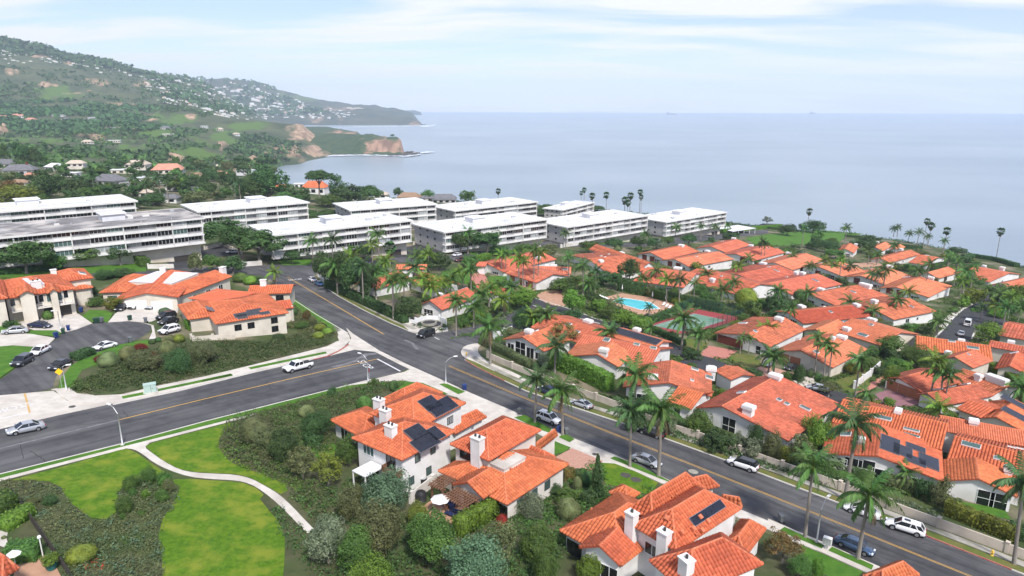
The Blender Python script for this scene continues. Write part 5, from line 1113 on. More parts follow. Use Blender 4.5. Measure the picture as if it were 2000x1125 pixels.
def crown_mesh(name,seed,blobs,per,size,kind='round',m='leaf_mid',inner=.5):
    """crown filling x,y in [-1,1], z in [0,1]: many leaf clumps gathered in uneven lobes"""
    rng = np.random.default_rng(seed); Cs = []; Ns = []
    for k in range(blobs):
        for _ in range(30):
            d = rng.normal(0,1,3); d /= np.linalg.norm(d)
            if kind == 'umbrella' and (d[2] < -.1): continue
            if d[2] > -.75: break
        rb = rng.uniform(.15,.40); f = rng.uniform(.48,.93-.3*rb)
        if kind == 'ball': rb = .34; f = .66
        if kind == 'loose': rb = rng.uniform(.16,.34); f = rng.uniform(.4,.86)
        if kind == 'conifer':
            z = rng.uniform(0,1)**1.2; a = rng.uniform(0,6.283); w = (1-z)*.8+.04; c = np.array([math.cos(a)*w*.8,math.sin(a)*w*.8,z*2-1]); rb = .10+.22*(1-z)
        elif kind == 'umbrella': c = d*np.array([f,f,.55]) + np.array([0,0,-.15]); rb *= .9
        elif kind == 'column': c = d*np.array([f*.8,f*.8,f*1.0]); 
        else: c = d*f
        e = rng.normal(0,1,(per,3)); e /= np.linalg.norm(e,axis=1)[:,None]; e += d*.55; e /= np.linalg.norm(e,axis=1)[:,None]
        rr_ = rb*(1-.35*rng.random((per,1))**2)
        if kind == 'loose': rr_ = rb*rng.random((per,1))**.4
        Cs.append(c+e*rr_); Ns.append(e*.8+d*.3+np.array([0,0,.35]))
    C = np.concatenate(Cs); Nn = np.concatenate(Ns)
    V,Q = leaf_quads(C,Nn,size,rng)
    if inner and kind != 'loose':
        if kind == 'conifer': cv,cq = core(.5,0,.9,rng,10,6); cv[:,:2] *= (1-(cv[:,2:3]+1)/2)*.9+.05
        elif kind == 'umbrella': cv,cq = core(.72,.0,.36,rng)
        else: cv,cq = core(inner,0,inner,rng)
        Q = np.concatenate([Q,cq+len(V)]); V = np.concatenate([V,cv])
    wv = 1+.22*np.sin(V[:,0]*2.3+seed)*np.cos(V[:,1]*2.9+seed*2) if kind in ('round','loose','column') else 1; V = V*(wv[:,None] if kind in ('round','loose','column') else 1); V[:,2] = (V[:,2]+1)/2 if kind != 'umbrella' else (V[:,2]+.75)/1.4
    return mesh_np(name,V,Q,MT[m])
CR = {
 'round0': crown_mesh('crown',1,46,62,.066),'round1': crown_mesh('crown',2,38,72,.07),'round2': crown_mesh('crown',3,54,52,.06),
 'fine0': crown_mesh('crown',4,95,95,.036),'fine1': crown_mesh('crown',5,120,80,.034),'fine2': crown_mesh('crown',15,80,110,.040),
 'loose0': crown_mesh('crown',6,46,60,.055,'loose'),'loose1': crown_mesh('crown',7,60,50,.05,'loose'),
 'ball': crown_mesh('crown',8,70,60,.042,'ball',inner=.86),'umb0': crown_mesh('crown',9,60,60,.055,'umbrella'),'umb1': crown_mesh('crown',10,52,64,.058,'umbrella'),
 'conifer': crown_mesh('crown',11,90,34,.075,'conifer'),'column': crown_mesh('crown',12,44,56,.07,'column'),
 'far0': crown_mesh('crown',13,24,26,.125),'far1': crown_mesh('crown',14,20,30,.13),}
def trunk_mesh(name,seed,n=5):
    rr = random.Random(seed); mb = MB(); mb.tube([(0,0,-.15),(rr.uniform(-.02,.02),0,.4),(rr.uniform(-.05,.05),rr.uniform(-.05,.05),1.02)],[.075,.055,.04],7)
    for k in range(n):
        a = 6.283*k/n+rr.uniform(-.4,.4); z = rr.uniform(.55,.95); mb.tube([(0,0,z),(math.cos(a)*.22,math.sin(a)*.22,z+.2),(math.cos(a)*.5,math.sin(a)*.5,z+.42)],[.03,.022,.01],5)
    return mb.mesh(name,MT['bark'],True)
TRK = [trunk_mesh('trunk',k) for k in range(3)]
def setmat(o,m):
    o.material_slots[0].link = 'OBJECT'; o.material_slots[0].material = MT[m]
NTREE = [0]
def plant(x,by,ty,hw,proto,m,label=None,group=None,tf=None,name=None,base=None,depth=1.0):
    """tree (with trunk, when tf > 0) or shrub whose foot is at photo (x, by), top at row ty, half width hw pixels"""
    NTREE[0] += 1; rr = random.Random(NTREE[0]*13+5)
    b = base or P(x,by,.05); H_ = max(.3,hgt(b,ty)); r = max(.15,hw*mpp(b))
    if tf is None: tf = 0
    rz = rr.uniform(0,6.28)
    if tf > 0:
        o = empty(name or 'tree',b); t = dobj('trunk',TRK[rr.randrange(3)],o,(0,0,0),(0,0,rz),(r*.9+.6,r*.9+.6,H_*(tf+.12)))
        c = dobj('crown',CR[proto],o,(0,0,H_*tf),(0,0,rz),(r,r*depth,H_*(1-tf))); setmat(c,m)
        tag(o,label,'tree',group)
    else:
        o = dobj(name or 'shrub',CR[proto],None,b-Vector((0,0,.12*H_)),(0,0,rz),(r,r*depth,H_*1.12)); setmat(o,m); tag(o,label,'shrub',group)
    return o
def in_poly(x,y,poly):
    c = False; n = len(poly)
    for i in range(n):
        x1,y1 = poly[i]; x2,y2 = poly[(i+1) % n]
        if (y1 > y) != (y2 > y) and x < (x2-x1)*(y-y1)/(y2-y1)+x1: c = not c
    return c
def cover(label,px,dens,hmin,hmax,rad,m,per=14,size=.16,seed=0,avoid=()):
    """low spreading planting that fills a patch: one mass"""
    rng = np.random.default_rng(seed); W_ = [P(x,y,.1) for x,y in px]; poly = [(p.x,p.y) for p in W_]
    xs = [p[0] for p in poly]; ys = [p[1] for p in poly]; area = abs(sum(poly[i][0]*poly[(i+1) % len(poly)][1]-poly[(i+1) % len(poly)][0]*poly[i][1] for i in range(len(poly))))/2
    n = int(area*dens); Cs = []; Ns = []; k = 0; tries = 0
    while k < n and tries < n*8:
        tries += 1; X = rng.uniform(min(xs),max(xs)); Y = rng.uniform(min(ys),max(ys))
        if not in_poly(X,Y,poly): continue
        if avoid and any(in_poly(X,Y,a) for a in avoid): continue
        lump = .35+1.3*max(0,float(fbm(np.array([X]),np.array([Y]),5.0,2,3)[0])+.5)
        h_ = rng.uniform(hmin,hmax)*lump; r_ = rad*rng.uniform(.7,1.3); e = rng.normal(0,1,(per,3)); e[:,2] = np.abs(e[:,2]); e /= np.linalg.norm(e,axis=1)[:,None]
        Cs.append(np.array([X,Y,G(X,Y)+.1])+e*np.array([r_,r_,h_])*rng.uniform(.7,1,(per,1))); Ns.append(e+np.array([0,0,.4])); k += 1
    if not Cs: return
    V,Q = leaf_quads(np.concatenate(Cs),np.concatenate(Ns),size,rng)
    o = dobj('ground_cover',mesh_np('ground_cover',V,Q,MT[m])); tag(o,label,None,None,'stuff'); return o
def hedge(px,w,hh,m,label,group=None,size=.14,dens=26,name='hedge',top_m=None,round_=.0,seed=0):
    """clipped hedge along a photo polyline"""
    rng = np.random.default_rng(seed+17); pts = [P(x,y,0) for x,y in px]; Cs = []; Ns = []; cv = []; cf = []
    for a,b in zip(pts[:-1],pts[1:]):
        d = b-a; L = Vector((d.x,d.y,0)).length; d = Vector((d.x,d.y,0))/max(L,.01); n_ = Vector((-d.y,d.x,0))
        for (cnt,sd) in ((int(L*hh*dens),1),(int(L*hh*dens),-1),(int(L*w*dens),0)):
            t = rng.uniform(-.1,L+.1,cnt)
            if sd: off = np.full(cnt,sd*w/2)+rng.normal(0,.07,cnt); zz_ = rng.uniform(0,hh,cnt); nn = np.tile(np.array(n_)*sd,(cnt,1))
            else: off = rng.uniform(-w/2,w/2,cnt); zz_ = hh+rng.normal(0,.07,cnt); nn = np.tile([0,0,1.],(cnt,1))
            X = a.x+d.x*t+n_.x*off; Y = a.y+d.y*t+n_.y*off
            zz_ = zz_ + .22*fbm(X,Y,2.2,2,seed)*(zz_ > hh*.6)
            Cs.append(np.stack([X,Y,G0+G1*X+G2*Y+zz_],1)); Ns.append(nn)
        base = len(cv)
        for p in (a,b):
            for (o_,z_) in ((-w/2+.1,0),(w/2-.1,0),(w/2-.12,hh-.12),(-w/2+.12,hh-.12)): q = p+n_*o_; cv.append((q.x,q.y,G(q.x,q.y)+z_))
        cf += [(base+i,base+(i+1) % 4,base+4+(i+1) % 4,base+4+i) for i in range(4)]+[(base+3,base+2,base+1,base),(base+4,base+5,base+6,base+7)]
    for a in (0,-1):
        p = pts[a]; q = pts[1] if a == 0 else pts[-2]; d = (p-q); d = Vector((d.x,d.y,0)).normalized(); n_ = Vector((-d.y,d.x,0)); cnt = int(w*hh*dens)
        off = rng.uniform(-w/2,w/2,cnt); zz_ = rng.uniform(0,hh,cnt); X = p.x+n_.x*off+d.x*.05; Y = p.y+n_.y*off+d.y*.05
        Cs.append(np.stack([X,Y,G0+G1*X+G2*Y+zz_],1)); Ns.append(np.tile(np.array(d),(cnt,1)))
    V,Q = leaf_quads(np.concatenate(Cs),np.concatenate(Ns),size,rng,jit=.45)
    Q = np.concatenate([Q,np.array(cf)+len(V)]); V = np.concatenate([V,np.array(cv)])
    c = pts[0]; o = dobj(name,mesh_np(name,V-np.array(c),Q,MT[m]),None,c); tag(o,label,'hedge',group); return o
# ---- palms
def frond_mesh(seed,L,p0,p1,droop,m,pairs=24):
    rng = np.random.default_rng(seed); n = 12; pts = [np.zeros(3)]; ang = np.linspace(p0,p1,n); 
    for i in range(n): pts.append(pts[-1]+np.array([math.cos(ang[i]),0,math.sin(ang[i])])*L/n)
    pts = np.array(pts); V = []; F_ = []
    for i in range(n+1):
        w = .035*(1-i/n)+.008
        V += [pts[i]+[0,w,0],pts[i]+[0,-w,0]]
    F_ += [(2*i,2*i+1,2*i+3,2*i+2) for i in range(n)]
    for k in range(pairs):
        t = .12+.88*k/(pairs-1); f = t*n; i = min(int(f),n-1); p = pts[i]+(pts[i+1]-pts[i])*(f-i); dr = pts[i+1]-pts[i]; dr /= np.linalg.norm(dr)
        for s in (1,-1):
            ln = .78*math.sin(math.pi*(.12+.80*t))**.7*rng.uniform(.8,1.1); d = dr*(.55+.5*t)+np.array([0,s*.85,0])+np.array([0,0,-droop*rng.uniform(.6,1.3)]); d /= np.linalg.norm(d)
            w = np.cross(d,[0,0,1.]); w /= np.linalg.norm(w)+1e-6; w = dr*.055+w*.02; q = p+d*ln*.55; e = p+d*ln+np.array([0,0,-.16*ln*droop*1.4])
            b = len(V); V += [p-w*.6,p+w*.6,q+w,q-w,e]; F_ += [(b,b+1,b+2,b+3),(b+3,b+2,b+4)]
    me = bpy.data.meshes.new('frond'); me.from_pydata([tuple(v) for v in V],[],F_); me.materials.append(MT[m]); me.update(); return me
FR = {m: [frond_mesh(1,2.9,1.25,.35,.55,m),frond_mesh(2,3.2,.95,-.55,.8,m),frond_mesh(3,3.2,.6,-.95,.95,m),frond_mesh(4,3.0,.2,-1.25,1.0,m),frond_mesh(5,2.6,-.25,-1.45,.9,m)] for m in ('frond','frond_bright','frond_dark')}
FRD = frond_mesh(9,2.2,-.9,-1.5,.6,'dead_frond',14)
PTR = MB().tube([(0,0,-.05),(.004,0,.04),(.0,.003,.3),(.0,0,.7),(0,0,.96),(0,0,1.0)],[.30,.215,.175,.155,.14,.11],10).mesh('trunk',MT['palm_bark'],True)
CSH = MB().tube([(0,0,-.6),(0,0,.1),(0,0,.75)],[.13,.17,.06],8).mesh('crownshaft',MT['frond_bright'],True)
def joined(parts,name):
    V = []; F_ = []; mi = []; mats = []
    for me,M4 in parts:
        b = len(V); V += [tuple(M4 @ v.co) for v in me.vertices]; mt = me.materials[0]
        if mt not in mats: mats.append(mt)
        k = mats.index(mt)
        for p in me.polygons: F_.append(tuple(i+b for i in p.vertices)); mi.append(k)
    me = bpy.data.meshes.new(name); me.from_pydata(V,[],F_)
    for q in mats: me.materials.append(q)
    me.polygons.foreach_set('material_index',mi); me.update(); return me
def frond_set(seed,n):
    rr = random.Random(seed); out_ = []
    for k in range(n):
        t = k/(n-1); v = min(4,int(t*4.6)); out_.append((v,k*2.39996+rr.uniform(-.25,.25),rr.uniform(-.12,.12),rr.uniform(.85,1.12)))
    return out_
QC = {(m,s): joined([(FR[m][v],Matrix.Rotation(a,4,'Z') @ Matrix.Rotation(-t,4,'Y') @ Matrix.Scale(s_,4)) for v,a,t,s_ in frond_set(s,17)],'crown') for m in ('frond','frond_bright','frond_dark') for s in (1,2)}
def fan_crown(seed,skirt):
    rr = random.Random(seed); V = []; F_ = []; mi = []
    def fan(a,el,L,R_,k):
        M4 = Matrix.Rotation(a,4,'Z') @ Matrix.Rotation(-el,4,'Y') @ Matrix.Rotation(rr.uniform(-.4,.4),4,'X'); b = len(V); nn = 9
        V.append(M4 @ Vector((0,.02,0))); V.append(M4 @ Vector((0,-.02,0))); V.append(M4 @ Vector((L,0,0)))
        F_.append((b,b+1,b+2)); mi.append(k)
        for j in range(nn):
            t = -1.35+2.7*j/(nn-1); V.append(M4 @ Vector((L+R_*math.cos(t),R_*math.sin(t),-.18*R_*abs(math.cos(j*3.1)))))
            t2 = t+.1
        for j in range(nn-1):
            c_ = b+3+j; V_m = (V[c_]+V[c_+1])*.5*.82+V[b+2]*.18; V2 = len(V); 
            F_.append((b+2,c_,c_+1) if j % 2 == 0 else (b+2,c_,c_+1)); mi.append(k)
    for k in range(34):
        t = k/33; fan(k*2.4+rr.uniform(-.2,.2),1.35-2.2*t+rr.uniform(-.12,.12),rr.uniform(.55,.8),rr.uniform(.55,.72),0)
    for k in range(skirt): fan(k*2.4,-1.15-rr.uniform(0,.4),rr.uniform(.2,1.2),.55,1)
    me = bpy.data.meshes.new('crown'); me.from_pydata([tuple(v) for v in V],[],F_); me.materials.append(MT['frond_dark']); me.materials.append(MT['dead_frond']); me.polygons.foreach_set('material_index',mi); me.update(); return me
FANC = [fan_crown(1,8),fan_crown(2,10),fan_crown(3,40)]
NP_ = [0]
USED = {}
def nearlab(p,what,fallback,cats=('villa','house','apartment block')):
    """label a plant by the building it stands next to, when that singles it out"""
    if cats not in USED: USED[cats] = [o for o in COL.objects if o.get('category') in cats and o.name[:3] != 'far']
    best = min(USED[cats],key=lambda o: (o.location.x-p.x)**2+(o.location.y-p.y)**2)
    a,b = proj(p),proj(best.location); dx,dy = a[0]-b[0],a[1]-b[1]
    rel = 'before' if dy > abs(dx)*.6 else 'behind' if -dy > abs(dx)*.6 else 'left of' if dx < 0 else 'right of'
    t = f"{what} {rel} the {' '.join(best['label'].split()[:10])}".rstrip(','); w = t.split()
    while w[-1] in ('and','with','the','of','a','behind','before','beside','in','at','by','its','on','to','two','three','four','white','round','blue','dark','under','below','right','left','tall','small','long','main','tan','from','black','brown','between','parked','row'): w.pop()
    t = ' '.join(w[:16]).rstrip(',')
    if t in USED or len(w) < 4: return fallback
    USED[t] = 1; return t
def palm(bx,by,cy,label,group=None,kind='q',m='frond',sc=1.0,cx=None,split=True,seed=None):
    NP_[0] += 1; sc *= 1.28 if kind == 'q' else 1.1; rr = random.Random(NP_[0]*7+1); b = P(bx,by,.05); H_ = hgt(b,cy)
    o = empty('palm_tree',b,0); o.rotation_euler = (rr.uniform(-.045,.045),rr.uniform(-.045,.045),0) if cx is None else (0,0,0); sc *= rr.uniform(.88,1.12); tag(o,label,'palm tree',group)
    lean = Vector((0,0,1))
    if cx is not None:
        k = mpp(b); px_top = proj(b+Vector((0,0,H_)))[0]; lean = Vector(((cx-px_top)*k/H_,0,1))
    q = Vector((lean.x*H_,0,H_))
    th = dobj('trunk',PTR,o); tw = .9 if kind == 'q' else .75
    sh = Matrix(((tw*sc,0,lean.x*H_,0),(0,tw*sc,0,0),(0,0,H_,0),(0,0,0,1)))
    # lean is a real tilt of the trunk
    th.rotation_euler = (0,math.atan2(lean.x,1),0); th.scale = (tw*sc,tw*sc,H_*math.sqrt(1+lean.x**2))
    near_ = split and (b-Vector((0,0,CZ))).length < 215
    if kind == 'q':
        if near_:
            for v,a,t,s_ in frond_set(NP_[0],20 if sc >= 1.1 else 14):
                f = dobj('frond',FR[m][v],o,q,(0,-t,a+NP_[0]),(s_*sc,)*3)
            dobj('crownshaft',CSH,o,q,(0,0,0),(sc,)*3)
            if rr.random() < .6:
                for j in range(rr.randrange(2,7)): dobj('frond',FRD,o,q-Vector((0,0,.3)),(0,0,rr.uniform(0,6.28)),(sc,)*3)
        else: dobj('crown',QC[(m,1+NP_[0] % 2)],o,q,(0,0,rr.uniform(0,6.28)),(sc*rr.uniform(.9,1.1),)*3)
    else: dobj('crown',FANC[kind == 'fs' and 2 or NP_[0] % 2],o,q,(0,0,rr.uniform(0,6.28)),(sc*1.25,)*3)
    return o
# ================================================================ planting: palms
pw = 'feathery palms along the main street'
for a in [
 (1044,826,744,'drooping feathery palm left of the white SUV parked on the main street',pw,'frond_dark',1.05),
 (1099,850,762,'feathery palm right of the white SUV parked on the main street',pw,'frond',1.05),
 (1230,912,800,'feathery palm at the rear of the silver sedan, left of a pair',pw,'frond_dark',1.05),
 (1286,930,800,'feathery palm at the nose of the silver sedan, right of a pair',pw,'frond',1.1),
 (1238,792,735,'feathery palm inside the street wall before the twin-chimney villa',pw,'frond',1.1),
 (1083,738,678,'dark feathery palm before the gable-window villa and its hedge',pw,'frond_dark',1.15),
 (958,712,640,'feathery palm at the entrance corner beside the curved kerb',pw,'frond',1.15),
 (891,656,588,'feathery palm standing in the entrance island',pw,'frond',1.0),
 (769,625,548,'tall feathery palm beside the street wall left of the fountain',pw,'frond',1.25),
 (710,597,520,'feathery palm by the street wall before the dark evergreen mass',pw,'frond_dark',1.15),
 (1650,977,830,'tallest feathery palm on the main street, before the solar-panel villa',pw,'frond_dark',1.15),
 (1572,1050,912,'feathery palm on the near verge left of the arched street lamp',pw,'frond',1.05),
 (1675,1092,968,'feathery palm beside the blue sedan on the near verge',pw,'frond',1.15),
 (1980,1102,945,'feathery palm cut by the right edge, beside the yellow hydrant',pw,'frond_dark',1.1)]:
    palm(*a[:5],m=a[5],sc=a[6],cx={1650:1673,1572:1588,1675:1697,1980:2000}.get(a[0]))
vp = 'palms standing among the villas'
for i,(bx,by,cy,sc,m) in enumerate([
 (612,525,470,1.0,'frond'),(650,525,468,1.0,'frond_dark'),(742,520,458,1.0,'frond'),(728,530,480,1.0,'frond_bright'),(838,530,497,.95,'frond_bright'),(814,527,500,.95,'frond'),(914,495,456,1.0,'frond'),
 (1013,566,505,.95,'frond_bright'),(1020,566,512,.95,'frond'),(1042,563,490,.95,'frond'),(1050,561,499,.95,'frond_bright'),(987,538,497,.9,'frond'),(979,538,500,.9,'frond_bright'),
 (1111,552,503,1.0,'frond'),(1139,578,520,1.05,'frond'),(1162,573,530,.95,'frond_dark'),(1255,571,545,.95,'frond'),(1301,592,546,.9,'frond_bright'),(1326,597,547,1.15,'frond_dark'),(1354,589,553,.95,'frond'),
 (1331,682,622,1.15,'frond'),(1363,692,655,.9,'frond'),(1499,674,640,.75,'frond_bright'),(1487,672,640,.75,'frond_bright'),(1591,734,660,.8,'frond'),(1609,737,674,.75,'frond'),(1618,738,682,.75,'frond'),
 (1670,774,703,.85,'frond'),(1814,788,705,.9,'frond_bright'),(1835,797,728,1.05,'frond'),(1842,800,735,.9,'frond_dark'),(1746,624,587,1.15,'frond'),(1516,612,568,.95,'frond'),(1642,589,573,.95,'frond'),(1409,602,568,.95,'frond'),
 (1485,512,473,.9,'frond_dark'),(1492,512,477,.9,'frond'),(1566,479,447,1.0,'frond'),(1595,487,457,1.0,'frond'),(1650,477,446,1.1,'frond'),(1610,537,510,.9,'frond_bright'),(1639,552,508,1.0,'frond_bright'),(1628,540,520,.9,'frond'),
 (1695,517,489,1.0,'frond'),(1712,517,498,1.0,'frond'),(1724,565,528,1.1,'frond'),(1713,567,537,1.0,'frond_dark'),(1804,570,515,1.1,'frond'),(1745,462,447,1.1,'frond_dark'),(1752,462,444,1.1,'frond'),(1773,473,456,1.0,'frond'),(1792,474,454,1.0,'frond'),(1810,480,462,1.0,'frond'),
 (1845,540,505,1.1,'frond'),(1862,560,512,1.2,'frond'),(1880,575,530,1.2,'frond'),(1873,585,550,1.1,'frond_bright'),(1895,565,520,1.0,'frond'),(1930,600,570,1.1,'frond'),(1948,612,575,1.2,'frond'),(1968,622,580,1.1,'frond_bright'),(1958,640,600,1.1,'frond'),(1985,640,600,1.1,'frond'),(1940,630,598,1.0,'frond_bright'),(1915,628,600,.7,'frond_dark'),(1829,655,628,1.15,'frond'),
 (865,590,556,1.0,'frond_bright'),(925,640,600,1.0,'frond'),(955,600,565,1.0,'frond_bright'),(975,590,560,1.0,'frond'),(1000,595,562,.9,'frond'),(1030,600,575,1.0,'frond_bright'),(830,585,545,.95,'frond_bright'),(895,560,535,.95,'frond_bright'),(905,556,530,.9,'frond_bright'),
 (1270,665,640,.8,'frond'),(1208,610,590,.6,'frond'),(1268,625,600,.55,'frond_dark'),(1510,735,700,.95,'frond'),(1500,730,692,1.0,'frond_dark'),(1445,690,660,.55,'frond'),(1462,690,662,.55,'frond'),(1765,955,925,.7,'frond'),(1260,478,457,1.0,'frond'),(1318,470,445,1.0,'frond'),(1368,467,441,1.0,'frond'),(1395,462,443,1.0,'frond'),(1050,470,445,1.0,'frond'),(1105,485,455,1.0,'frond'),(1420,458,440,1.0,'frond'),
 (660,575,520,1.1,'frond'),(690,560,505,1.05,'frond_bright'),(735,585,530,1.1,'frond'),(755,560,512,1.1,'frond_bright'),(790,600,548,1.1,'frond'),(815,565,522,1.05,'frond_dark'),(845,610,560,1.1,'frond_bright'),(880,585,545,1.05,'frond'),(920,570,528,1.0,'frond'),(940,620,575,1.1,'frond'),(985,625,585,1.05,'frond_bright'),(1070,655,615,1.05,'frond'),(1040,650,618,1.0,'frond_bright'),(1190,690,650,1.0,'frond'),(1150,590,555,1.0,'frond'),(1280,560,530,1.0,'frond'),(1430,580,552,1.0,'frond'),(1540,640,605,1.0,'frond'),(1575,600,572,1.0,'frond'),(1660,620,592,1.0,'frond'),(1700,640,608,1.05,'frond'),(1770,600,570,1.0,'frond_bright'),(1790,560,530,1.0,'frond'),(1660,545,520,1.0,'frond_dark'),(1580,540,520,.9,'frond'),(1545,520,500,.9,'frond'),(1460,530,505,.9,'frond'),(1440,545,520,.85,'frond_bright'),(1380,560,535,.8,'frond'),(540,560,532,.9,'frond_bright'),(1690,800,770,.7,'frond'),(1830,835,800,1.0,'frond_bright'),(1990,800,760,1.0,'frond'),(1745,505,480,1.0,'frond'),(1840,500,470,.9,'frond'),(1700,560,535,.9,'frond')]):
    r_ = ('short' if by-cy < 34 else 'tall' if by-cy > 55 else 'medium'); z_ = ('by the condominium street' if by < 500 and bx < 1430 else 'near the bluff lawn' if bx > 1430 and by < 520 else 'along the loop road' if bx > 1820 else 'beside the entrance drive' if bx < 1080 else 'round the pool and tennis court' if bx < 1420 else 'between the right-hand villas')
    tone = {'frond':'green','frond_bright':'yellow-green','frond_dark':'dark green'}[m]
    palm(bx,by,cy,nearlab(P(bx,by),f'{r_} {tone} palm',f'{r_} {tone} feathery palm {z_}'),vp+f', {r_} {tone} {z_}',m=m,sc=sc)
for i,(bx,by,cy,sc,lab) in enumerate([
 (973,392,373,1.3,'lone fan palm against the sea above the back row of blocks'),(1141,390,371,1.2,'right one of two small fan palms at the sea end of the back row'),(1135,391,377,1.2,'left one of two small fan palms at the sea end of the back row'),
 (1155,446,383,1.3,'tall fan palm before the turned block, first from the left'),(1183,439,381,1.3,'tall fan palm standing alone against the sea, second from the left'),(1219,434,391,1.3,'shorter fan palm at the left of a trio before the white facade'),(1229,434,382,1.35,'tallest fan palm of the trio before the white facade'),(1224,436,396,1.2,'lowest fan palm of the trio before the white facade'),
 (1249,414,375,1.25,'upper of two fan palms left of the last block'),(1252,414,385,1.2,'lower of two fan palms left of the last block'),(1803,480,432,1.3,'left tall fan palm of a pair on the bluff'),(1812,480,441,1.3,'right tall fan palm of a pair on the bluff'),(1842,492,451,1.35,'single fan palm right of the bluff pair'),(1945,508,452,1.35,'lone tall fan palm near the right edge against the sea')]):
    palm(bx,by,cy,lab,'fan palms against the sea',kind='f',sc=sc,cx={1803:1811,1812:1819,1842:1850,1945:1955}.get(bx),split=False)
palm(1577,440,413,'shaggy fan palm with dead skirt on the bluff, left of centre right','fan palms against the sea',kind='fs',sc=1.35,cx=1581,split=False)
palm(762,518,484,'fan palm with dead skirt before the junction block',None,kind='fs',sc=1.3,split=False)
for i,(bx,by,cy) in enumerate([(96,390,363),(185,383,344),(267,384,348),(316,396,347),(330,397,350),(291,402,359),(372,360,327),(459,384,347),(160,375,350),(420,330,312),(200,318,304),(470,392,360)]):
    palm(bx,by,cy,'slender palm among the hillside gardens behind the left blocks','palms among the hillside gardens',kind='q',m='frond_dark',sc=1.25,split=False)
# ================================================================ planting: trees, shrubs, hedges, beds
T_ = lambda *a,**k: plant(*a,**k)
# -- before and between the apartment blocks
for a in [
 (52,534,468,50,'round0','leaf_pine','broad dark pine at the left edge before the grey-roofed block',.25),(172,518,476,34,'round0','leaf_mid','rounded green tree before the middle of the grey-roofed block',.2),(236,518,477,21,'round1','leaf_dark','small dark tree on the lawn before the grey-roofed block',.3),
 (383,534,492,14,'column','leaf_olive','narrow yellowish tree beside the parking court',.1),(414,530,498,20,'round2','leaf_mid','rounded tree right of the narrow yellowish tree',.15),(456,534,501,24,'round0','leaf_dark','dark tree behind the chimney of the double-garage house',.15),
 (438,484,426,40,'round1','leaf_pine','spreading dark pine left of the junction block end',.3),(468,504,438,38,'round2','leaf_pine','dark pine overlapping the corner of the junction block',.3),(508,514,452,48,'round0','leaf_pine','widest dark pine before the junction block',.35),(571,516,488,16,'round1','leaf_dark','small dark tree on the lawn before the junction block',.35),
 (137,438,404,38,'umb0','leaf_pine','clipped pine before the far left white block',.3),(510,440,412,28,'umb0','leaf_pine','clipped pine between the second and junction blocks',.3),(520,446,419,24,'round1','leaf_olive','olive-green shrub tree between the second and junction blocks',.1),
 (560,440,412,30,'umb1','leaf_pine','first clipped pine of the hedge behind the junction block',.25),(600,436,410,32,'umb0','leaf_pine','second clipped pine of the hedge behind the junction block',.25),(645,432,409,34,'umb1','leaf_pine','third clipped pine of the hedge behind the junction block',.25),(782,428,411,17,'round0','leaf_pine','round tree before the third back-row block',.2),
 (955,418,396,19,'umb0','leaf_pine','roundest clipped tree before the fourth back-row block',.2),(993,418,401,23,'umb1','leaf_pine','second clipped tree before the fourth back-row block',.2),(1035,422,404,24,'umb0','leaf_pine','third clipped tree before the fourth back-row block',.2),(1066,422,406,26,'umb1','leaf_pine','clipped tree before the turned block',.2),(1068,412,399,16,'umb0','leaf_pine','clipped tree touching the corner of the turned block',.2),(1125,414,406,14,'umb1','leaf_pine','low clipped tree below the turned block facade',.1),(1165,412,402,18,'umb0','leaf_pine','low clipped tree right of the turned block',.1),
 (900,496,455,26,'round2','leaf_pine','spreading street tree left of the pair before the third block',.35),(952,496,451,30,'round1','leaf_pine','widest spreading street tree before the third block',.35),(990,474,446,12,'round0','leaf_autumn','bronze-green tree against the third block facade',.3),
 (1148,494,470,17,'round1','leaf_mid','round street tree by the upper road wall',.3),(1175,468,436,15,'round2','leaf_mid','tall round tree before the fan-palm block',.3),(1212,466,437,16,'round0','leaf_grey','grey-green tree before the fan-palm block',.3),(1200,492,466,18,'umb0','leaf_dark','dark clipped street tree alone below the fan-palm block',.3),
 (1247,489,462,15,'round0','leaf_dark','first dark round street tree left of the upper road bend',.3),(1276,488,463,15,'round1','leaf_dark','second dark round street tree left of the upper road bend',.3),(1303,486,461,15,'round2','leaf_mid','third round street tree left of the upper road bend',.3),(1345,482,457,17,'umb1','leaf_dark','dark clipped street tree right of the row of three',.3),
 (1070,504,477,22,'round0','leaf_olive','yellowish tree behind the arched-dormer villa',.2),(1025,500,478,26,'umb0','leaf_mid','broad green tree behind the arched-dormer villa',.2),(975,500,480,18,'round1','leaf_dark','dark garden tree left of the yellowish street tree',.2),(110,530,496,22,'round2','leaf_mid','green tree between the pine and the rounded tree before the grey-roofed block',.15),(285,500,484,16,'round0','leaf_mid','small green tree left of the ramp hedge',.1),(590,506,478,18,'round1','leaf_dark','dark tree before the middle of the junction block',.2),(690,502,470,22,'round0','leaf_mid','green tree before the right half of the junction block',.2),(715,508,478,18,'round2','leaf_dark','dark tree right of the green tree before the junction block',.15),(1000,486,458,18,'round2','leaf_mid','green tree before the right half of the third block',.2),(1140,462,440,14,'round0','leaf_dark','dark tree before the left end of the fan-palm block',.2),(1240,456,436,14,'round1','leaf_mid','green tree right of the grey-green tree before the fan-palm block',.2),(1330,452,432,14,'round2','leaf_mid','green tree before the last block of the row',.2),(1385,450,434,12,'round0','leaf_dark','dark tree before the right end of the last block',.2)]:
    T_(*a[:6],label=a[6],group='trees round the apartment blocks',tf=a[7])
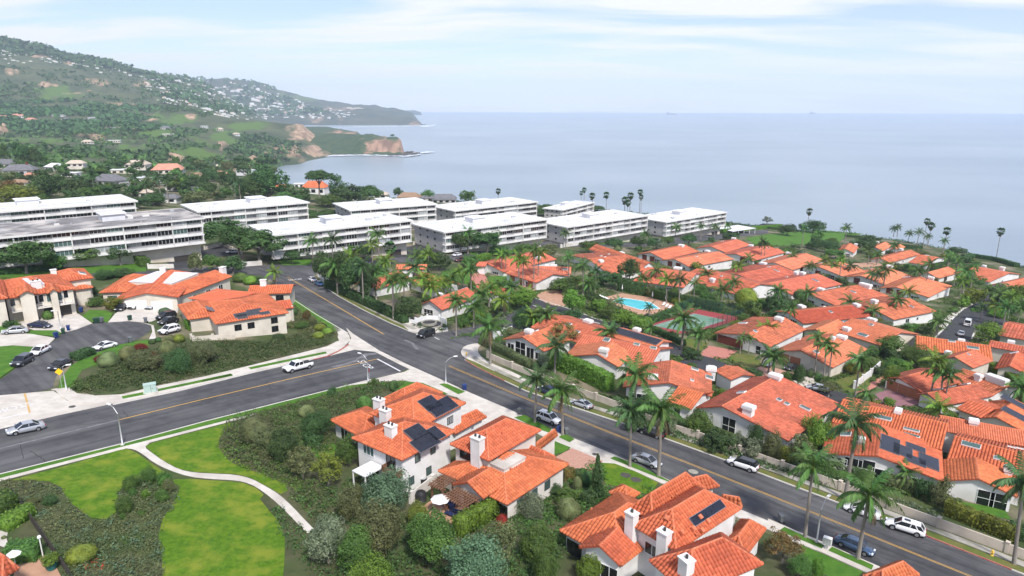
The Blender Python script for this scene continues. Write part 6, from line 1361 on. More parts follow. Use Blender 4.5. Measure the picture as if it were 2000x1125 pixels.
# -- dark evergreens by the street wall
for a in [(635,556,490,20,'round0','leaf_dark','leftmost dark evergreen behind the street wall'),(662,572,491,26,'fine0','leaf_dark','tall dark evergreen behind the street wall, second from the left'),(690,582,500,24,'round2','leaf_dark','dark evergreen behind the parked blue car'),(722,588,515,20,'round1','leaf_dark','dark evergreen left of the tall wall palm'),(800,628,580,24,'round0','leaf_dark','dark rounded evergreen left of the fountain'),(740,560,515,22,'round1','leaf_pine','dark evergreen behind the wall palm, near the villa roof'),(858,528,494,26,'round2','leaf_dark','dark evergreen clump behind the tarpaulin villa'),(825,530,503,20,'round0','leaf_dark','dark evergreen left of the white street car'),(920,520,498,20,'round1','leaf_mid','clipped green tree beside the white street car')]:
    T_(*a[:6],label=a[6],group='dark evergreens by the street wall',tf=.12)
# -- villa gardens
for a in [
 (1228,556,503,19,'round0','leaf_pine','upright dark tree behind the pool, taller than its neighbours',.25),(1193,562,528,23,'round1','leaf_dark','dark tree left of the upright tree behind the pool',.1),(1150,578,543,15,'round2','leaf_dark','dark round tree right of the small red pavilion roof',.1),(1096,572,544,26,'round0','leaf_mid','green tree behind the circular terrace',.1),(1122,560,537,12,'round1','leaf_mid','small green tree beside the slender palm',.1),
 (1020,606,563,25,'round2','leaf_bright','bright yellow-green tree left of the circular terrace',.2),(1118,620,566,20,'round0','leaf_bright','bright yellow-green tree right of the circular terrace',.25),(1168,610,584,17,'round1','leaf_bright','bright tree at the left end of the pool',.15),(1188,624,597,18,'round2','leaf_mid','green tree below the left end of the pool',.15),(1218,640,605,21,'round0','leaf_bright','bright round tree below the middle of the pool',.2),(1250,650,614,21,'round1','leaf_bright','bright round tree between the pool and the tennis court',.2),
 (1022,646,602,25,'fine1','leaf_dark','dark round tree by the entrance drive',.1),(1055,634,600,22,'round1','leaf_olive','olive-green tree by the entrance drive',.1),(1118,630,604,23,'round2','leaf_dark','dark spreading tree by the loop of the entrance drive',.1),(1100,690,630,26,'loose0','leaf_autumn','thin bronze tree before the gable-window villa',.35),
 (1455,604,561,24,'ball','leaf_yellow','large clipped yellow-green tree behind the tennis court',.05),(1463,620,584,22,'round0','leaf_mid','green tree at the tennis court corner',.1),(1520,612,574,27,'round1','leaf_dark','dark tree left of the white pickup among the villas',.1),(1560,590,566,13,'ball','leaf_dark','dark clipped tree beside the white pickup among the villas',.1),
 (1537,460,437,20,'round2','leaf_dark','dark tree at the left end of the bluff lawn',.1),(1587,455,429,22,'round0','leaf_dark','dark tree below the shaggy fan palm',.1),(1594,488,458,14,'round1','leaf_dark','dark upright tree on the bluff lawn',.1),(1620,494,470,20,'round2','leaf_dark','dark rounded tree right of the upright tree on the bluff lawn',.1),(1687,494,459,22,'round0','leaf_dark','large dark tree before the bluff-edge villa',.1),(1632,505,486,19,'round1','leaf_mid','green rounded tree below the bluff lawn',.1),(1498,440,422,10,'loose0','leaf_grey','thin grey tree by the bluff car park',.3),(1870,492,482,16,'round1','leaf_dark','dark bush on the bluff edge right of the single fan palm',0),
 (1735,695,655,27,'round2','leaf_mid','green tree behind the cream-walled villa',.1),(1790,720,677,33,'fine1','leaf_mid','large green tree above the mauve drive',.1),(1757,728,702,19,'round1','leaf_bright','bright shrub tree left of the large green tree',.1),(1738,760,714,13,'round0','leaf_bright','bright slim tree left of the mauve drive',.1),(1925,670,629,25,'round2','leaf_bright','bright yellow-green tree beside the parked white van',.2),(1888,560,530,24,'round0','leaf_mid','green tree at the end of the loop road',.15),(1960,610,570,30,'round1','leaf_mid','broad green tree right of the loop road island',.1),(1985,590,555,24,'round2','leaf_bright','bright tree at the right edge above the loop road',.1),(1900,600,560,18,'round1','leaf_yellow','yellow-green tree left of the loop road',.1),
 (1618,775,745,20,'loose1','leaf_olive','thin olive tree beside the silver car in the lane',.3),(1502,768,735,12,'round1','leaf_mid','small tree beside the lane boulders',.2)]:
    T_(*a[:6],label=a[6],group='trees in the villa gardens',tf=a[7])
for a in [
 (1362,845,800,28,'fine2','leaf_mid','dense green shrub inside the street wall left of the flue villa'),(1402,880,838,30,'round1','leaf_dark','dark shrub under the windows of the flue villa'),(1472,872,828,16,'fine0','leaf_dark','dark shrub right of the flue villa chimney'),(1442,880,845,16,'loose1','leaf_grey','grey shrub below the flue villa chimney'),(1505,900,843,23,'fine1','leaf_olive','tall olive shrub before the flue villa'),(1470,890,855,22,'round0','leaf_grey','grey-green shrub along the wall, before the flue villa'),(1565,896,850,32,'loose0','leaf_olive','sprawling flowering shrub between the flue villa and the solar-panel villa'),(1594,876,810,32,'fine2','leaf_bright','bright yellow-green shrub tree between the flue villa and the solar-panel villa'),(1530,905,870,22,'round2','leaf_yellow','yellowish shrub behind the street wall'),
 (1680,945,915,20,'fine0','leaf_mid','green shrub beneath the tallest street palm'),(1805,975,932,16,'round1','leaf_dark','round dark shrub beside the solar-panel villa door'),(1835,990,930,20,'loose1','leaf_olive','thin tall shrub between the solar-panel villa and its neighbour'),(1862,990,982,12,'loose0','leaf_bright','small frond plant on the lawn at the right edge'),
 (1630,830,805,16,'round0','leaf_bright','bright shrub at the lane end of the flue villa'),(1350,700,680,18,'round1','leaf_dark','dark shrub below the tennis court hedge'),(1240,840,800,24,'round2','leaf_dark','dark shrub inside the wall below the twin-chimney villa'),(1300,845,815,18,'round0','leaf_grey','grey shrub inside the wall below the twin-chimney villa'),(1557,736,724,8,'ball','leaf_dark','left clipped ball beside the brown garage'),(1581,738,724,8,'ball','leaf_dark','middle clipped ball beside the brown garage'),(1597,745,728,8,'ball','leaf_dark','right clipped ball beside the brown garage'),(1560,745,712,14,'fine0','leaf_dark','shrub at the black car beside the brown garage'),
 (1985,1050,1015,18,'round1','leaf_dark','dark shrub at the right edge behind the street wall'),(1000,660,640,20,'round1','leaf_olive','olive shrub in the entrance planting'),(980,640,618,16,'loose0','leaf_grey','grey flowering shrub in the entrance planting'),(880,610,588,14,'round0','leaf_mid','green shrub before the tarpaulin villa corner'),(905,640,612,12,'round2','leaf_mid','green shrub right of the fountain')]:
    T_(*a[:6],label=a[6],group='shrubs in the villa gardens')
# -- near garden trees
for a in [
 (755,1010,918,52,'fine0','leaf_blue','large blue-green tree left of the balcony house corner',.08),(690,1015,950,34,'fine1','leaf_olive','olive-green tree left of the large blue-green tree',.08),(642,1100,1010,40,'fine2','leaf_grey','silver-leaved tree at the foot of the curving path',.1),(698,1112,1033,38,'fine0','leaf_mid','bright green tree right of the silver-leaved tree',.1),(742,1085,983,54,'fine1','leaf_olive','flowering olive-toned tree in the middle of the garden trees',.1),(846,1100,1003,50,'fine2','leaf_mid','broad green tree below the white parasol',.1),(928,1170,1053,58,'fine0','leaf_blue','wide grey-green tree at the bottom edge, left of centre',.1),(730,1175,1094,48,'fine1','leaf_bright','bright tree cut by the bottom edge',.1),(975,1105,1020,38,'loose0','leaf_olive','thin twiggy tree right of the bright garden hedge',.25),(1050,1090,1030,38,'fine2','leaf_mid','green tree left of the large chimney house',.08),(1066,1145,1078,28,'fine1','leaf_mid','small green tree at the left wall of the large chimney house',.08),
 (682,908,852,30,'fine1','leaf_mid','white-flowered tree beside the balcony house wall',.15),(642,950,888,38,'loose1','leaf_yellow','pale feathery tree left of the white canopy',.2),(592,935,873,28,'loose0','leaf_olive','thin pale tree beside the planted bank',.2),(556,900,838,32,'fine2','leaf_dark','dark glossy tree on the planted bank',.15),(620,855,803,30,'fine0','leaf_dark','dark glossy tree left of the balcony house',.15),(1150,1135,1085,26,'fine2','leaf_bright','dense bright shrub tree before the gabled porch of the chimney house',.05),(1527,1100,1040,36,'loose1','leaf_autumn','bronze-leaved tree right of the chimney house',.2),(1560,1130,1085,22,'fine0','leaf_mid','green tree right of the bronze-leaved tree',.1),(1595,1130,1092,16,'fine1','leaf_bright','bright shrub at the bottom edge on the near lawn',.05)]:
    T_(*a[:6],label=a[6],group='trees in the near gardens',tf=a[7])
for a in [
 (1165,972,890,20,'conifer','leaf_dark','dark pointed conifer beside the brick drive'),(1127,932,914,9,'ball','leaf_dark','small clipped ball nearest the brick drive'),(1127,957,929,10,'ball','leaf_olive','clipped olive ball below the small ball'),(1146,948,919,12,'ball','leaf_dark','dark clipped ball left of the conifer'),(1110,936,908,12,'round1','leaf_autumn','reddish-brown shrub at the edge of the brick drive'),(1110,1012,972,25,'ball','leaf_olive','large clipped olive dome below the conifer'),(1032,1005,963,30,'fine0','leaf_grey','grey flowering shrub at the house wall'),(1107,980,954,23,'round0','leaf_mid','mid-green shrub left of the conifer'),(1085,968,946,14,'round2','leaf_dark','dark shrub along the house wall'),(1150,985,955,16,'round1','leaf_dark','dark shrub at the foot of the conifer'),(980,1034,1003,14,'ball','leaf_red','red-leaved clipped ball below the tiled house corner'),(817,1024,984,24,'fine1','leaf_yellow','yellow-green bush beside the white parasol'),
 (500,862,813,34,'ball','leaf_moss','broad mossy dome on the planted bank beside the lawn'),(530,880,835,30,'fine2','leaf_moss','mossy shrub below the broad dome'),(600,815,790,18,'ball','leaf_olive','flat-topped bright shrub on the planted bank'),(612,870,842,20,'round1','leaf_dark','dark shrub by the terrace fence'),(770,764,742,10,'ball','leaf_dark','clipped ball nearest the street corner lawn'),(778,772,758,8,'ball','leaf_dark','small clipped ball at the edge of the corner lawn'),(731,752,738,10,'round0','leaf_mid','small shrub beside the traffic sign post'),(712,800,772,16,'ball','leaf_mid','clipped dome behind the balcony house roof'),(650,775,755,10,'round1','leaf_dark','small dark shrub along the bank walk'),
 (40,1110,1066,30,'ball','leaf_yellow','yellow-green clipped mound in the lower left bed'),(160,1092,1068,30,'ball','leaf_yellow','yellow-green dome in the lower left bed beside red flowers'),
 (258,955,928,17,'fine0','leaf_mid','left bush of the island bed in the lawn'),(292,942,914,18,'fine1','leaf_mid','top bush of the island bed in the lawn'),(322,948,920,15,'fine2','leaf_mid','right bush of the island bed, by the path'),(330,962,938,14,'fine0','leaf_olive','yellowish bush of the island bed, at its right rim'),(245,1000,970,18,'fine1','leaf_mid','lower left bush of the island bed'),(318,978,957,14,'fine2','leaf_mid','lower right bush of the island bed'),(285,971,958,9,'fine0','leaf_bright','small bright bush in the middle of the island bed'),(260,968,954,9,'fine1','leaf_mid','small green bush below the left island bush'),(278,1006,996,8,'fine2','leaf_mid','small green bush at the foot of the island bed'),(240,1014,1004,7,'fine0','leaf_mid','smallest green bush at the foot of the island bed'),
 (66,985,970,14,'fine0','leaf_olive','olive shrub by the black fence'),(100,985,968,16,'fine1','leaf_dark','dark shrub right of the olive shrub by the black fence')]:
    if a[0] == 40: continue
    T_(*a[:6],label=a[6],group='shrubs in the near gardens')
rr = random.Random(5)
for a in [
 (214,716,686,21,'ball','leaf_moss','left clipped dome on the bank above the side road'),(252,704,674,18,'ball','leaf_olive','second clipped dome on the bank, lighter green'),(285,722,682,30,'fine2','leaf_moss','mossy shrub in the middle of the bank'),(303,716,688,12,'fine0','leaf_red','crimson shrub in the middle of the bank'),(275,684,672,15,'fine1','leaf_red','reddish shrub at the top of the bank'),(195,708,693,9,'fine2','leaf_red','small red shrub left of the clipped dome'),(328,694,664,18,'ball','leaf_olive','clipped olive dome at the top of the bank'),(330,668,655,15,'ball','leaf_olive','flattened dome behind the parked cars'),(350,668,652,12,'ball','leaf_yellow','yellow-green dome beside the white SUV on the drive'),(348,728,682,25,'fine0','leaf_dark','dark shrub on the bank right of the crimson shrub'),(395,708,666,36,'fine1','leaf_moss','wide mossy shrub on the bank below the solar house'),(297,672,662,7,'ball','leaf_dark','small dark ball beside the wheelie bin'),(310,668,658,7,'ball','leaf_dark','second small dark ball by the drive'),
 (225,604,578,18,'round1','leaf_yellow','yellow-flowered shrub left of the double garage'),(212,586,570,12,'round0','leaf_olive','olive shrub behind the yellow-flowered shrub'),(292,597,582,11,'ball','leaf_dark','clipped dark ball between the garage doors'),(322,615,600,12,'ball','leaf_blue','blue-green dome on the drive beside the silver hatchback'),(94,624,606,10,'ball','leaf_mid','clipped cube-like shrub beside the left garage'),(180,580,560,12,'round2','leaf_dark','dark shrub right of the balcony house'),(190,598,580,16,'round0','leaf_mid','green shrub beside the lawn of the cul-de-sac'),(205,545,527,20,'fine1','leaf_dark','dark dense shrub behind the double-garage house, left'),(240,540,524,22,'fine2','leaf_dark','dark dense shrub behind the double-garage house, middle'),(370,572,556,14,'round1','leaf_yellow','yellow-green shrub right of the double garage'),(395,590,572,16,'fine0','leaf_olive','olive garden shrub below the white parasol'),(430,556,535,18,'fine2','leaf_mid','green shrub right of the tall chimney'),(470,550,532,16,'ball','leaf_mid','clipped shrub mound behind the solar house'),(490,555,538,15,'ball','leaf_bright','bright clipped mound behind the solar house'),(512,556,540,10,'round0','leaf_dark','dark shrub by the upper road corner'),(575,615,600,8,'ball','leaf_dark','clipped cube shrub at the porch of the solar house'),
 (600,625,605,10,'fine0','leaf_autumn','bronze shrub along the street bed'),(612,635,618,11,'fine1','leaf_olive','olive shrub along the street bed'),(625,645,632,12,'ball','leaf_yellow','yellow-green mound along the street bed'),(640,652,640,12,'ball','leaf_bright','bright mound near the street corner'),(590,640,628,14,'fine2','leaf_mid','green shrub on the corner slope'),(622,660,648,12,'ball','leaf_yellow','lowest yellow-green mound on the corner slope'),(545,664,652,16,'fine1','leaf_dark','dark mound below the solar house wall'),(20,640,625,12,'round1','leaf_dark','dark shrub at the far left drive'),(10,560,540,14,'fine0','leaf_bright','bright shrub at the left edge behind the balcony house'),(34,640,628,6,'round0','leaf_mid','small shrub at the left garage corner')]:
    T_(*a[:6],label=a[6],group='shrubs round the cul-de-sac')
# -- hedges
hedge([(640,562),(692,586),(740,608),(792,632)],2.2,2.4,'leaf_dark','dark hedge behind the low white street wall',size=.2,seed=40)
hedge([(1000,590),(1020,582)],2.0,2.2,'leaf_mid','green hedge beside the entrance drive bend',size=.2,seed=41)
hedge([(940,672),(985,692),(1035,718)],1.6,1.7,'leaf_moss','long clipped hedge behind the street wall at the entrance corner',seed=1)
hedge([(1078,716),(1130,736),(1190,765)],2.4,3.6,'leaf_bright','tall bright hedge behind the street wall, centre',size=.2,seed=2)
hedge([(1725,948),(1780,962),(1845,990)],1.3,1.9,'leaf_olive','olive hedge before the solar-panel villa',seed=3)
hedge([(1846,1004),(1910,1030),(1985,1060)],1.5,2.2,'leaf_yellow','bright yellow-topped hedge along the street wall at the right edge',size=.16,seed=4)
hedge([(893,1050),(930,1028),(966,1006)],1.6,2.6,'leaf_bright','bright garden hedge beside the timber pergola',size=.15,seed=5)
hedge([(146,705),(180,692)],2.0,1.5,'leaf_dark','dark clipped box hedge beside the cul-de-sac',seed=6)
hedge([(365,644),(394,640)],2.2,2.2,'leaf_bright','bright clipped cube hedge beside the solar house',seed=7)
hedge([(1207,568),(1260,578)],1.6,4.2,'leaf_dark','tall dark hedge behind the pool, left half',size=.2,seed=8)
hedge([(1262,578),(1300,588)],1.4,2.8,'leaf_mid','lower green hedge behind the pool',size=.2,seed=9)
hedge([(1306,590),(1360,600),(1410,610)],1.6,3.2,'leaf_dark','dark hedge behind the tennis court',size=.2,seed=10)
hedge([(1275,648),(1310,664),(1335,676)],1.4,1.6,'leaf_dark','clipped hedge on the near side of the tennis court',size=.2,seed=11)
hedge([(1268,634),(1300,624),(1320,614)],.5,2.4,'leaf_dark','creeper-covered fence between the pool and the tennis court',size=.2,seed=12)
hedge([(1410,455),(1470,449),(1525,444)],2.2,2.2,'leaf_bright','bright hedge along the bluff car park',size=.3,seed=13)
hedge([(1700,478),(1760,484),(1800,488)],2.2,2.4,'leaf_dark','dark hedge behind the mansion',size=.3,seed=14)
hedge([(1820,530),(1845,520)],2.0,3.0,'leaf_dark','dark hedge right of the mansion',size=.3,seed=15)
hedge([(892,612),(922,600)],1.8,2.2,'leaf_bright','bright hedge before the tarpaulin villa side wall',size=.18,seed=16)
hedge([(1540,605),(1580,585),(1600,590)],2.0,2.0,'leaf_mid','green hedge along the path of the white-window villa',size=.22,seed=17)
hedge([(1715,690),(1735,700),(1752,715)],2.2,2.8,'leaf_dark','dark stepped hedge behind the cream-walled villa',size=.2,seed=18)
hedge([(1930,720),(1965,738),(1995,760)],2.4,2.0,'leaf_bright','bright hedge at the right edge above the mauve drive',size=.2,seed=19)
hedge([(1860,512),(1900,503),(1945,510),(1985,522)],3.0,2.2,'leaf_dark','dark bluff-edge hedge at the right',size=.35,seed=20)
hedge([(1650,462),(1720,470)],1.5,1.4,'leaf_dark','low dark hedge on the rim of the bluff lawn',size=.3,seed=21)
hedge([(1430,440),(1500,447),(1550,452)],2.0,1.4,'leaf_dark','dark hedge on the bluff rim beside the car park',size=.3,seed=22)
hedge([(0,536),(60,531),(120,524)],2.0,1.4,'leaf_dark','clipped hedge before the grey-roofed block',size=.25,seed=23)
hedge([(270,512),(284,522)],3.0,2.6,'leaf_mid','clipped green hedge at the parking court ramp',size=.25,seed=24)
hedge([(520,508),(610,502)],2.0,1.4,'leaf_moss','low hedge before the junction block',size=.25,seed=25)
hedge([(900,486),(1010,478)],2.0,1.4,'leaf_dark','low hedge before the third block',size=.25,seed=26)
hedge([(1100,462),(1240,452)],2.0,1.6,'leaf_dark','low hedge before the fan-palm block',size=.25,seed=27)
hedge([(6,1040),(60,1008)],1.6,1.6,'leaf_bright','bright clipped hedge by the black fence at the left edge',seed=28)
hedge([(20,1095),(78,1090)],2.0,2.0,'leaf_mid','clipped green hedge beside the terrace at the lower left',seed=29)
hedge([(-20,1010),(28,990)],2.4,2.2,'leaf_mid','clipped green hedge at the left edge',seed=30)
hedge([(930,512),(955,506)],2.6,2.4,'leaf_bright','clipped street hedge behind the parked black car',size=.22,seed=31)
# -- beds (uncountable planting)
mat('flower_red',(.42,.05,.02),(.3,.04,.02),.8,3,island=.3)
PATHW = [(P(x,y).x,P(x,y).y) for x,y in [(470,930),(490,930),(520,945),(548,962),(575,988),(600,1014),(622,1034),(600,1046),(576,1022),(552,998),(526,974),(498,954),(470,944)]]
bedA = [(0,942),(40,938),(80,940),(112,952),(125,968),(140,985),(158,1002),(180,1015),(212,1016),(226,1008),(226,985),(234,958),(262,938),(300,932),(330,944),(350,958),(344,985),(328,1003),(315,1025),(312,1060),(318,1110),(318,1140),(130,1140),(118,1100),(100,1060),(60,1010),(36,985),(28,972),(0,968)]
cover('dark green ground cover in the lower left bed',bedA,3.4,.2,.5,.5,'leaf_moss',14,.11,1)
cover('darker tufts in the lower left bed',bedA,.5,.35,.8,.6,'leaf_blue',20,.12,2)
cover('olive tufts in the lower left bed',bedA,.4,.3,.7,.5,'leaf_olive',18,.11,3)
cover('red flowers in the lower left bed',[(150,1100),(180,1094),(206,1104),(200,1112),(160,1110)],3,.2,.4,.35,'flower_red',10,.12,4)
bedB = [(452,822),(500,808),(570,790),(640,772),(700,758),(752,748),(790,750),(760,764),(720,778),(680,800),(650,830),(655,870),(640,890),(600,880),(570,900),(600,940),(640,960),(660,1000),(640,1010),(624,1026),(600,1000),(572,972),(568,950),(540,936),(505,920),(470,910),(440,888),(430,870),(432,850)]
cover('dark shrub mass on the bank beside the curving path',bedB,2.6,.35,1.1,.65,'leaf_moss',18,.13,5,(PATHW,))
cover('dark green tufts on the bank beside the curving path',bedB,.8,.6,1.4,.8,'leaf_mid',22,.14,6,(PATHW,))
cover('bright green band of ground cover along the lawn rim',[(437,876),(446,882),(470,905),(510,918),(560,935),(590,945),(596,952),(570,958),(530,938),(490,922),(455,905),(440,892)],3.2,.2,.45,.4,'leaf_bright',14,.14,7)
cover('bare twig undergrowth among the near garden trees',[(560,985),(620,960),(700,930),(720,990),(800,1010),(900,1040),(1000,1010),(1090,960),(1180,960),(1180,1000),(1110,1060),(1080,1125),(980,1160),(640,1160),(600,1110),(560,1060),(520,990),(530,985)],1.4,.3,1.0,.7,'leaf_pine',16,.15,8,(PATHW,))
cover('green undergrowth beside the brick drive house',[(1000,990),(1060,960),(1120,930),(1170,900),(1200,960),(1290,950),(1250,975),(1180,1030),(1110,1080),(1060,1080)],1.6,.25,.8,.6,'leaf_mid',16,.18,9)
bedC = [(140,764),(158,748),(196,730),(238,708),(290,690),(320,674),(372,672),(440,668),(520,668),(600,650),(650,652),(640,672),(560,692),(470,716),(380,736),(270,760),(190,768),(150,764)]
cover('shrub mass on the bank above the side road',bedC,2.0,.35,1.1,.7,'leaf_pine',18,.14,10)
cover('mossy tufts on the bank above the side road',bedC,1.0,.35,1.2,.8,'leaf_moss',18,.14,11)
cover('bright ground cover at the tip of the bank',[(140,758),(150,742),(190,735),(200,762),(165,766)],2.0,.3,.6,.6,'leaf_mid',16,.18,12)
cover('planting along the street beside the solar house',[(575,598),(600,612),(640,640),(660,655),(620,668),(590,650),(560,640),(570,620)],1.6,.3,.8,.6,'leaf_olive',16,.18,13)
cover('planting behind the corner kerb at the lawn',[(700,758),(752,746),(760,756),(700,776)],2,.4,1.0,.6,'leaf_dark',16,.16,14)
cover('low planting in the entrance island',[(877,663),(892,660),(940,655),(935,650),(895,654)],3,.2,.5,.4,'leaf_mid',12,.14,15)
cover('planting round the entrance fountain',[(800,632),(815,628),(870,640),(868,648),(835,646),(812,640)],2,.2,.5,.4,'leaf_dark',12,.14,16)
cover('flowers in the loop road island',[(1893,607),(1905,598),(1925,600),(1912,610)],3,.2,.5,.4,'leaf_mid',12,.2,17)
cover('planting beside the street wall at the right',[(1690,955),(1790,985),(1840,1005),(1840,1015),(1770,990),(1690,965)],2,.15,.45,.4,'leaf_grey',12,.14,18)
wallbed = [(1196,815),(1230,822),(1300,848),(1370,872),(1440,896),(1530,925),(1600,945),(1680,965),(1680,950),(1600,915),(1540,890),(1500,870),(1420,850),(1350,830),(1290,812),(1230,795)]
cover('mixed planting behind the street wall',wallbed,1.6,.4,1.2,.7,'leaf_dark',16,.2,19); cover('pale planting behind the street wall',wallbed,.5,.5,1.3,.6,'leaf_grey',14,.17,20)
# garden filler between the villas: many alike low shrubs, kept off roofs, roads and drives
RECTS = [[(r_.w(-.4,-.4,0).x,r_.w(-.4,-.4,0).y),(r_.w(r_.L+.4,-.4,0).x,r_.w(r_.L+.4,-.4,0).y),(r_.w(r_.L+.4,r_.W+.4,0).x,r_.w(r_.L+.4,r_.W+.4,0).y),(r_.w(-.4,r_.W+.4,0).x,r_.w(-.4,r_.W+.4,0).y)] for r_ in ALLR]
ROADPX = []
for o in list(COL.objects):
    if o.name.split('.')[0] in ('road','side_road','upper_road','complex_road','lane','lane_path','complex_loop_road','cul_de_sac','parking_court','drive','terrace','tennis_court','pool','bluff_lawn','yard_lawn','condo_lawn','walk','old_walk','verge','entry_walk','brick_drive'):
        me_ = o.data
        for p in me_.polygons: ROADPX.append([(me_.vertices[i].co.x,me_.vertices[i].co.y) for i in p.vertices])
RB = [(min(q[0] for q in p),max(q[0] for q in p),min(q[1] for q in p),max(q[1] for q in p),p) for p in RECTS+ROADPX]
def free(X,Y,m=.0): return not any((X-a)**2+(Y-b)**2 < 20 for a,b in GAR) and not any(a-m < X < b+m and c-m < Y < d+m and in_poly(X,Y,p) for a,b,c,d,p in RB)
zone = [(790,560),(930,520),(1080,500),(1250,490),(1440,462),(1560,470),(1720,480),(1860,500),(1995,535),(1995,990),(1850,985),(1640,935),(1400,850),(1200,790),(1060,715),(940,665),(870,620)]
rr = random.Random(11); cnt = 0; tr_ = 0; MM = ['leaf_dark','leaf_mid','leaf_mid','leaf_bright','leaf_olive','leaf_dark','leaf_grey','leaf_yellow']
while cnt < 290 and tr_ < 9000:
    tr_ += 1; x = rr.uniform(790,1995); y = rr.uniform(465,990)
    if rr.random() > (620-abs(y-560))/620*1.0: continue
    if not in_poly(x,y,zone): continue
    b = P(x,y,0)
    if not free(b.x,b.y,.5): continue
    r_ = rr.uniform(.9,2.3)*(1+max(0,b.y-170)/260); H_ = r_*rr.uniform(.9,1.7); k = mpp(b); m = rr.choice(MM); tone = {'leaf_dark':'dark green','leaf_mid':'mid-green','leaf_bright':'bright green','leaf_olive':'olive','leaf_grey':'grey-green','leaf_yellow':'yellow-green'}[m]
    far_ = 'among the far villas' if y < 600 else 'among the nearer villas'
    sz_ = 'low' if H_ < 1.7 else 'tall' if H_ > 3.4 else 'medium'
    plant(x,y,y-1,r_/k,rr.choice(['round0','round1','round2','fine0','loose1']) if b.y < 230 else rr.choice(['round0','round1','far0','far1']),m,nearlab(b,f'{sz_} {tone} shrub',f'rounded {tone} garden shrub {far_}'),f'{tone} garden shrubs {far_}',base=b)
    COL.objects[-1].scale = (r_,r_*rr.uniform(.8,1.2),H_); cnt += 1
# low planting that fills the villa plots
rng = np.random.default_rng(77); Cs = []; Ns = []; n_ = 0; zw = [(P(*p).x,P(*p).y) for p in zone]; tr_ = 0
while n_ < 8200 and tr_ < 60000:
    tr_ += 1; x = rng.uniform(790,1995); y = rng.uniform(470,990)
    if not in_poly(x,y,zone): continue
    p = P(x,y)
    if not free(p.x,p.y): continue
    if vnoise(np.array([p.x]),np.array([p.y]),9,3)[0] < .30: continue
    sc_ = 1+max(0,p.y-120)/260; e = rng.normal(0,1,(9,3)); e[:,2] = np.abs(e[:,2]); e /= np.linalg.norm(e,axis=1)[:,None]
    Cs.append(np.array(p)+e*np.array([.8,.8,.5])*sc_*rng.uniform(.5,1,(9,1))); Ns.append(e+[0,0,.5]); n_ += 1
V,Q = leaf_quads(np.concatenate(Cs),np.concatenate(Ns),.3,rng); tag(dobj('ground_cover',mesh_np('ground_cover',V,Q,MT['leaf_mid'])),'low green planting filling the plots between the villas',None,None,'stuff')

# scrub on the bluff rim
rng = np.random.default_rng(5); Cs = []; Ns = []
for a,b in zip(ed[3:17],ed[4:18]):
    for k in range(int((b-a).length*1.1)):
        p = a+(b-a)*rng.random(); p = np.array([p.x,p.y-rng.uniform(-1,6),p.z]); e = rng.normal(0,1,(10,3)); e[:,2] = np.abs(e[:,2]); e /= np.linalg.norm(e,axis=1)[:,None]; hh_ = rng.uniform(.6,1.7)
        Cs.append(p+e*np.array([1.5,1.5,hh_])); Ns.append(e)
V,Q = leaf_quads(np.concatenate(Cs),np.concatenate(Ns),.45,rng); tag(dobj('bluff_scrub',mesh_np('bluff_scrub',V,Q,MT['leaf_pine'])),'dark scrub along the rim of the bluff',None,None,'stuff')

cover('scrub on the open ground beyond the right edge',[(2060,560),(2300,600),(2700,760),(2700,1125),(2200,1120),(2040,900)],.16,.4,1.6,1.6,'leaf_mid',22,.4,60)
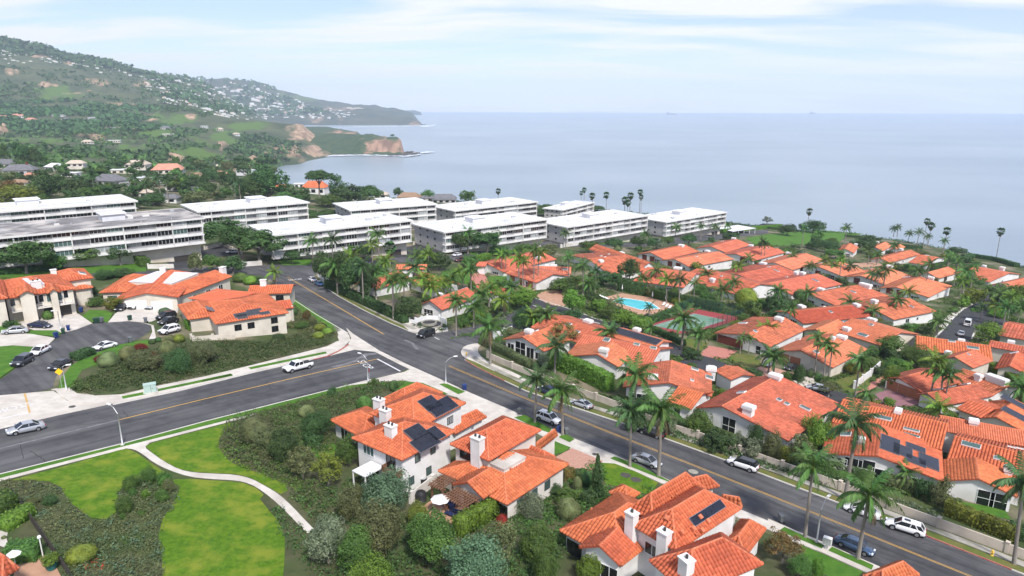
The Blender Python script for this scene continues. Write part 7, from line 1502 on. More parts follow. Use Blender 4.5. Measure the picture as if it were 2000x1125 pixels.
# ================================================================ vehicles
def paint(name,c,rough=.22,metal=0.0): return mat('paint_'+name,c,None,rough,spec=.5,metal=metal,coat=.6)
paint('white',(.80,.80,.81)); paint('silver',(.44,.46,.49),.3,.35); paint('black',(.012,.012,.014)); paint('grey',(.055,.06,.07),.25,.3); paint('navy',(.018,.026,.075),.25,.2); paint('blue',(.02,.11,.26),.25,.2); paint('steel_blue',(.06,.105,.19),.25,.4); paint('maroon',(.10,.016,.014)); 
mat('tyre',(.015,.015,.016),None,.85); mat('rim',(.42,.43,.45),None,.35,metal=.7); mat('car_glass',(.014,.018,.022),None,.05,spec=.7); mat('headlight',(.75,.77,.8),None,.15,spec=.7); mat('taillight',(.28,.012,.012),None,.25,spec=.6); mat('plastic',(.025,.025,.027),None,.6)
def bxs(mb,*a): return mb.box(*a)
def vehicle_parts(kind):
    """returns list of (part name, mesh without paint flag, is_paint, location)"""
    S = dict(sedan=(4.7,.91,1.45,2.75),coupe=(4.4,.90,1.36,2.6),suv=(4.7,.94,1.70,2.75),wagon=(4.85,.94,1.62,2.85),pickup=(6.0,1.0,1.92,3.9),van=(4.9,.97,1.9,3.05),cargo=(5.4,1.0,2.25,3.3))[kind]
    L,w,H_,wb = S; low = kind in ('sedan','coupe'); belt = {'sedan':.92,'coupe':.88,'suv':1.08,'wagon':1.0,'pickup':1.22,'van':1.12,'cargo':1.2}[kind]; gz = .2 if low else .28 if kind != 'pickup' else .42
    hood = belt-(.14 if low else .10 if kind not in ('van','cargo') else .12); x1 = L/2
    st = [(-x1,.80,belt*.62,gz+.18),(-x1+.10,.92,belt*.93,gz+.06),(-x1+.45,.98,belt+(.03 if low else .0),gz),(-x1+1.1,1,belt+.03,gz),(0,1,belt,gz),(x1-1.55,1,belt-.02,gz),(x1-1.2,.99,hood+.06,gz),(x1-.5,.95,hood-.06,gz),(x1-.12,.86,hood-.22,gz+.05),(x1,.72,belt*.52,gz+.15)]
    if kind == 'pickup': st[7:] = [(x1-.35,.97,hood,gz),(x1-.08,.93,hood-.1,gz),(x1,.86,belt*.62,gz+.1)]; st[:2] = [(-x1,.93,belt*.9,gz+.2),(-x1+.05,.97,belt,gz+.1)]
    if kind in ('van','cargo'): st[:2] = [(-x1,.9,belt*.9,gz+.1),(-x1+.06,.96,belt,gz+.03)]
    V = []; F_ = []; n = 10
    for (x,k,zt,zl) in st:
        a = w*k; m_ = (zl+zt)/2
        ring = [(a*.86,zl),(a,zl+.14),(a*1.0,m_),(a*.985,zt-.10),(a*.90,zt),(-a*.90,zt),(-a*.985,zt-.10),(-a*1.0,m_),(-a,zl+.14),(-a*.86,zl)]
        V += [(x,y,z) for y,z in ring]
    for i in range(len(st)-1):
        for j in range(n): F_.append((i*n+j,i*n+(j+1) % n,(i+1)*n+(j+1) % n,(i+1)*n+j))
    F_.append(tuple(range(n))); F_.append(tuple(reversed(range((len(st)-1)*n,len(st)*n))))
    body = bpy.data.meshes.new('body'); body.from_pydata(V,[],F_); body.polygons.foreach_set('use_smooth',[True]*len(F_)); body.update()
    cab = {'sedan':(-1.75,-.95,.45,1.25),'coupe':(-1.7,-.7,.3,1.15),'suv':(-2.18,-1.85,.5,1.25),'wagon':(-2.2,-1.75,.55,1.35),'pickup':(-.75,-.6,1.0,1.5),'van':(-2.32,-2.15,1.0,1.85),'cargo':(-2.6,-2.5,1.35,2.1)}[kind]
    b0,r0,r1,b1 = cab; a = w*.90; c = w*(.70 if low else .78); zt = H_; zb = belt-.03
    gl = MB(); P_ = [(b0,-a,zb),(b1,-a,zb),(b1,a,zb),(b0,a,zb),(r0,-c,zt-.05),(r1,-c,zt-.05),(r1,c,zt-.05),(r0,c,zt-.05)]
    gl.add(P_,[(0,1,5,4),(1,2,6,5),(2,3,7,6),(3,0,4,7),(4,5,6,7)])
    glm = gl.mesh('glasshouse',MT['car_glass'])
    rf = MB(); e = .03
    rf.add([(r0-e,-c-e,zt-.09),(r1+e,-c-e,zt-.09),(r1+e,c+e,zt-.09),(r0-e,c+e,zt-.09),(r0+.12,-c*.86,zt),(r1-.12,-c*.86,zt),(r1-.12,c*.86,zt),(r0+.12,c*.86,zt)],[(0,1,5,4),(1,2,6,5),(2,3,7,6),(3,0,4,7),(4,5,6,7),(3,2,1,0)])
    for s in (1,-1):
        for (xa,xb) in ((b0,r0),(b1,r1)): rf.tube([(xa,s*a*1.0,zb),(xb,s*c*1.02,zt-.06)],.05,5)
        if kind not in ('coupe',): rf.tube([((b0+b1)/2-.05,s*a*1.005,zb),((r0+r1)/2-.05,s*c*1.01,zt-.05)],.045,5)
        if kind in ('suv','wagon','van','cargo'): rf.tube([(b0+.75,s*a*1.005,zb),(r0+.7,s*c*1.01,zt-.05)],.07,5)
        if kind == 'cargo': rf.add([(b0,s*a*1.01,zb),(0.4,s*a*1.01,zb),(.4,s*c*1.02,zt-.08),(r0,s*c*1.02,zt-.08)],[(0,1,2,3)])
    rfm = rf.mesh('roof')
    parts = [('body',body,True),('glasshouse',glm,False),('roof',rfm,True)]
    tr = MB().box(-x1-.02,-x1+.25,-w*.80,w*.80,gz+.02,gz+.22).box(x1-.2,x1+.02,-w*.66,w*.66,gz+.05,gz+.2)
    for s in (1,-1): tr.box(-wb/2+.4,wb/2-.4,s*w-.03,s*w+.015,gz+.0,gz+.1)
    if not low: tr.box(x1-.1,x1+.03,-w*.45,w*.45,belt*.55,belt*.72)
    parts.append(('trim',tr.mesh('trim',MT['plastic']),False))
    if kind == 'pickup':
        parts.append(('load_bed',MB().box(-x1+.2,-.95,-w*.80,w*.80,belt-.3,belt+.036).mesh('load_bed',MT['plastic']),False))
    r = .33 if low else .37 if kind != 'pickup' else .43; ty = MB(); 
    ty.tube([(0,-.11,0),(0,.11,0)],r,16); tym = ty.mesh('tyre',MT['tyre'],False); rim = MB().tube([(0,-.125,0),(0,.125,0)],r*.62,12).mesh('rim',MT['rim'])
    arch = MB().tube([(0,-.105,0),(0,.095,0)],r*1.17,16).mesh('wheel_arch',MT['plastic'])
    hl = MB().box(-.14,.06,-.22,.22,-.07,.07).mesh('headlight',MT['headlight']); tl = MB().box(-.05,.12,-.2,.2,-.08,.08).mesh('taillight',MT['taillight'])
    return dict(parts=parts,tyre=tym,rim=rim,arch=arch,hl=hl,tl=tl,r=r,L=L,w=w,wb=wb,belt=belt,hood=hood,x1=x1,kind=kind,H=H_)
VK = {k: vehicle_parts(k) for k in ('sedan','coupe','suv','wagon','pickup','van','cargo')}
def car(fx,fy,rx,ry,kind,col,label,group='parked and passing vehicles',roofcol=None,sunroof=False,h=RH+.012,cat=None):
    D_ = VK[kind]; f = P(fx,fy,h); r = P(rx,ry,h); c = (f+r)*.5; d = (f-r); d.normalize()
    up = Vector((-G1,-G2,1)).normalized(); y = up.cross(d).normalized(); d = y.cross(up)
    M4 = Matrix((d,y,up)).transposed().to_4x4(); M4.translation = c
    o = empty({'sedan':'car','coupe':'car','suv':'car','wagon':'car','pickup':'pickup_truck','van':'van','cargo':'van'}[kind]); o.matrix_world = M4; tag(o,label,cat or {'pickup':'pickup','van':'van','cargo':'van'}.get(kind,'car'),group)
    for nm,me,pt in D_['parts']:
        q = dobj(nm,me,o)
        if pt:
            if not me.materials: me.materials.append(MT['paint_white'])
            q.material_slots[0].link = 'OBJECT'; q.material_slots[0].material = MT['paint_'+((roofcol or col) if nm == 'roof' else col)]
    if sunroof: MB().box(-.5,.25,-.35,.35,D_['H']-.01,D_['H']+.012).build('sunroof',MT['car_glass'],o)
    for sx in (1,-1):
        for sy in (1,-1):
            q = dobj('wheel',D_['arch'],o,(sx*D_['wb']/2,sy*(D_['w']-.10),D_['r'])); dobj('tyre',D_['tyre'],q,(0,sy*.03,0)); dobj('rim',D_['rim'],q,(0,sy*.03,0))
    for sy in (1,-1):
        dobj('headlight',D_['hl'],o,(D_['x1']-.12,sy*D_['w']*.66,D_['hood']-.22)); dobj('taillight',D_['tl'],o,(-D_['x1']+.02,sy*D_['w']*.68,D_['belt']-.22))
        MB().box(.95,1.1,sy*D_['w']-.02 if sy > 0 else -D_['w']-.16,sy*D_['w']+.16 if sy > 0 else -D_['w']+.02,D_['belt'],D_['belt']+.13).build('wing_mirror',MT['plastic'],o)
    return o
for a in [
 (18,849,82,836,'sedan','silver','silver sedan driving left on the side road'),(551,730,611,715,'pickup','white','white crew-cab pickup driving left along the side road'),(814,662,848,653,'van','black','black minivan turning out of the entrance drive'),
 (1092,831,1050,816,'suv','white','white SUV with sunroof parked between two palms on the main street'),(1286,915,1238,897,'sedan','silver','silver sedan parked between two palm trunks, nose to the lower right'),(1055,763,1086,777,'suv','navy','dark blue SUV half hidden behind palm fronds by the far kerb'),(1119,788,1152,800,'coupe','silver','small silver coupe parked by the far kerb behind the palms'),(1249,842,1295,857,'sedan','black','black sedan parked by the far kerb, partly behind a palm'),
 (1425,905,1475,922,'suv','white','white compact SUV with black roof alone at the far kerb'),(1649,993,1717,1015,'sedan','white','white sedan by the far kerb under palm fronds'),(1730,1025,1803,1048,'wagon','white','white wagon with sunroof ahead of the red kerb'),(1703,1086,1633,1058,'sedan','steel_blue','blue sedan parked at the near kerb, bottom right'),
 (7,652,52,649,'sedan','silver','silver sedan on the left edge drive'),(101,640,56,638,'coupe','navy','dark blue coupe on the drive below the balcony house'),(60,698,96,681,'sedan','white','white sedan parked along the cul-de-sac, left kerb'),(26,720,61,702,'suv','grey','dark grey SUV behind the white sedan on the cul-de-sac left kerb'),(100,726,136,709,'sedan','black','black sedan at the cul-de-sac mouth beside the yellow sign'),(183,685,227,675,'coupe','white','white sports car at the cul-de-sac edge by the box hedge'),
 (227,611,248,598,'sedan','black','black sedan on the double-garage drive, leftmost'),(249,608,276,594,'suv','white','white SUV on the double-garage drive, in the middle'),(283,608,309,594,'sedan','silver','silver hatchback on the double-garage drive, rightmost'),(302,627,346,617,'suv','black','black SUV on the solar house drive, uppermost of three'),(308,636,349,626,'sedan','black','black sedan on the solar house drive, middle of three'),(308,655,353,644,'suv','white','white SUV on the solar house drive, lowest of three'),
 (603,544,617,554,'sedan','white','white sedan at the top of the main street'),(616,553,630,561,'coupe','blue','bright blue coupe behind the white sedan at the top of the street'),(293,511,327,510,'pickup','white','white pickup parked before the grey-roofed block'),(446,495,462,494,'sedan','white','white car in the left parking court'),
 (885,501,899,499,'sedan','white','white car parked on the upper road'),(888,512,906,510,'suv','maroon','dark red car parked on the upper road'),(932,500,950,498,'sedan','grey','dark sedan parked on the upper road before the third block'),(1092,475,1103,473,'van','white','white van in the court of the third block'),(1062,468,1072,467,'suv','black','black car in the court of the third block'),(1180,474,1192,473,'sedan','black','black car on the upper road right of the round tree'),(1284,459,1293,457,'sedan','white','white car in the court of the fan-palm block'),
 (996,562,1015,555,'sedan','silver','silver car beside the tan garage doors'),(1482,576,1503,575,'pickup','white','white pickup on the path behind the tennis court'),(1580,537,1592,533,'sedan','blue','blue car among the far villas'),(1455,446,1472,443,'suv','black','black car in the bluff car park'),(1440,449,1452,447,'sedan','grey','grey car in the bluff car park'),
 (1893,628,1885,644,'cargo','white','white cargo van parked on the loop road'),(1881,648,1872,662,'sedan','silver','silver car behind the white cargo van'),(1578,759,1615,766,'sedan','silver','silver car in the lane beside the boulders'),(1493,720,1506,707,'sedan','silver','silver car on the drive behind the drooping palm'),(1535,724,1553,718,'sedan','black','black car before the brown garage doors'),(1656,493,1664,490,'sedan','white','white car at the bluff-edge villa'),(1666,496,1675,493,'sedan','grey','grey car at the bluff-edge villa'),(1832,834,1844,828,'sedan','white','white car between two right-hand villas')]:
    c_ = car(*a,roofcol='black' if 'black roof' in a[6] else None,sunroof='sunroof' in a[6],h=(WH+.02 if 'drive' in a[6] and 'driving' not in a[6] and 'entrance' not in a[6] else RH+.014))
# ================================================================ street furniture
def on_ground(name,px,py,label,cat,group=None,h=WH,rz=0): o = empty(name,P(px,py,h),rz); tag(o,label,cat,group); return o
def lamp(bx,by,ty,ax,label,arm=1.6,rise=.8,yaw=0.0):
    o = on_ground('street_lamp',bx,by,label,'street lamp','street lamps'); H_ = hgt(o.location,ty)
    MB().tube([(0,0,0),(0,0,H_*.5),(0,0,H_)],[.11,.09,.065],10).build('pole',MT['steel'],o,True); MB().box(-.2,.2,-.2,.2,-.05,.12).build('base',MT['concrete'],o)
    dx,dy = math.cos(yaw),math.sin(yaw)
    MB().tube([(0,0,H_-.05),(dx*arm*.5,dy*arm*.5,H_+rise*.75),(dx*arm,dy*arm,H_+rise)],.045,6).build('arm',MT['steel'],o)
    hd = MB().box(-.38,.38,-.14,.14,-.06,.09).build('lamp_head',MT['trim_white'],o); hd.location = (dx*(arm+.3),dy*(arm+.3),H_+rise); hd.rotation_euler = (0,0,yaw)
lamp(239.5,869,808,1,'street lamp on the side road at the head of the curving path',1.7,1.0,R(150))
lamp(719,746,702,1,'street lamp with a small sign near the junction stop line',1.5,.9,R(150))
lamp(871,749,707,1,'street lamp at the main street corner beside the white-lidded bin',1.7,.9,R(20))
lamp(1595,1059,996,1,'street lamp on the main street between two near palms',1.4,1.3,R(40))
lamp(119,645,608,1,'short lamp post on the lawn at the head of the cul-de-sac',.5,.2,R(200))
lamp(130,762,716,1,'lamp post at the mouth of the cul-de-sac',.6,.2,R(20))
o = on_ground('traffic_sign',121,757,'yellow diamond sign at the mouth of the cul-de-sac','sign'); MB().tube([(0,0,0),(0,0,2.6)],.035,6).build('post',MT['steel'],o); mat('sign_yellow',(.85,.52,.02),None,.5)
sgn = MB().prism([(0,-.62),(.62,0),(0,.62),(-.62,0)],-.015,.015).build('panel',MT['sign_yellow'],o); sgn.location = (0,-.05,2.9); sgn.rotation_euler = (R(90),0,R(20))
mat('sign_red',(.6,.03,.03),None,.5)
o = on_ground('traffic_sign',722,744,'stop sign seen edge-on beside the junction lamp post','sign'); MB().tube([(0,0,0),(0,0,2.4)],.03,6).build('post',MT['steel'],o)
sg = MB().prism([(.38*math.cos(R(22.5+45*k)),.38*math.sin(R(22.5+45*k))) for k in range(8)],-.012,.012).build('panel',MT['sign_red'],o); sg.location = (0,-.04,2.2); sg.rotation_euler = (R(90),0,R(-65))
mat('mint',(.42,.55,.49),(.36,.48,.43),.6,2)
o = on_ground('utility_box',294,766,'mint-green utility cabinet beside the side road','utility box'); o.rotation_euler = (0,0,R(28)); MB().box(-1.1,1.1,-.7,.7,0,.12).build('pad',MT['concrete'],o); MB().box(-.95,.95,-.55,.55,.12,1.5).box(-1.0,1.0,-.6,.6,1.5,1.58).build('cabinet',MT['mint'],o); MB().box(.1,.14,-.58,-.55,.2,1.45).box(.3,.42,-.6,-.55,.8,.9).build('door_latch',MT['plastic'],o)
o = on_ground('cluster_mailbox',1614,1072,'white cluster mailbox on a post beside the blue sedan','mailbox'); o.rotation_euler = (0,0,R(-35)); MB().box(-.14,.14,-.14,.14,0,.7).build('post',MT['steel'],o); MB().box(-.5,.5,-.3,.3,.7,1.65).build('cabinet',MT['trim_white'],o)
bx_ = MB()
for i in range(3):
    for j in range(4): bx_.box(-.46+.31*i,-.18+.31*i,-.315,-.3,.76+.22*j,.95+.22*j)
bx_.build('letter_doors',MT['steel'],o)
mat('hydrant_yellow',(.72,.48,.10),None,.5)
o = on_ground('fire_hydrant',1937,1085,'yellow fire hydrant on the verge by the red kerb','hydrant'); MB().tube([(0,0,0),(0,0,.08),(0,0,.1),(0,0,.62),(0,0,.66),(0,0,.78),(0,0,.86)],[.2,.2,.13,.13,.17,.15,.04],10).build('barrel',MT['hydrant_yellow'],o); MB().tube([(-.24,0,.5),(.24,0,.5)],.07,8).tube([(0,-.22,.45),(0,0,.45)],.09,8).build('outlet',MT['hydrant_yellow'],o)
o = on_ground('fire_hydrant',911,694,'yellow hydrant at the entrance corner','hydrant'); MB().tube([(0,0,0),(0,0,.08),(0,0,.1),(0,0,.62),(0,0,.78)],[.2,.2,.13,.15,.05],10).build('barrel',MT['hydrant_yellow'],o); MB().tube([(-.24,0,.5),(.24,0,.5)],.07,8).build('outlet',MT['hydrant_yellow'],o)
mat('bin_blue',(.015,.04,.16),None,.5); mat('bin_grey',(.13,.14,.15),None,.5); mat('bin_green',(.02,.06,.04),None,.5)
BIN = {}
for c_ in ('blue','grey','green'):
    mb = MB(); b_ = [(-.22,-.26,.12),(.22,-.26,.12),(.22,.24,.12),(-.22,.24,.12),(-.3,-.34,.98),(.3,-.34,.98),(.3,.34,.98),(-.3,.34,.98)]; mb.add(b_,[(3,2,1,0),(4,5,6,7),(0,1,5,4),(1,2,6,5),(2,3,7,6),(3,0,4,7)])
    BIN[c_] = (mb.mesh('body',MT['bin_'+c_]),MB().add([(-.33,-.38,.98),(.33,-.38,.98),(.33,.38,.98),(-.33,.38,.98),(-.24,-.3,1.1),(.24,-.3,1.1),(.28,.36,1.06),(-.28,.36,1.06)],[(3,2,1,0),(4,5,6,7),(0,1,5,4),(1,2,6,5),(2,3,7,6),(3,0,4,7)]).mesh('lid',MT['bin_'+c_]),MB().tube([(-.24,.28,.1),(-.18,.28,.1)],.11,10).tube([(.18,.28,.1),(.24,.28,.1)],.11,10).mesh('wheels',MT['tyre']))
for i,(x,y,c_,lab) in enumerate([(907,762,'blue','dark blue wheelie bin with pale load beside the corner lamp'),(1016,810,'grey','grey wheelie bin at the double drive of the main street'),(1361,951,'grey','grey wheelie bin in the road, left of the blue one'),(1379,957,'blue','bright blue wheelie bin standing in the road'),(1525,1020,'grey','grey wheelie bin at the kerb left of the street lamp'),(186,631,'green','leftmost green bin at the top of the cul-de-sac'),(193,630,'green','second green bin at the top of the cul-de-sac'),(199,630,'grey','grey bin right of the green bins at the top of the cul-de-sac'),(159,610,'blue','blue bin beside the open garage'),(110,660,'blue','dark blue bin at the left kerb of the cul-de-sac'),(124,652,'green','green bin at the left kerb of the cul-de-sac'),(134,646,'blue','bright blue bin at the end of the left kerb row'),(254,626,'green','small dark bin on the double-garage drive edge'),(285,630,'grey','grey bin at the right side of the cul-de-sac'),(255,669,'grey','grey bin alone on the lower rim of the cul-de-sac'),(254,591,'blue','blue bin beside the double garage'),(1345,688,'green','left dark bin behind the pool-panel villa'),(1351,690,'green','right dark bin behind the pool-panel villa'),(1748,758,'green','green bin before the brown garages on the mauve drive'),(1756,765,'blue','blue bin before the brown garages on the mauve drive'),(1092,845,'blue','dark bin at the foot of the right street palm'),(1106,849,'grey','dark bin right of the street palm')]):
    o = on_ground('wheelie_bin',x,y,lab,'bin','wheelie bins',RH+.02); o.rotation_euler = (0,0,random.uniform(0,6.28)); o.scale = (1.15,)*3
    for nm,me in zip(('body','lid','wheels'),BIN[c_]): dobj(nm,me,o)
# ---- walls
def street_wall(pts,hh,label,m='stucco',step=6.5,th=.2,post=.42,extra=.18):
    W_ = [P(x,y,0) for x,y in pts]; o = empty('garden_wall',W_[0]); tag(o,label,'wall'); off = W_[0]
    def at_(p): return Vector((p.x,p.y,G(p.x,p.y)))
    for a,b in zip(W_[:-1],W_[1:]):
        L = (b-a).length; n = max(1,round(L/step))
        for k in range(n):
            p,q = at_(a+(b-a)*(k/n)),at_(a+(b-a)*((k+1)/n)); d = (q-p); d.z = 0; d.normalize(); nn = Vector((-d.y,d.x,0))*th/2
            V = [p-nn,q-nn,q+nn,p+nn]; V = [v-off-Vector((0,0,.2)) for v in V]+[v-off+Vector((0,0,hh)) for v in V]
            mobj('wall_panel',V,[(3,2,1,0),(4,5,6,7),(0,1,5,4),(1,2,6,5),(2,3,7,6),(3,0,4,7)],MT[m],o)
            pp = MB().box(-post/2,post/2,-post/2,post/2,-.2,hh+extra).box(-post/2-.06,post/2+.06,-post/2-.06,post/2+.06,hh+extra,hh+extra+.08).build('pillar',MT[m],o); pp.location = p-off; pp.rotation_euler = (0,0,math.atan2(d.y,d.x))
    return o
street_wall([(952,699),(1000,720),(1060,744),(1120,766),(1210,799),(1300,838),(1362,857),(1444,887),(1527,917),(1640,957),(1735,994),(1832,1030),(1965,1079),(2040,1108)],1.35,'long cream wall with pillars along the far side of the main street','wall_cream')
street_wall([(622,541),(650,556),(692,578),(740,602),(800,631),(812,634)],1.1,'low white wall with posts along the upper main street','trim_white',5.0,.16,.3,.3)
street_wall([(812,633),(835,627),(858,628),(872,634)],1.5,'curved white entrance wall behind the fountain','trim_white',3.0)
street_wall([(965,662),(985,655),(1000,648)],1.6,'white entrance wall before the gable-window villa','trim_white',4)
street_wall([(1668,760),(1700,735),(1718,718)],1.7,'white garden wall beside the cream-walled villa','stucco_white',8)
street_wall([(290,525),(340,524)],1.4,'pale wall at the left parking court entrance','stucco',12)
street_wall([(475,521),(512,518)],1.6,'pale wall before the junction block','stucco',12)
street_wall([(400,488),(436,480),(474,498)],1.2,'retaining wall round the left parking court','stucco_cream',9)
street_wall([(808,478),(823,474),(870,494)],1.2,'retaining wall round the middle parking court','stucco_cream',9)
street_wall([(1095,484),(1130,479)],1.6,'pale wall at the third block court','stucco',12)
street_wall([(374,664),(378,668),(416,664),(460,662)],1.1,'retaining wall before the solar house garden','stucco_cream',9)
street_wall([(803,985),(845,952),(852,946)],1.7,'garden wall between the balcony house and the pergola','stucco',9)
# ---- black fence, lower left terrace
o = empty('metal_fence',P(27,972)); tag(o,'black fence running down the lower left corner','fence'); off = P(27,972)
fp = [(27,972),(55,1012),(84,1054),(112,1094),(140,1136)]
for a,b in zip(fp[:-1],fp[1:]):
    A1,B1 = P(*a),P(*b); n = max(2,int((B1-A1).length/2.0))
    for k in range(n):
        p = A1+(B1-A1)*(k/n); q = A1+(B1-A1)*((k+1)/n)
        MB().tube([p-off,p-off+Vector((0,0,1.35))],.05,6).build('post',MT['frame_dark'],o)
        mb = MB(); 
        for z_ in (.15,1.25): mb.tube([p-off+Vector((0,0,z_)),q-off+Vector((0,0,z_))],.035,5)
        for j in range(1,14): s = p+(q-p)*(j/14); mb.tube([s-off+Vector((0,0,.15)),s-off+Vector((0,0,1.25))],.028,4)
        mb.build('fence_panel',MT['frame_dark'],o)
slab('bare_bed',zz('C',[50,830,90,620,130,600,300,830,200,850,100,880]),WH+.02,'soil'); slab('terrace',zz('C',[130,1030,250,990,370,955,420,1010,480,1130,100,1140]),WH+.03,'terrace'); slab('terrace',zz('C',[-60,690,40,690,80,720,50,820,60,860,100,880,40,900,-60,860]),WH+.03,'concrete')
o = on_ground('garden_lamp',84,1087,'white garden lamp post at the lower left terrace','lamp'); MB().tube([(0,0,0),(0,0,2.2)],.06,8).build('post',MT['trim_white'],o); MB().tube([(0,0,2.2),(0,0,2.3),(0,0,2.5)],[.06,.2,.16],8).build('lantern',MT['trim_white'],o)
mat('glazed_pot',(.02,.16,.15),None,.3)
o = on_ground('plant_pot',101,1112,'teal pot with a leafy plant on the lower left terrace','plant pot'); MB().tube([(0,0,0),(0,0,.1),(0,0,.7),(0,0,.75)],[.35,.42,.6,.62],14).build('pot',MT['glazed_pot'],o); q = dobj('foliage',CR['round0'],o,(0,0,.6),(0,0,0),(.9,.9,1.2)); setmat(q,'leaf_bright')
for i,(x,y) in enumerate([(12,1018),(15,1036),(8,1050),(18,1068)]):
    plant(x,y+3,y-4,5,'ball','leaf_olive','small round potted shrub on the white paving at the left edge','potted shrubs at the left edge')
# ---- pergola, canopy and patio of the near houses
slab('patio',zz('F',[860,600,1060,470,1340,600,1160,720,960,660]),WH+.02,'terrace')
def pergola(p0,p1,p2,hh,label,slats=9):
    r = Rect(p0,p1,p2,hh); o = empty('pergola',(r.o.x,r.o.y,r.zb)); M4 = Matrix((r.u,r.v,Vector((0,0,1)))).transposed().to_4x4(); M4.translation = Vector((r.o.x,r.o.y,r.zb)); o.matrix_world = M4; tag(o,label,'pergola'); L,W = r.L,r.W
    for x in (.3,L-.3):
        for y in (.3,W-.3): MB().box(x-.1,x+.1,y-.1,y+.1,-.3,hh-.3).build('post',MT['timber'],o)
    for y in (.3,W-.3): MB().box(-.2,L+.2,y-.07,y+.07,hh-.3,hh-.08).build('beam',MT['timber'],o)
    for k in range(slats): x = L*(k+.5)/slats; MB().box(x-.05,x+.05,-.3,W+.3,hh-.08,hh+.1).build('rafter',MT['timber'],o)
    for k in range(5): y = W*(k+.5)/5; MB().box(-.1,L+.1,y-.03,y+.03,hh+.1,hh+.17).build('slat',MT['timber'],o)
pergola(*zz('F',[1060,490,1240,585,1340,520]),2.8,'larger timber pergola over the patio seats',10)
pergola(*zz('F',[960,395,1060,445,1160,372]),2.8,'small timber pergola against the tiled house',6)
r = Rect(*zz('E',[1160,792,1252,848,1402,768]),2.7); o = empty('patio_canopy',(0,0,0)); M4 = Matrix((r.u,r.v,Vector((0,0,1)))).transposed().to_4x4(); M4.translation = Vector((r.o.x,r.o.y,r.zb)); o.matrix_world = M4; tag(o,'white patio canopy on posts beside the balcony house','canopy')
MB().box(0,r.L,0,r.W,2.6,2.72).build('roof_sheet',MT['roof_white'],o)
for x in (.1,r.L-.1):
    for y in (.1,r.W-.1): MB().box(x-.07,x+.07,y-.07,y+.07,-.3,2.6).build('post',MT['trim_white'],o)
def parasol(x,y,label,rad=1.5,closed=False,m='trim_white',hh=2.4,h=WH):
    o = on_ground('parasol',x,y,label,'parasol',None,h); MB().tube([(0,0,0),(0,0,hh)],.035,6).build('pole',MT['steel'],o)
    if closed: MB().tube([(0,0,hh*.35),(0,0,hh*.5),(0,0,hh+.15)],[.16,.22,.02],8).build('folded_canopy',MT[m],o)
    else:
        V = [(0,0,hh+.35)]+[(rad*math.cos(2*math.pi*k/8),rad*math.sin(2*math.pi*k/8),hh-.15) for k in range(8)]; mobj('canopy',V,[(0,k+1,(k+1) % 8+1) for k in range(8)],MT[m],o)
parasol(861,1006,'open white parasol beside the patio loungers',1.25); parasol(402,577,'white parasol on the garden terrace of the double-garage house',1.5); parasol(34,1120,'white parasol corner at the lower left terrace',.7)
for i,(x,y) in enumerate([(1215,570),(1252,576),(1274,584),(1300,590)]): parasol(x,y,['first','second','third','fourth'][i]+' folded white parasol by the pool, counting from the left',closed=True,hh=2.6)
mat('navy_cloth',(.02,.03,.09),None,.8)
def lounger(x,y,rz,label,m='trim_white',h=.12):
    o = on_ground('sun_lounger',x,y,label,'sun lounger','sun loungers',h,rz); MB().box(-.95,.4,-.33,.33,.28,.36).build('seat',MT[m],o); b = MB().box(0,.7,-.33,.33,0,.07).build('backrest',MT[m],o); b.location = (.4,0,.3); b.rotation_euler = (0,R(-35),0)
    for sx in (-.85,.35):
        for sy in (-.28,.28): MB().box(sx-.03,sx+.03,sy-.03,sy+.03,0,.28).build('leg',MT['steel'],o)
for i,(x,y) in enumerate([(1296,596),(1302,599),(1308,602)]): lounger(x,y,R(60),['left','middle','right'][i]+' white lounger at the far end of the pool')
for i,(x,y) in enumerate([(1176,581),(1181,583),(1186,585)]): lounger(x,y,R(140),['left','middle','right'][i]+' white lounger at the near end of the pool')
lounger(882,1008,R(-30),'navy cushioned lounger beside the white parasol','navy_cloth',WH+.03); lounger(892,1002,R(-30),'navy cushioned lounger under the pergola edge','navy_cloth',WH+.03)
o = on_ground('patio_sofa',889,988,'navy cushioned sofa under the pergola','sofa',None,WH+.03,R(30)); MB().box(-1,1,-.4,.4,.1,.4).build('seat',MT['navy_cloth'],o); MB().box(-1,1,.3,.45,.4,.85).build('backrest',MT['navy_cloth'],o); MB().box(-1.1,-1,-.4,.45,.1,.6).box(1,1.1,-.4,.45,.1,.6).build('armrest',MT['frame_dark'],o)
o = on_ground('covered_barbecue',822,977,'black covered barbecue by the garden wall','barbecue',None,WH+.02); MB().tube([(0,0,0),(0,0,.9),(0,0,1.25),(0,0,1.4)],[.75,.8,.6,.2],12).build('cover',MT['plastic'],o,True); MB().box(-.3,.3,-.05,.05,1.38,1.46).build('handle',MT['plastic'],o)
o = on_ground('air_conditioner',827,945,'air conditioning unit beside the balcony house','air conditioner',None,WH+.02); MB().tube([(0,0,0),(0,0,.9)],.5,12).build('casing',MT['plastic'],o); MB().tube([(0,0,.9),(0,0,.93)],.45,12).build('fan_grille',MT['steel'],o)
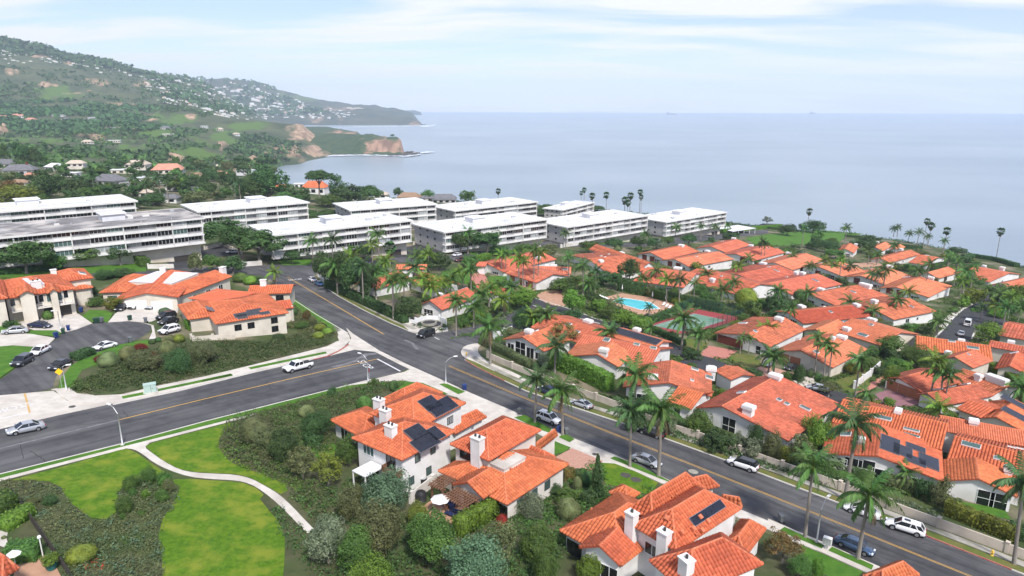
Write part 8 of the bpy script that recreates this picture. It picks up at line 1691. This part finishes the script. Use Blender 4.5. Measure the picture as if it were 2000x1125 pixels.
# ---- fountain
o = on_ground('fountain',838,636,'tiered stone fountain in the entrance wall curve','fountain',None,.02)
for i,(r0,z0,hh) in enumerate(((3.4,0,.5),(2.0,.45,.55))): 
    MB().tube([(0,0,z0),(0,0,z0+hh)],r0,28,False).tube([(0,0,z0),(0,0,z0+hh-.02)],r0-.35,28,False).build('basin_ring',MT['walk_old'],o)
    V = [((r0)*math.cos(2*math.pi*k/28),(r0)*math.sin(2*math.pi*k/28),z0+hh) for k in range(28)]+[((r0-.35)*math.cos(2*math.pi*k/28),(r0-.35)*math.sin(2*math.pi*k/28),z0+hh) for k in range(28)]; mobj('rim',V,[(k,(k+1) % 28,28+(k+1) % 28,28+k) for k in range(28)],MT['walk_old'],o)
    V = [((r0-.34)*math.cos(2*math.pi*k/28),(r0-.34)*math.sin(2*math.pi*k/28),z0+hh-.2) for k in range(28)]; mobj('water',V,[tuple(range(28))],MT['asphalt_dark'],o)
# ---- tennis net and court fence
o = empty('tennis_net',P(*zz('J',[420,400])[0],.1)); tag(o,'tennis net across the green court','tennis net'); A1,B1 = P(*zz('J',[395,442])[0],.1),P(*zz('J',[790,450])[0],.1); A1,B1 = P(*zz('J',[420,400])[0],.1),P(*zz('J',[672,470])[0],.1); off = A1
for p in (A1,B1): MB().tube([p-off,p-off+Vector((0,0,1.07))],.05,6).build('post',MT['frame_dark'],o)
mb = MB(); up = Vector((0,0,1))
for z_ in np.linspace(.1,.85,5): mb.tube([A1-off+up*z_,B1-off+up*z_],.012,4)
for k in range(41): p = A1+(B1-A1)*(k/40)-off; mb.tube([p+up*.1,p+up*.9],.012,4)
mb.build('mesh',MT['frame_dark'],o); mb = MB(); mb.tube([A1-off+up*.95,B1-off+up*.95],.05,5); mb.build('tape',MT['trim_white'],o)
mat('fence_green',(.03,.09,.07),None,.5)
o = empty('court_fence',P(*zz('J',[600,325])[0],.1)); tag(o,'tall green wire fence round the tennis court','fence'); off = o.location.copy()
for (a,b,n,hh) in ((zz('J',[500,362])[0],zz('J',[600,323])[0],4,3.0),(zz('J',[600,323])[0],zz('J',[1012,404])[0],9,3.0),(zz('J',[1012,404])[0],zz('J',[730,497])[0],8,3.0)):
    A1,B1 = P(*a,.05),P(*b,.05)
    for k in range(n):
        p,q = A1+(B1-A1)*(k/n)-off,A1+(B1-A1)*((k+1)/n)-off
        MB().tube([p,p+up*hh],.06,6).build('post',MT['fence_green'],o)
        mb = MB()
        for z_ in (.05,hh*.5,hh): mb.tube([p+up*z_,q+up*z_],.04,4)
        for j in range(1,12): s = p+(q-p)*(j/12); mb.tube([s,s+up*hh],.012,3)
        for z_ in np.linspace(.2,hh-.2,9): mb.tube([p+up*z_,q+up*z_],.012,3)
        mb.build('fence_panel',MT['fence_green'],o)
# ---- boulders beside the lane, carport, ship
rr = random.Random(8); mat('boulder',(.42,.38,.31),(.55,.5,.43),.9,1.2); rk = []
for k in range(3):
    mb = MB(); cv_,cq_ = core(1,0,.7,np.random.default_rng(40+k),8,5,.22); mb.add([tuple(v) for v in cv_],[tuple(q) for q in cq_]); rk.append(mb.mesh('boulder',MT['boulder']))
for k in range(44):
    x,y = zz('J',[1385+rr.random()*190,872+rr.random()*62])[0]; s = rr.uniform(.3,.75); o = dobj('boulder',rk[k % 3],None,P(x,y,.1),(rr.uniform(-.3,.3),0,rr.uniform(0,6)),(s*1.3,s,s)); tag(o,'pale boulder in the bank beside the lane','boulder','boulders beside the lane')
r = Rect(*zz('U',[330,370,512,345,430,312]),3.0); o = empty('carport'); M4 = Matrix((r.u,r.v,Vector((0,0,1)))).transposed().to_4x4(); M4.translation = Vector((r.o.x,r.o.y,r.zb)); o.matrix_world = M4; tag(o,'white flat-roofed carport at the bluff car park','carport'); MB().box(0,r.L,0,r.W,2.8,3.1).build('roof',MT['roof_white'],o)
for x in np.linspace(.5,r.L-.5,5):
    for y in (.5,r.W-.5): MB().box(x-.12,x+.12,y-.12,y+.12,-1,2.8).build('post',MT['trim_white'],o)
mat('ship_hull',(.22,.24,.28),None,.7)
for px,py,ln,D,lab in ((1313,218.6,150,10000,'long dark cargo ship on the horizon, right of centre'),(1588,220.5,110,11500,'faint small ship on the horizon at the right')):
    p = PD(px,py,D); p.z = SEA; o = empty('ship',p); tag(o,lab,'ship','ships on the horizon'); MB().prism([(-ln/2,-14),(ln/2-20,-14),(ln/2,0),(ln/2-20,14),(-ln/2,14)],-1,12).build('hull',MT['ship_hull'],o); MB().box(-ln/2+8,-ln/2+34,-12,12,12,34).build('bridge',MT['ship_hull'],o); MB().box(-ln/2+45,ln/2-30,-12,12,12,20).build('cargo',MT['ship_hull'],o)
# ================================================================ hillside houses and woods behind
mat('roof_slate',(.13,.13,.14),(.19,.19,.20),.85,.6); mat('roof_brown',(.26,.17,.11),(.33,.22,.15),.85,.6); mat('roof_pink',(.50,.23,.16),(.58,.29,.21),.85,.6); mat('roof_sand',(.48,.40,.32),(.55,.47,.38),.85,.6)
def small_house(x,y,wpx,hpx,label,roof='roof_slate',wall='stucco_white',rz=None,rise=.32,flat=False,chim=None,base=None,group='houses on the near hillside',D=None):
    b = base or P(x,y,0); k = mpp(b); w = wpx*k; hh = max(2.6,hpx*k*.6); d = w*.62
    o = empty('hillside_house',b,rz if rz is not None else random.uniform(-.4,.4)); tag(o,label,'house',group)
    MB().box(-w/2,w/2,-d/2,d/2,-2,hh).build('wall',MT[wall],o)
    if flat: MB().box(-w/2-.4,w/2+.4,-d/2-.4,d/2+.4,hh,hh+.4).build('roof',MT[roof],o)
    else:
        e = .6; rz_ = hh+d*rise; V = [(-w/2-e,-d/2-e,hh-.1),(w/2+e,-d/2-e,hh-.1),(w/2+e,d/2+e,hh-.1),(-w/2-e,d/2+e,hh-.1),(-w/2+d*.3,0,rz_),(w/2-d*.3,0,rz_)]; mobj('roof',V,[(0,1,5,4),(1,2,5),(2,3,4,5),(3,0,4),(3,2,1,0)],MT[roof],o)
    n = max(2,int(w/4))
    for j in range(n):
        q = -w/2+w*(j+.5)/n; ww = w/n*.55; kk = ('hw',round(ww,1),round(hh,1))
        if kk not in CACHE: CACHE[kk] = MB().box(-ww/2,ww/2,-.06,.06,0,hh*.5).mesh('window',MT['glass_dark'])
        dobj('window',CACHE[kk],o,(q,-d/2-.02,hh*.25))
    if chim: MB().box(w*.2,w*.2+1.4,-.6,.6,hh,rz_+1.2 if not flat else hh+2).build('chimney',MT[chim],o)
for a in [
 (42,342,52,18,'slate-roofed house with a red chimney at the left','roof_slate','stucco_grey',dict(chim='garage_red')),(15,327,40,14,'grey-roofed house at the left edge of the hillside','roof_slate','stucco_cream',{}),(66,352,34,12,'pinkish-roofed house behind the yellowish tree','roof_pink','stucco',{}),
 (217,362,56,18,'long grey-roofed house in the middle of the hillside gardens','roof_slate','stucco_grey',{}),(292,360,46,22,'white modern house with large windows','roof_white','stucco_white',dict(flat=True)),(330,338,54,13,'long pink-roofed house under the dark trees','roof_pink','stucco_cream',{}),(281,384,34,10,'beige-roofed house above the second white block','roof_sand','stucco',{}),(330,395,38,12,'pale grey-roofed house above the second white block','roof_slate','stucco_white',{}),(381,378,26,10,'small dark-roofed house right of the palms','roof_slate','stucco_grey',{}),(381,350,34,9,'brown-roofed house below the landslip','roof_brown','stucco_cream',{}),
 (270,327,40,11,'sand-roofed house under the bare slope','roof_sand','stucco_cream',{}),(110,332,34,11,'white gabled house at the left','roof_white','stucco_white',{}),(480,338,30,9,'white low house near the bay','roof_white','stucco_white',dict(flat=True)),(430,345,26,8,'cream house near the bay','roof_pink','stucco_cream',{}),(340,372,26,8,'white outbuilding behind the modern house','roof_white','stucco_white',dict(flat=True)),
 (617,378,44,22,'white house with orange hip roof below the umbrella pine','tile','stucco_white',dict(rise=.42)),(800,391,42,11,'brown-roofed bungalow above the third back-row block','roof_brown','stucco_cream',{}),(868,395,46,12,'long grey-roofed bungalow on the coast','roof_slate','stucco_grey',{}),(835,393,26,10,'second grey-roofed bungalow on the coast','roof_slate','stucco_cream',{}),(745,386,26,9,'sand-coloured house on the coast edge','roof_sand','stucco_cream',{}),(550,372,24,10,'orange-roofed house left of the umbrella pine','tile','stucco_white',{}),(585,366,18,12,'tall white house behind the orange roof','roof_white','stucco_white',dict(flat=True)),(700,392,18,8,'small grey house beside the third block','roof_slate','stucco_grey',{}),(40,365,30,10,'brown bungalow behind the far left block','roof_brown','stucco_cream',{}),(140,345,30,9,'white bungalow between dark trees','roof_white','stucco_white',dict(flat=True)),(240,338,36,9,'white-roofed bungalow on the hillside lane','roof_white','stucco_cream',dict(flat=True)),(150,325,30,8,'sand bungalow on the hillside lane','roof_sand','stucco_cream',{})]:
    small_house(*a[:5],roof=a[5],wall=a[6],**a[7])
# surface lookup on the hillside mesh by photo position
TAf = TA.reshape(-1,3); TAp = proj_np(TAf); TCf = TC.reshape(-1,3); TCp = proj_np(TCf)
def ground_at(x,y,P2,V3,dmin=0,dmax=1e9):
    d = (P2[:,0]-x)**2+((P2[:,1]-y)*2)**2 + 1e6*((V3[:,1] < dmin) | (V3[:,1] > dmax)) + 1e6*(V3[:,2] < SEA+2)
    i = int(np.argmin(d)); return Vector(V3[i])
for i,(x,y,w,roof,wall) in enumerate([(5,232,18,'roof_pink','stucco_cream'),(36,230,20,'roof_pink','stucco_white'),(115,227,22,'roof_white','stucco_white'),(130,236,14,'roof_slate','stucco_white'),(155,236,18,'roof_white','stucco_white'),(188,234,26,'roof_white','stucco_white'),(190,252,26,'roof_white','stucco_white'),(220,252,20,'roof_white','stucco_white'),(325,253,16,'roof_slate','stucco_white'),(255,228,10,'roof_white','stucco_white'),(60,236,16,'roof_pink','stucco_cream'),(240,228,9,'roof_white','stucco_white'),(460,265,12,'roof_sand','stucco_white'),(430,256,14,'roof_sand','stucco_cream'),(400,250,12,'roof_white','stucco_white'),(425,330,16,'roof_sand','stucco_white'),(170,280,18,'roof_sand','stucco_cream'),(225,278,24,'roof_white','stucco_cream'),(330,266,20,'roof_white','stucco_cream')]):
    small_house(x,y,w,6,'scattered pale house on the middle hillside slopes',roof,wall,flat=(roof == 'roof_white'),base=ground_at(x,y,TAp,TAf,500,2300),group='scattered houses on the middle hillside')
# far town: small houses one can still tell apart
HM = []
for k,(rf_,wl) in enumerate((('roof_white','stucco_white'),('roof_sand','stucco_white'),('roof_pink','stucco_white'),('roof_slate','stucco_white'))):
    me = bpy.data.meshes.new('far_house'); V = [(-1,-.6,-.6),(1,-.6,-.6),(1,.6,-.6),(-1,.6,-.6),(-1,-.6,.42),(1,-.6,.42),(1,.6,.42),(-1,.6,.42),(-1.06,-.66,.42),(1.06,-.66,.42),(1.06,.66,.42),(-1.06,.66,.42),(-.6,0,.75),(.6,0,.75)]
    me.from_pydata(V,[],[(0,1,5,4),(1,2,6,5),(2,3,7,6),(3,0,4,7),(8,9,13,12),(9,10,13),(10,11,12,13),(11,8,12)]); me.materials.append(MT[wl]); me.materials.append(MT[rf_]); me.polygons.foreach_set('material_index',[0]*4+[1]*4); me.update(); HM.append(me)
town = [(275,140),(350,150),(420,158),(500,162),(530,175),(560,195),(620,212),(640,222),(560,226),(480,226),(440,232),(380,222),(330,205),(300,180)]
rr = random.Random(21); n_ = 0
while n_ < 285:
    x = rr.uniform(200,660); y = rr.uniform(136,236)
    if not in_poly(x,y,town): continue
    # rows of streets: keep to contour bands
    if (y-.06*x+2*math.sin(x*.05)) % 9 > 5.2 and rr.random() < .8: continue
    c1 = ground_at(x,y,TAp,TAf,2400); c2 = ground_at(x,y,TCp,TCf)
    q1 = proj(c1); b = c1 if abs(q1[1]-y) < 5 and abs(q1[0]-x) < 6 else c2
    if abs(proj(b)[1]-y) > 6 or abs(proj(b)[0]-x) > 8: continue
    s = rr.uniform(1.7,3.3)*mpp(b); o = dobj('far_house',HM[rr.randrange(4)],None,b+Vector((0,0,s*.3)),(0,0,rr.uniform(-.6,.6)),(s*1.25,s,s*1.25)); tag(o,'tiny pale house in the town covering the far hillside','house','houses of the far hillside town'); n_ += 1
for i,(x,y,s_) in enumerate([(38,97,3.4),(20,104,2.6),(52,106,2.2),(8,108,2.4),(100,111,2),(36,92,3),(62,92,2.4),(148,117,2.2),(156,115,2.4),(164,119,2),(230,131,3),(240,134,3),(250,136,2.4),(310,152,2),(290,147,2)]):
    b = ground_at(x,y,TAp,TAf,2500); s = s_*mpp(b); o = dobj('far_house',HM[i % 4],None,b+Vector((0,0,s*.2)),(0,0,rr.uniform(-.6,.6)),(s*1.2,s,s*.9)); tag(o,'tiny pale house on the crest of the left hill','house','houses on the hill crest')
b = ground_at(690,212,TCp,TCf); k = mpp(b); o = empty('resort_building',b); tag(o,'long pale resort on the far coastal shelf','building'); MB().box(-19*k,19*k,-6*k,6*k,-3*k,2.0*k).build('wall',MT['stucco_cream'],o); MB().box(-12*k,-4*k,-5*k,5*k,2.0*k,3.4*k).box(3*k,13*k,-5*k,5*k,2.0*k,3.0*k).build('upper_storey',MT['stucco_cream'],o); MB().box(-19.4*k,19.4*k,-6.4*k,6.4*k,2.0*k,2.3*k).build('roof',MT['roof_sand'],o)
# the rest of the town, past what one can count
V = []; F_ = []; rr = random.Random(90); k_ = 0; town2 = [(270,138),(350,150),(420,157),(505,162),(540,180),(600,205),(660,216),(700,224),(660,232),(560,230),(440,236),(360,226),(310,200),(285,170)]
rid = [(0,92),(60,98),(130,112),(280,140),(280,152),(120,128),(0,120)]
while k_ < 700:
    x = rr.uniform(0,280) if k_ > 620 else rr.uniform(265,700); y = rr.uniform(90,236)
    if not in_poly(x,y,rid if k_ > 620 else town2) or ((y-.06*x+2*math.sin(x*.05)) % 9 > 6 and rr.random() < .7): continue
    c1 = ground_at(x,y,TAp,TAf,2400); q1 = proj(c1); b = c1 if abs(q1[1]-y) < 5 and abs(q1[0]-x) < 6 else ground_at(x,y,TCp,TCf); k_ += 1
    if abs(proj(b)[1]-y) > 6: continue
    s = rr.uniform(1.1,2.4)*mpp(b); w,d,h_ = s*1.3,s*.8,s*.75; n0 = len(V); b.x += rr.uniform(-2,2)*s
    V += [(b.x+sx*w,b.y+sy*d,b.z+z_) for z_ in (-s*.6,h_) for sx,sy in ((-1,-1),(1,-1),(1,1),(-1,1))]; F_ += [tuple(n0+i for i in q) for q in ((4,5,6,7),(0,1,5,4),(1,2,6,5),(2,3,7,6),(3,0,4,7))]
o = mobj('far_town_houses',V,F_,MT['stucco_white']); tag(o,'mass of tiny pale houses of the far hillside town',None,None,'stuff')
# trees of the near hillside, told apart
mats_ = ['leaf_dark','leaf_pine','leaf_dark','leaf_mid','leaf_olive']
for a in [(100,392,330,26,'round0','leaf_dark',.1,'large dark tree behind the far left block'),(155,386,345,26,'round1','leaf_dark',.1,'dark tree right of the large dark tree, behind the far left block'),(35,400,361,42,'round2','leaf_yellow',.1,'wide yellowish tree behind the far left block'),(20,392,350,26,'round0','leaf_autumn',.1,'brownish tree at the left edge behind the block'),(445,374,329,16,'round1','leaf_dark',.15,'upright dark tree near the bay'),(402,372,336,15,'conifer','leaf_dark',.1,'pointed conifer above the second block'),(525,392,320,34,'round0','leaf_dark',.08,'largest dark tree beside the bay'),(495,392,345,26,'round2','leaf_pine',.08,'dark tree left of the largest bay tree'),(625,398,332,28,'umb0','leaf_pine',.62,'umbrella pine above the orange-roofed house'),(660,400,336,20,'loose0','leaf_dark',.25,'airy dark tree right of the umbrella pine'),(682,402,357,32,'round1','leaf_dark',.05,'broad dark tree right of the airy tree'),(722,394,362,28,'umb1','leaf_pine',.1,'flat-topped dark tree on the coast'),(777,386,366,10,'round0','leaf_dark',.1,'small round tree on the coast'),(835,392,371,15,'round2','leaf_mid',.05,'green bush tree on the coast bungalows'),(912,396,370,15,'round1','leaf_mid',.05,'tufted green tree left of the lone fan palm'),(580,398,362,24,'round1','leaf_dark',.05,'dark tree before the orange-roofed house'),(640,404,380,26,'round2','leaf_mid',.05,'green tree below the orange-roofed house'),(560,404,375,24,'round0','leaf_mid',.05,'green tree behind the second back-row block'),(180,395,362,20,'round1','leaf_mid',.1,'green tree behind the far left block end'),(385,398,372,24,'round0','leaf_olive',.1,'olive tree above the second block'),(300,402,378,24,'round2','leaf_pine',.1,'dark tree between the first and second blocks'),(270,408,384,20,'round1','leaf_dark',.1,'dark tree at the end of the far left block'),(45,326,276,14,'round0','leaf_dark',.2,'tall dark tree on the left meadow edge'),(70,326,284,13,'round1','leaf_dark',.2,'second tall dark tree on the left meadow edge'),(10,326,280,12,'loose1','leaf_pine',.3,'airy tree at the left meadow edge'),(767,268,263,3,'round0','leaf_dark',.2,'single tree on top of the headland')]:
    bse = ground_at(767,266,np.array([(0,0)]),np.array([(0,0,0)])) if False else None
    if a[0] == 767: bse = PD(767,268.5,1950); k = mpp(bse); o = empty('tree',bse); tag(o,a[7],'tree','trees of the near hillside'); dobj('trunk',TRK[0],o,(0,0,-3),(0,0,0),(8*k,8*k,6*k)); c = dobj('crown',CR['round0'],o,(0,0,2*k),(0,0,0),(4.5*k,4.5*k,4.5*k)); setmat(c,'leaf_dark'); continue
    plant(*a[:6],label=a[7],group='trees of the near hillside',tf=a[6])
rr = random.Random(33); n_ = 0
while n_ < 205:
    x = rr.uniform(-10,640); y = rr.uniform(318,408)
    if y > 420-.06*x-(8 if x < 300 else 0) + (0 if x < 600 else -20): continue
    if x > 540 and y < 372: continue
    b = P(x,y,0)
    if not free(b.x,b.y): continue
    if any(abs(x-h0[0]) < h0[2]*.42 and 0 < y-h0[1] < 9 for h0 in [(42,342,52),(217,362,56),(292,360,46),(330,338,54),(617,378,44),(281,384,34),(330,395,38)]): continue
    hw = rr.uniform(7,15)*(.75+.5*(y-318)/90); m = rr.choice(mats_); tone = {'leaf_dark':'dark green','leaf_pine':'deep green','leaf_mid':'mid-green','leaf_olive':'olive'}[m]
    plant(x,y,y-hw*rr.uniform(1.2,2.0),hw,rr.choice(['far0','far1','round1']),m,nearlab(b,('tall ' if hw > 15 else 'small ' if hw < 8 else '')+tone+' tree',f'{tone} tree in the wooded gardens behind the left blocks',('house','apartment block')),f'{tone} trees of the wooded gardens behind the left blocks',tf=.12); n_ += 1
# hillside scrub and far woods: masses
def scrub(label,n,region,P2,V3,dmin,dmax,s0,s1,m,seed,band=None,per=8):
    rng = np.random.default_rng(seed); ok = (V3[:,1] > dmin) & (V3[:,1] < dmax) & (V3[:,2] > SEA+6)
    idx = np.nonzero(ok)[0]; idx = idx[[in_poly(P2[i,0],P2[i,1],region) for i in idx]]
    gp = [q for q in PT if q[0] == 'g' and V3 is TAf]; idx = np.array([i for i in idx if not any(((P2[i,0]-q[1])/q[3])**2+((P2[i,1]-q[2])/q[4])**2 < .8 for q in gp)],int)
    if len(idx) == 0: return
    pick = rng.choice(idx,n); jit = rng.normal(0,1,(n,2))*np.array([9,14]); B = V3[pick].copy(); 
    w = vnoise(B[:,0],B[:,1],110,seed); B = B[w > .38]; nn = len(B); B[:,:2] += jit[:nn]
    s = rng.uniform(s0,s1,nn)*(B[:,1]/1300)**.25; e = rng.normal(0,1,(nn,per,3)); e[:,:,2] = np.abs(e[:,:,2]); e /= np.linalg.norm(e,axis=2)[:,:,None]
    C = (B[:,None,:]+e*s[:,None,None]*np.array([1.2,1.2,.95])).reshape(-1,3); sz = np.repeat(s*.62,per)
    V,Q = leaf_quads(C,e.reshape(-1,3)+[0,0,.3],1.0,rng); V = (C[:,None,:]+(V.reshape(-1,4,3)-C[:,None,:])*sz[:,None,None]).reshape(-1,3)
    tag(dobj('hillside_scrub',mesh_np('hillside_scrub',V,Q,MT[m])),label,None,None,'stuff')
allr = [(-400,0),(900,0),(900,420),(-400,420)]
scrub('dark trees and scrub over the near slopes',1500,[(-60,262),(250,255),(420,250),(560,250),(600,275),(540,345),(300,340),(-60,335)],TAp,TAf,560,1700,3.5,8,'leaf_dark',1)
scrub('green scrub over the near slopes',1300,[(-60,262),(250,255),(420,250),(560,250),(600,275),(540,345),(300,340),(-60,335)],TAp,TAf,560,1700,2.5,6,'leaf_mid',2)
scrub('wooded belt across the middle slopes',1900,[(-60,195),(100,195),(250,205),(320,215),(330,250),(200,262),(-60,256)],TAp,TAf,1300,2300,5,10,'leaf_dark',3)
scrub('scrub on the high left hill',1500,[(-60,70),(60,85),(250,135),(420,170),(420,230),(250,210),(-60,200)],TAp,TAf,2000,3400,4,9,'leaf_pine',4)
scrub('trees along the hill crest',520,[(-60,55),(0,70),(130,104),(270,132),(360,150),(360,160),(270,145),(130,120),(0,95),(-60,90)],TAp,TAf,2700,3400,8,16,'leaf_dark',5)
scrub('trees among the far town houses',700,town,TCp,TCf,3800,7000,12,24,'leaf_dark',6)
scrub('trees among the nearer town houses',400,town,TAp,TAf,2500,4300,8,16,'leaf_dark',7)
# ================================================================ haze over bay and hills
HZ = 13400
m = bpy.data.materials.new('haze'); m.use_nodes = True; t = m.node_tree; t.nodes.clear(); o_ = t.nodes.new('ShaderNodeOutputMaterial'); v_ = t.nodes.new('ShaderNodeVolumePrincipled'); v_.inputs['Color'].default_value = (.70,.83,1.0,1); v_.inputs['Density'].default_value = HAZE; v_.inputs['Anisotropy'].default_value = 0; t.links.new(v_.outputs[0],o_.inputs['Volume'])
o = MB().box(-HZ,HZ,-900,HZ,SEA-2.1,470).build('haze',m); o['kind'] = 'stuff'; o['label'] = 'pale sea haze over the bay and the far hills'
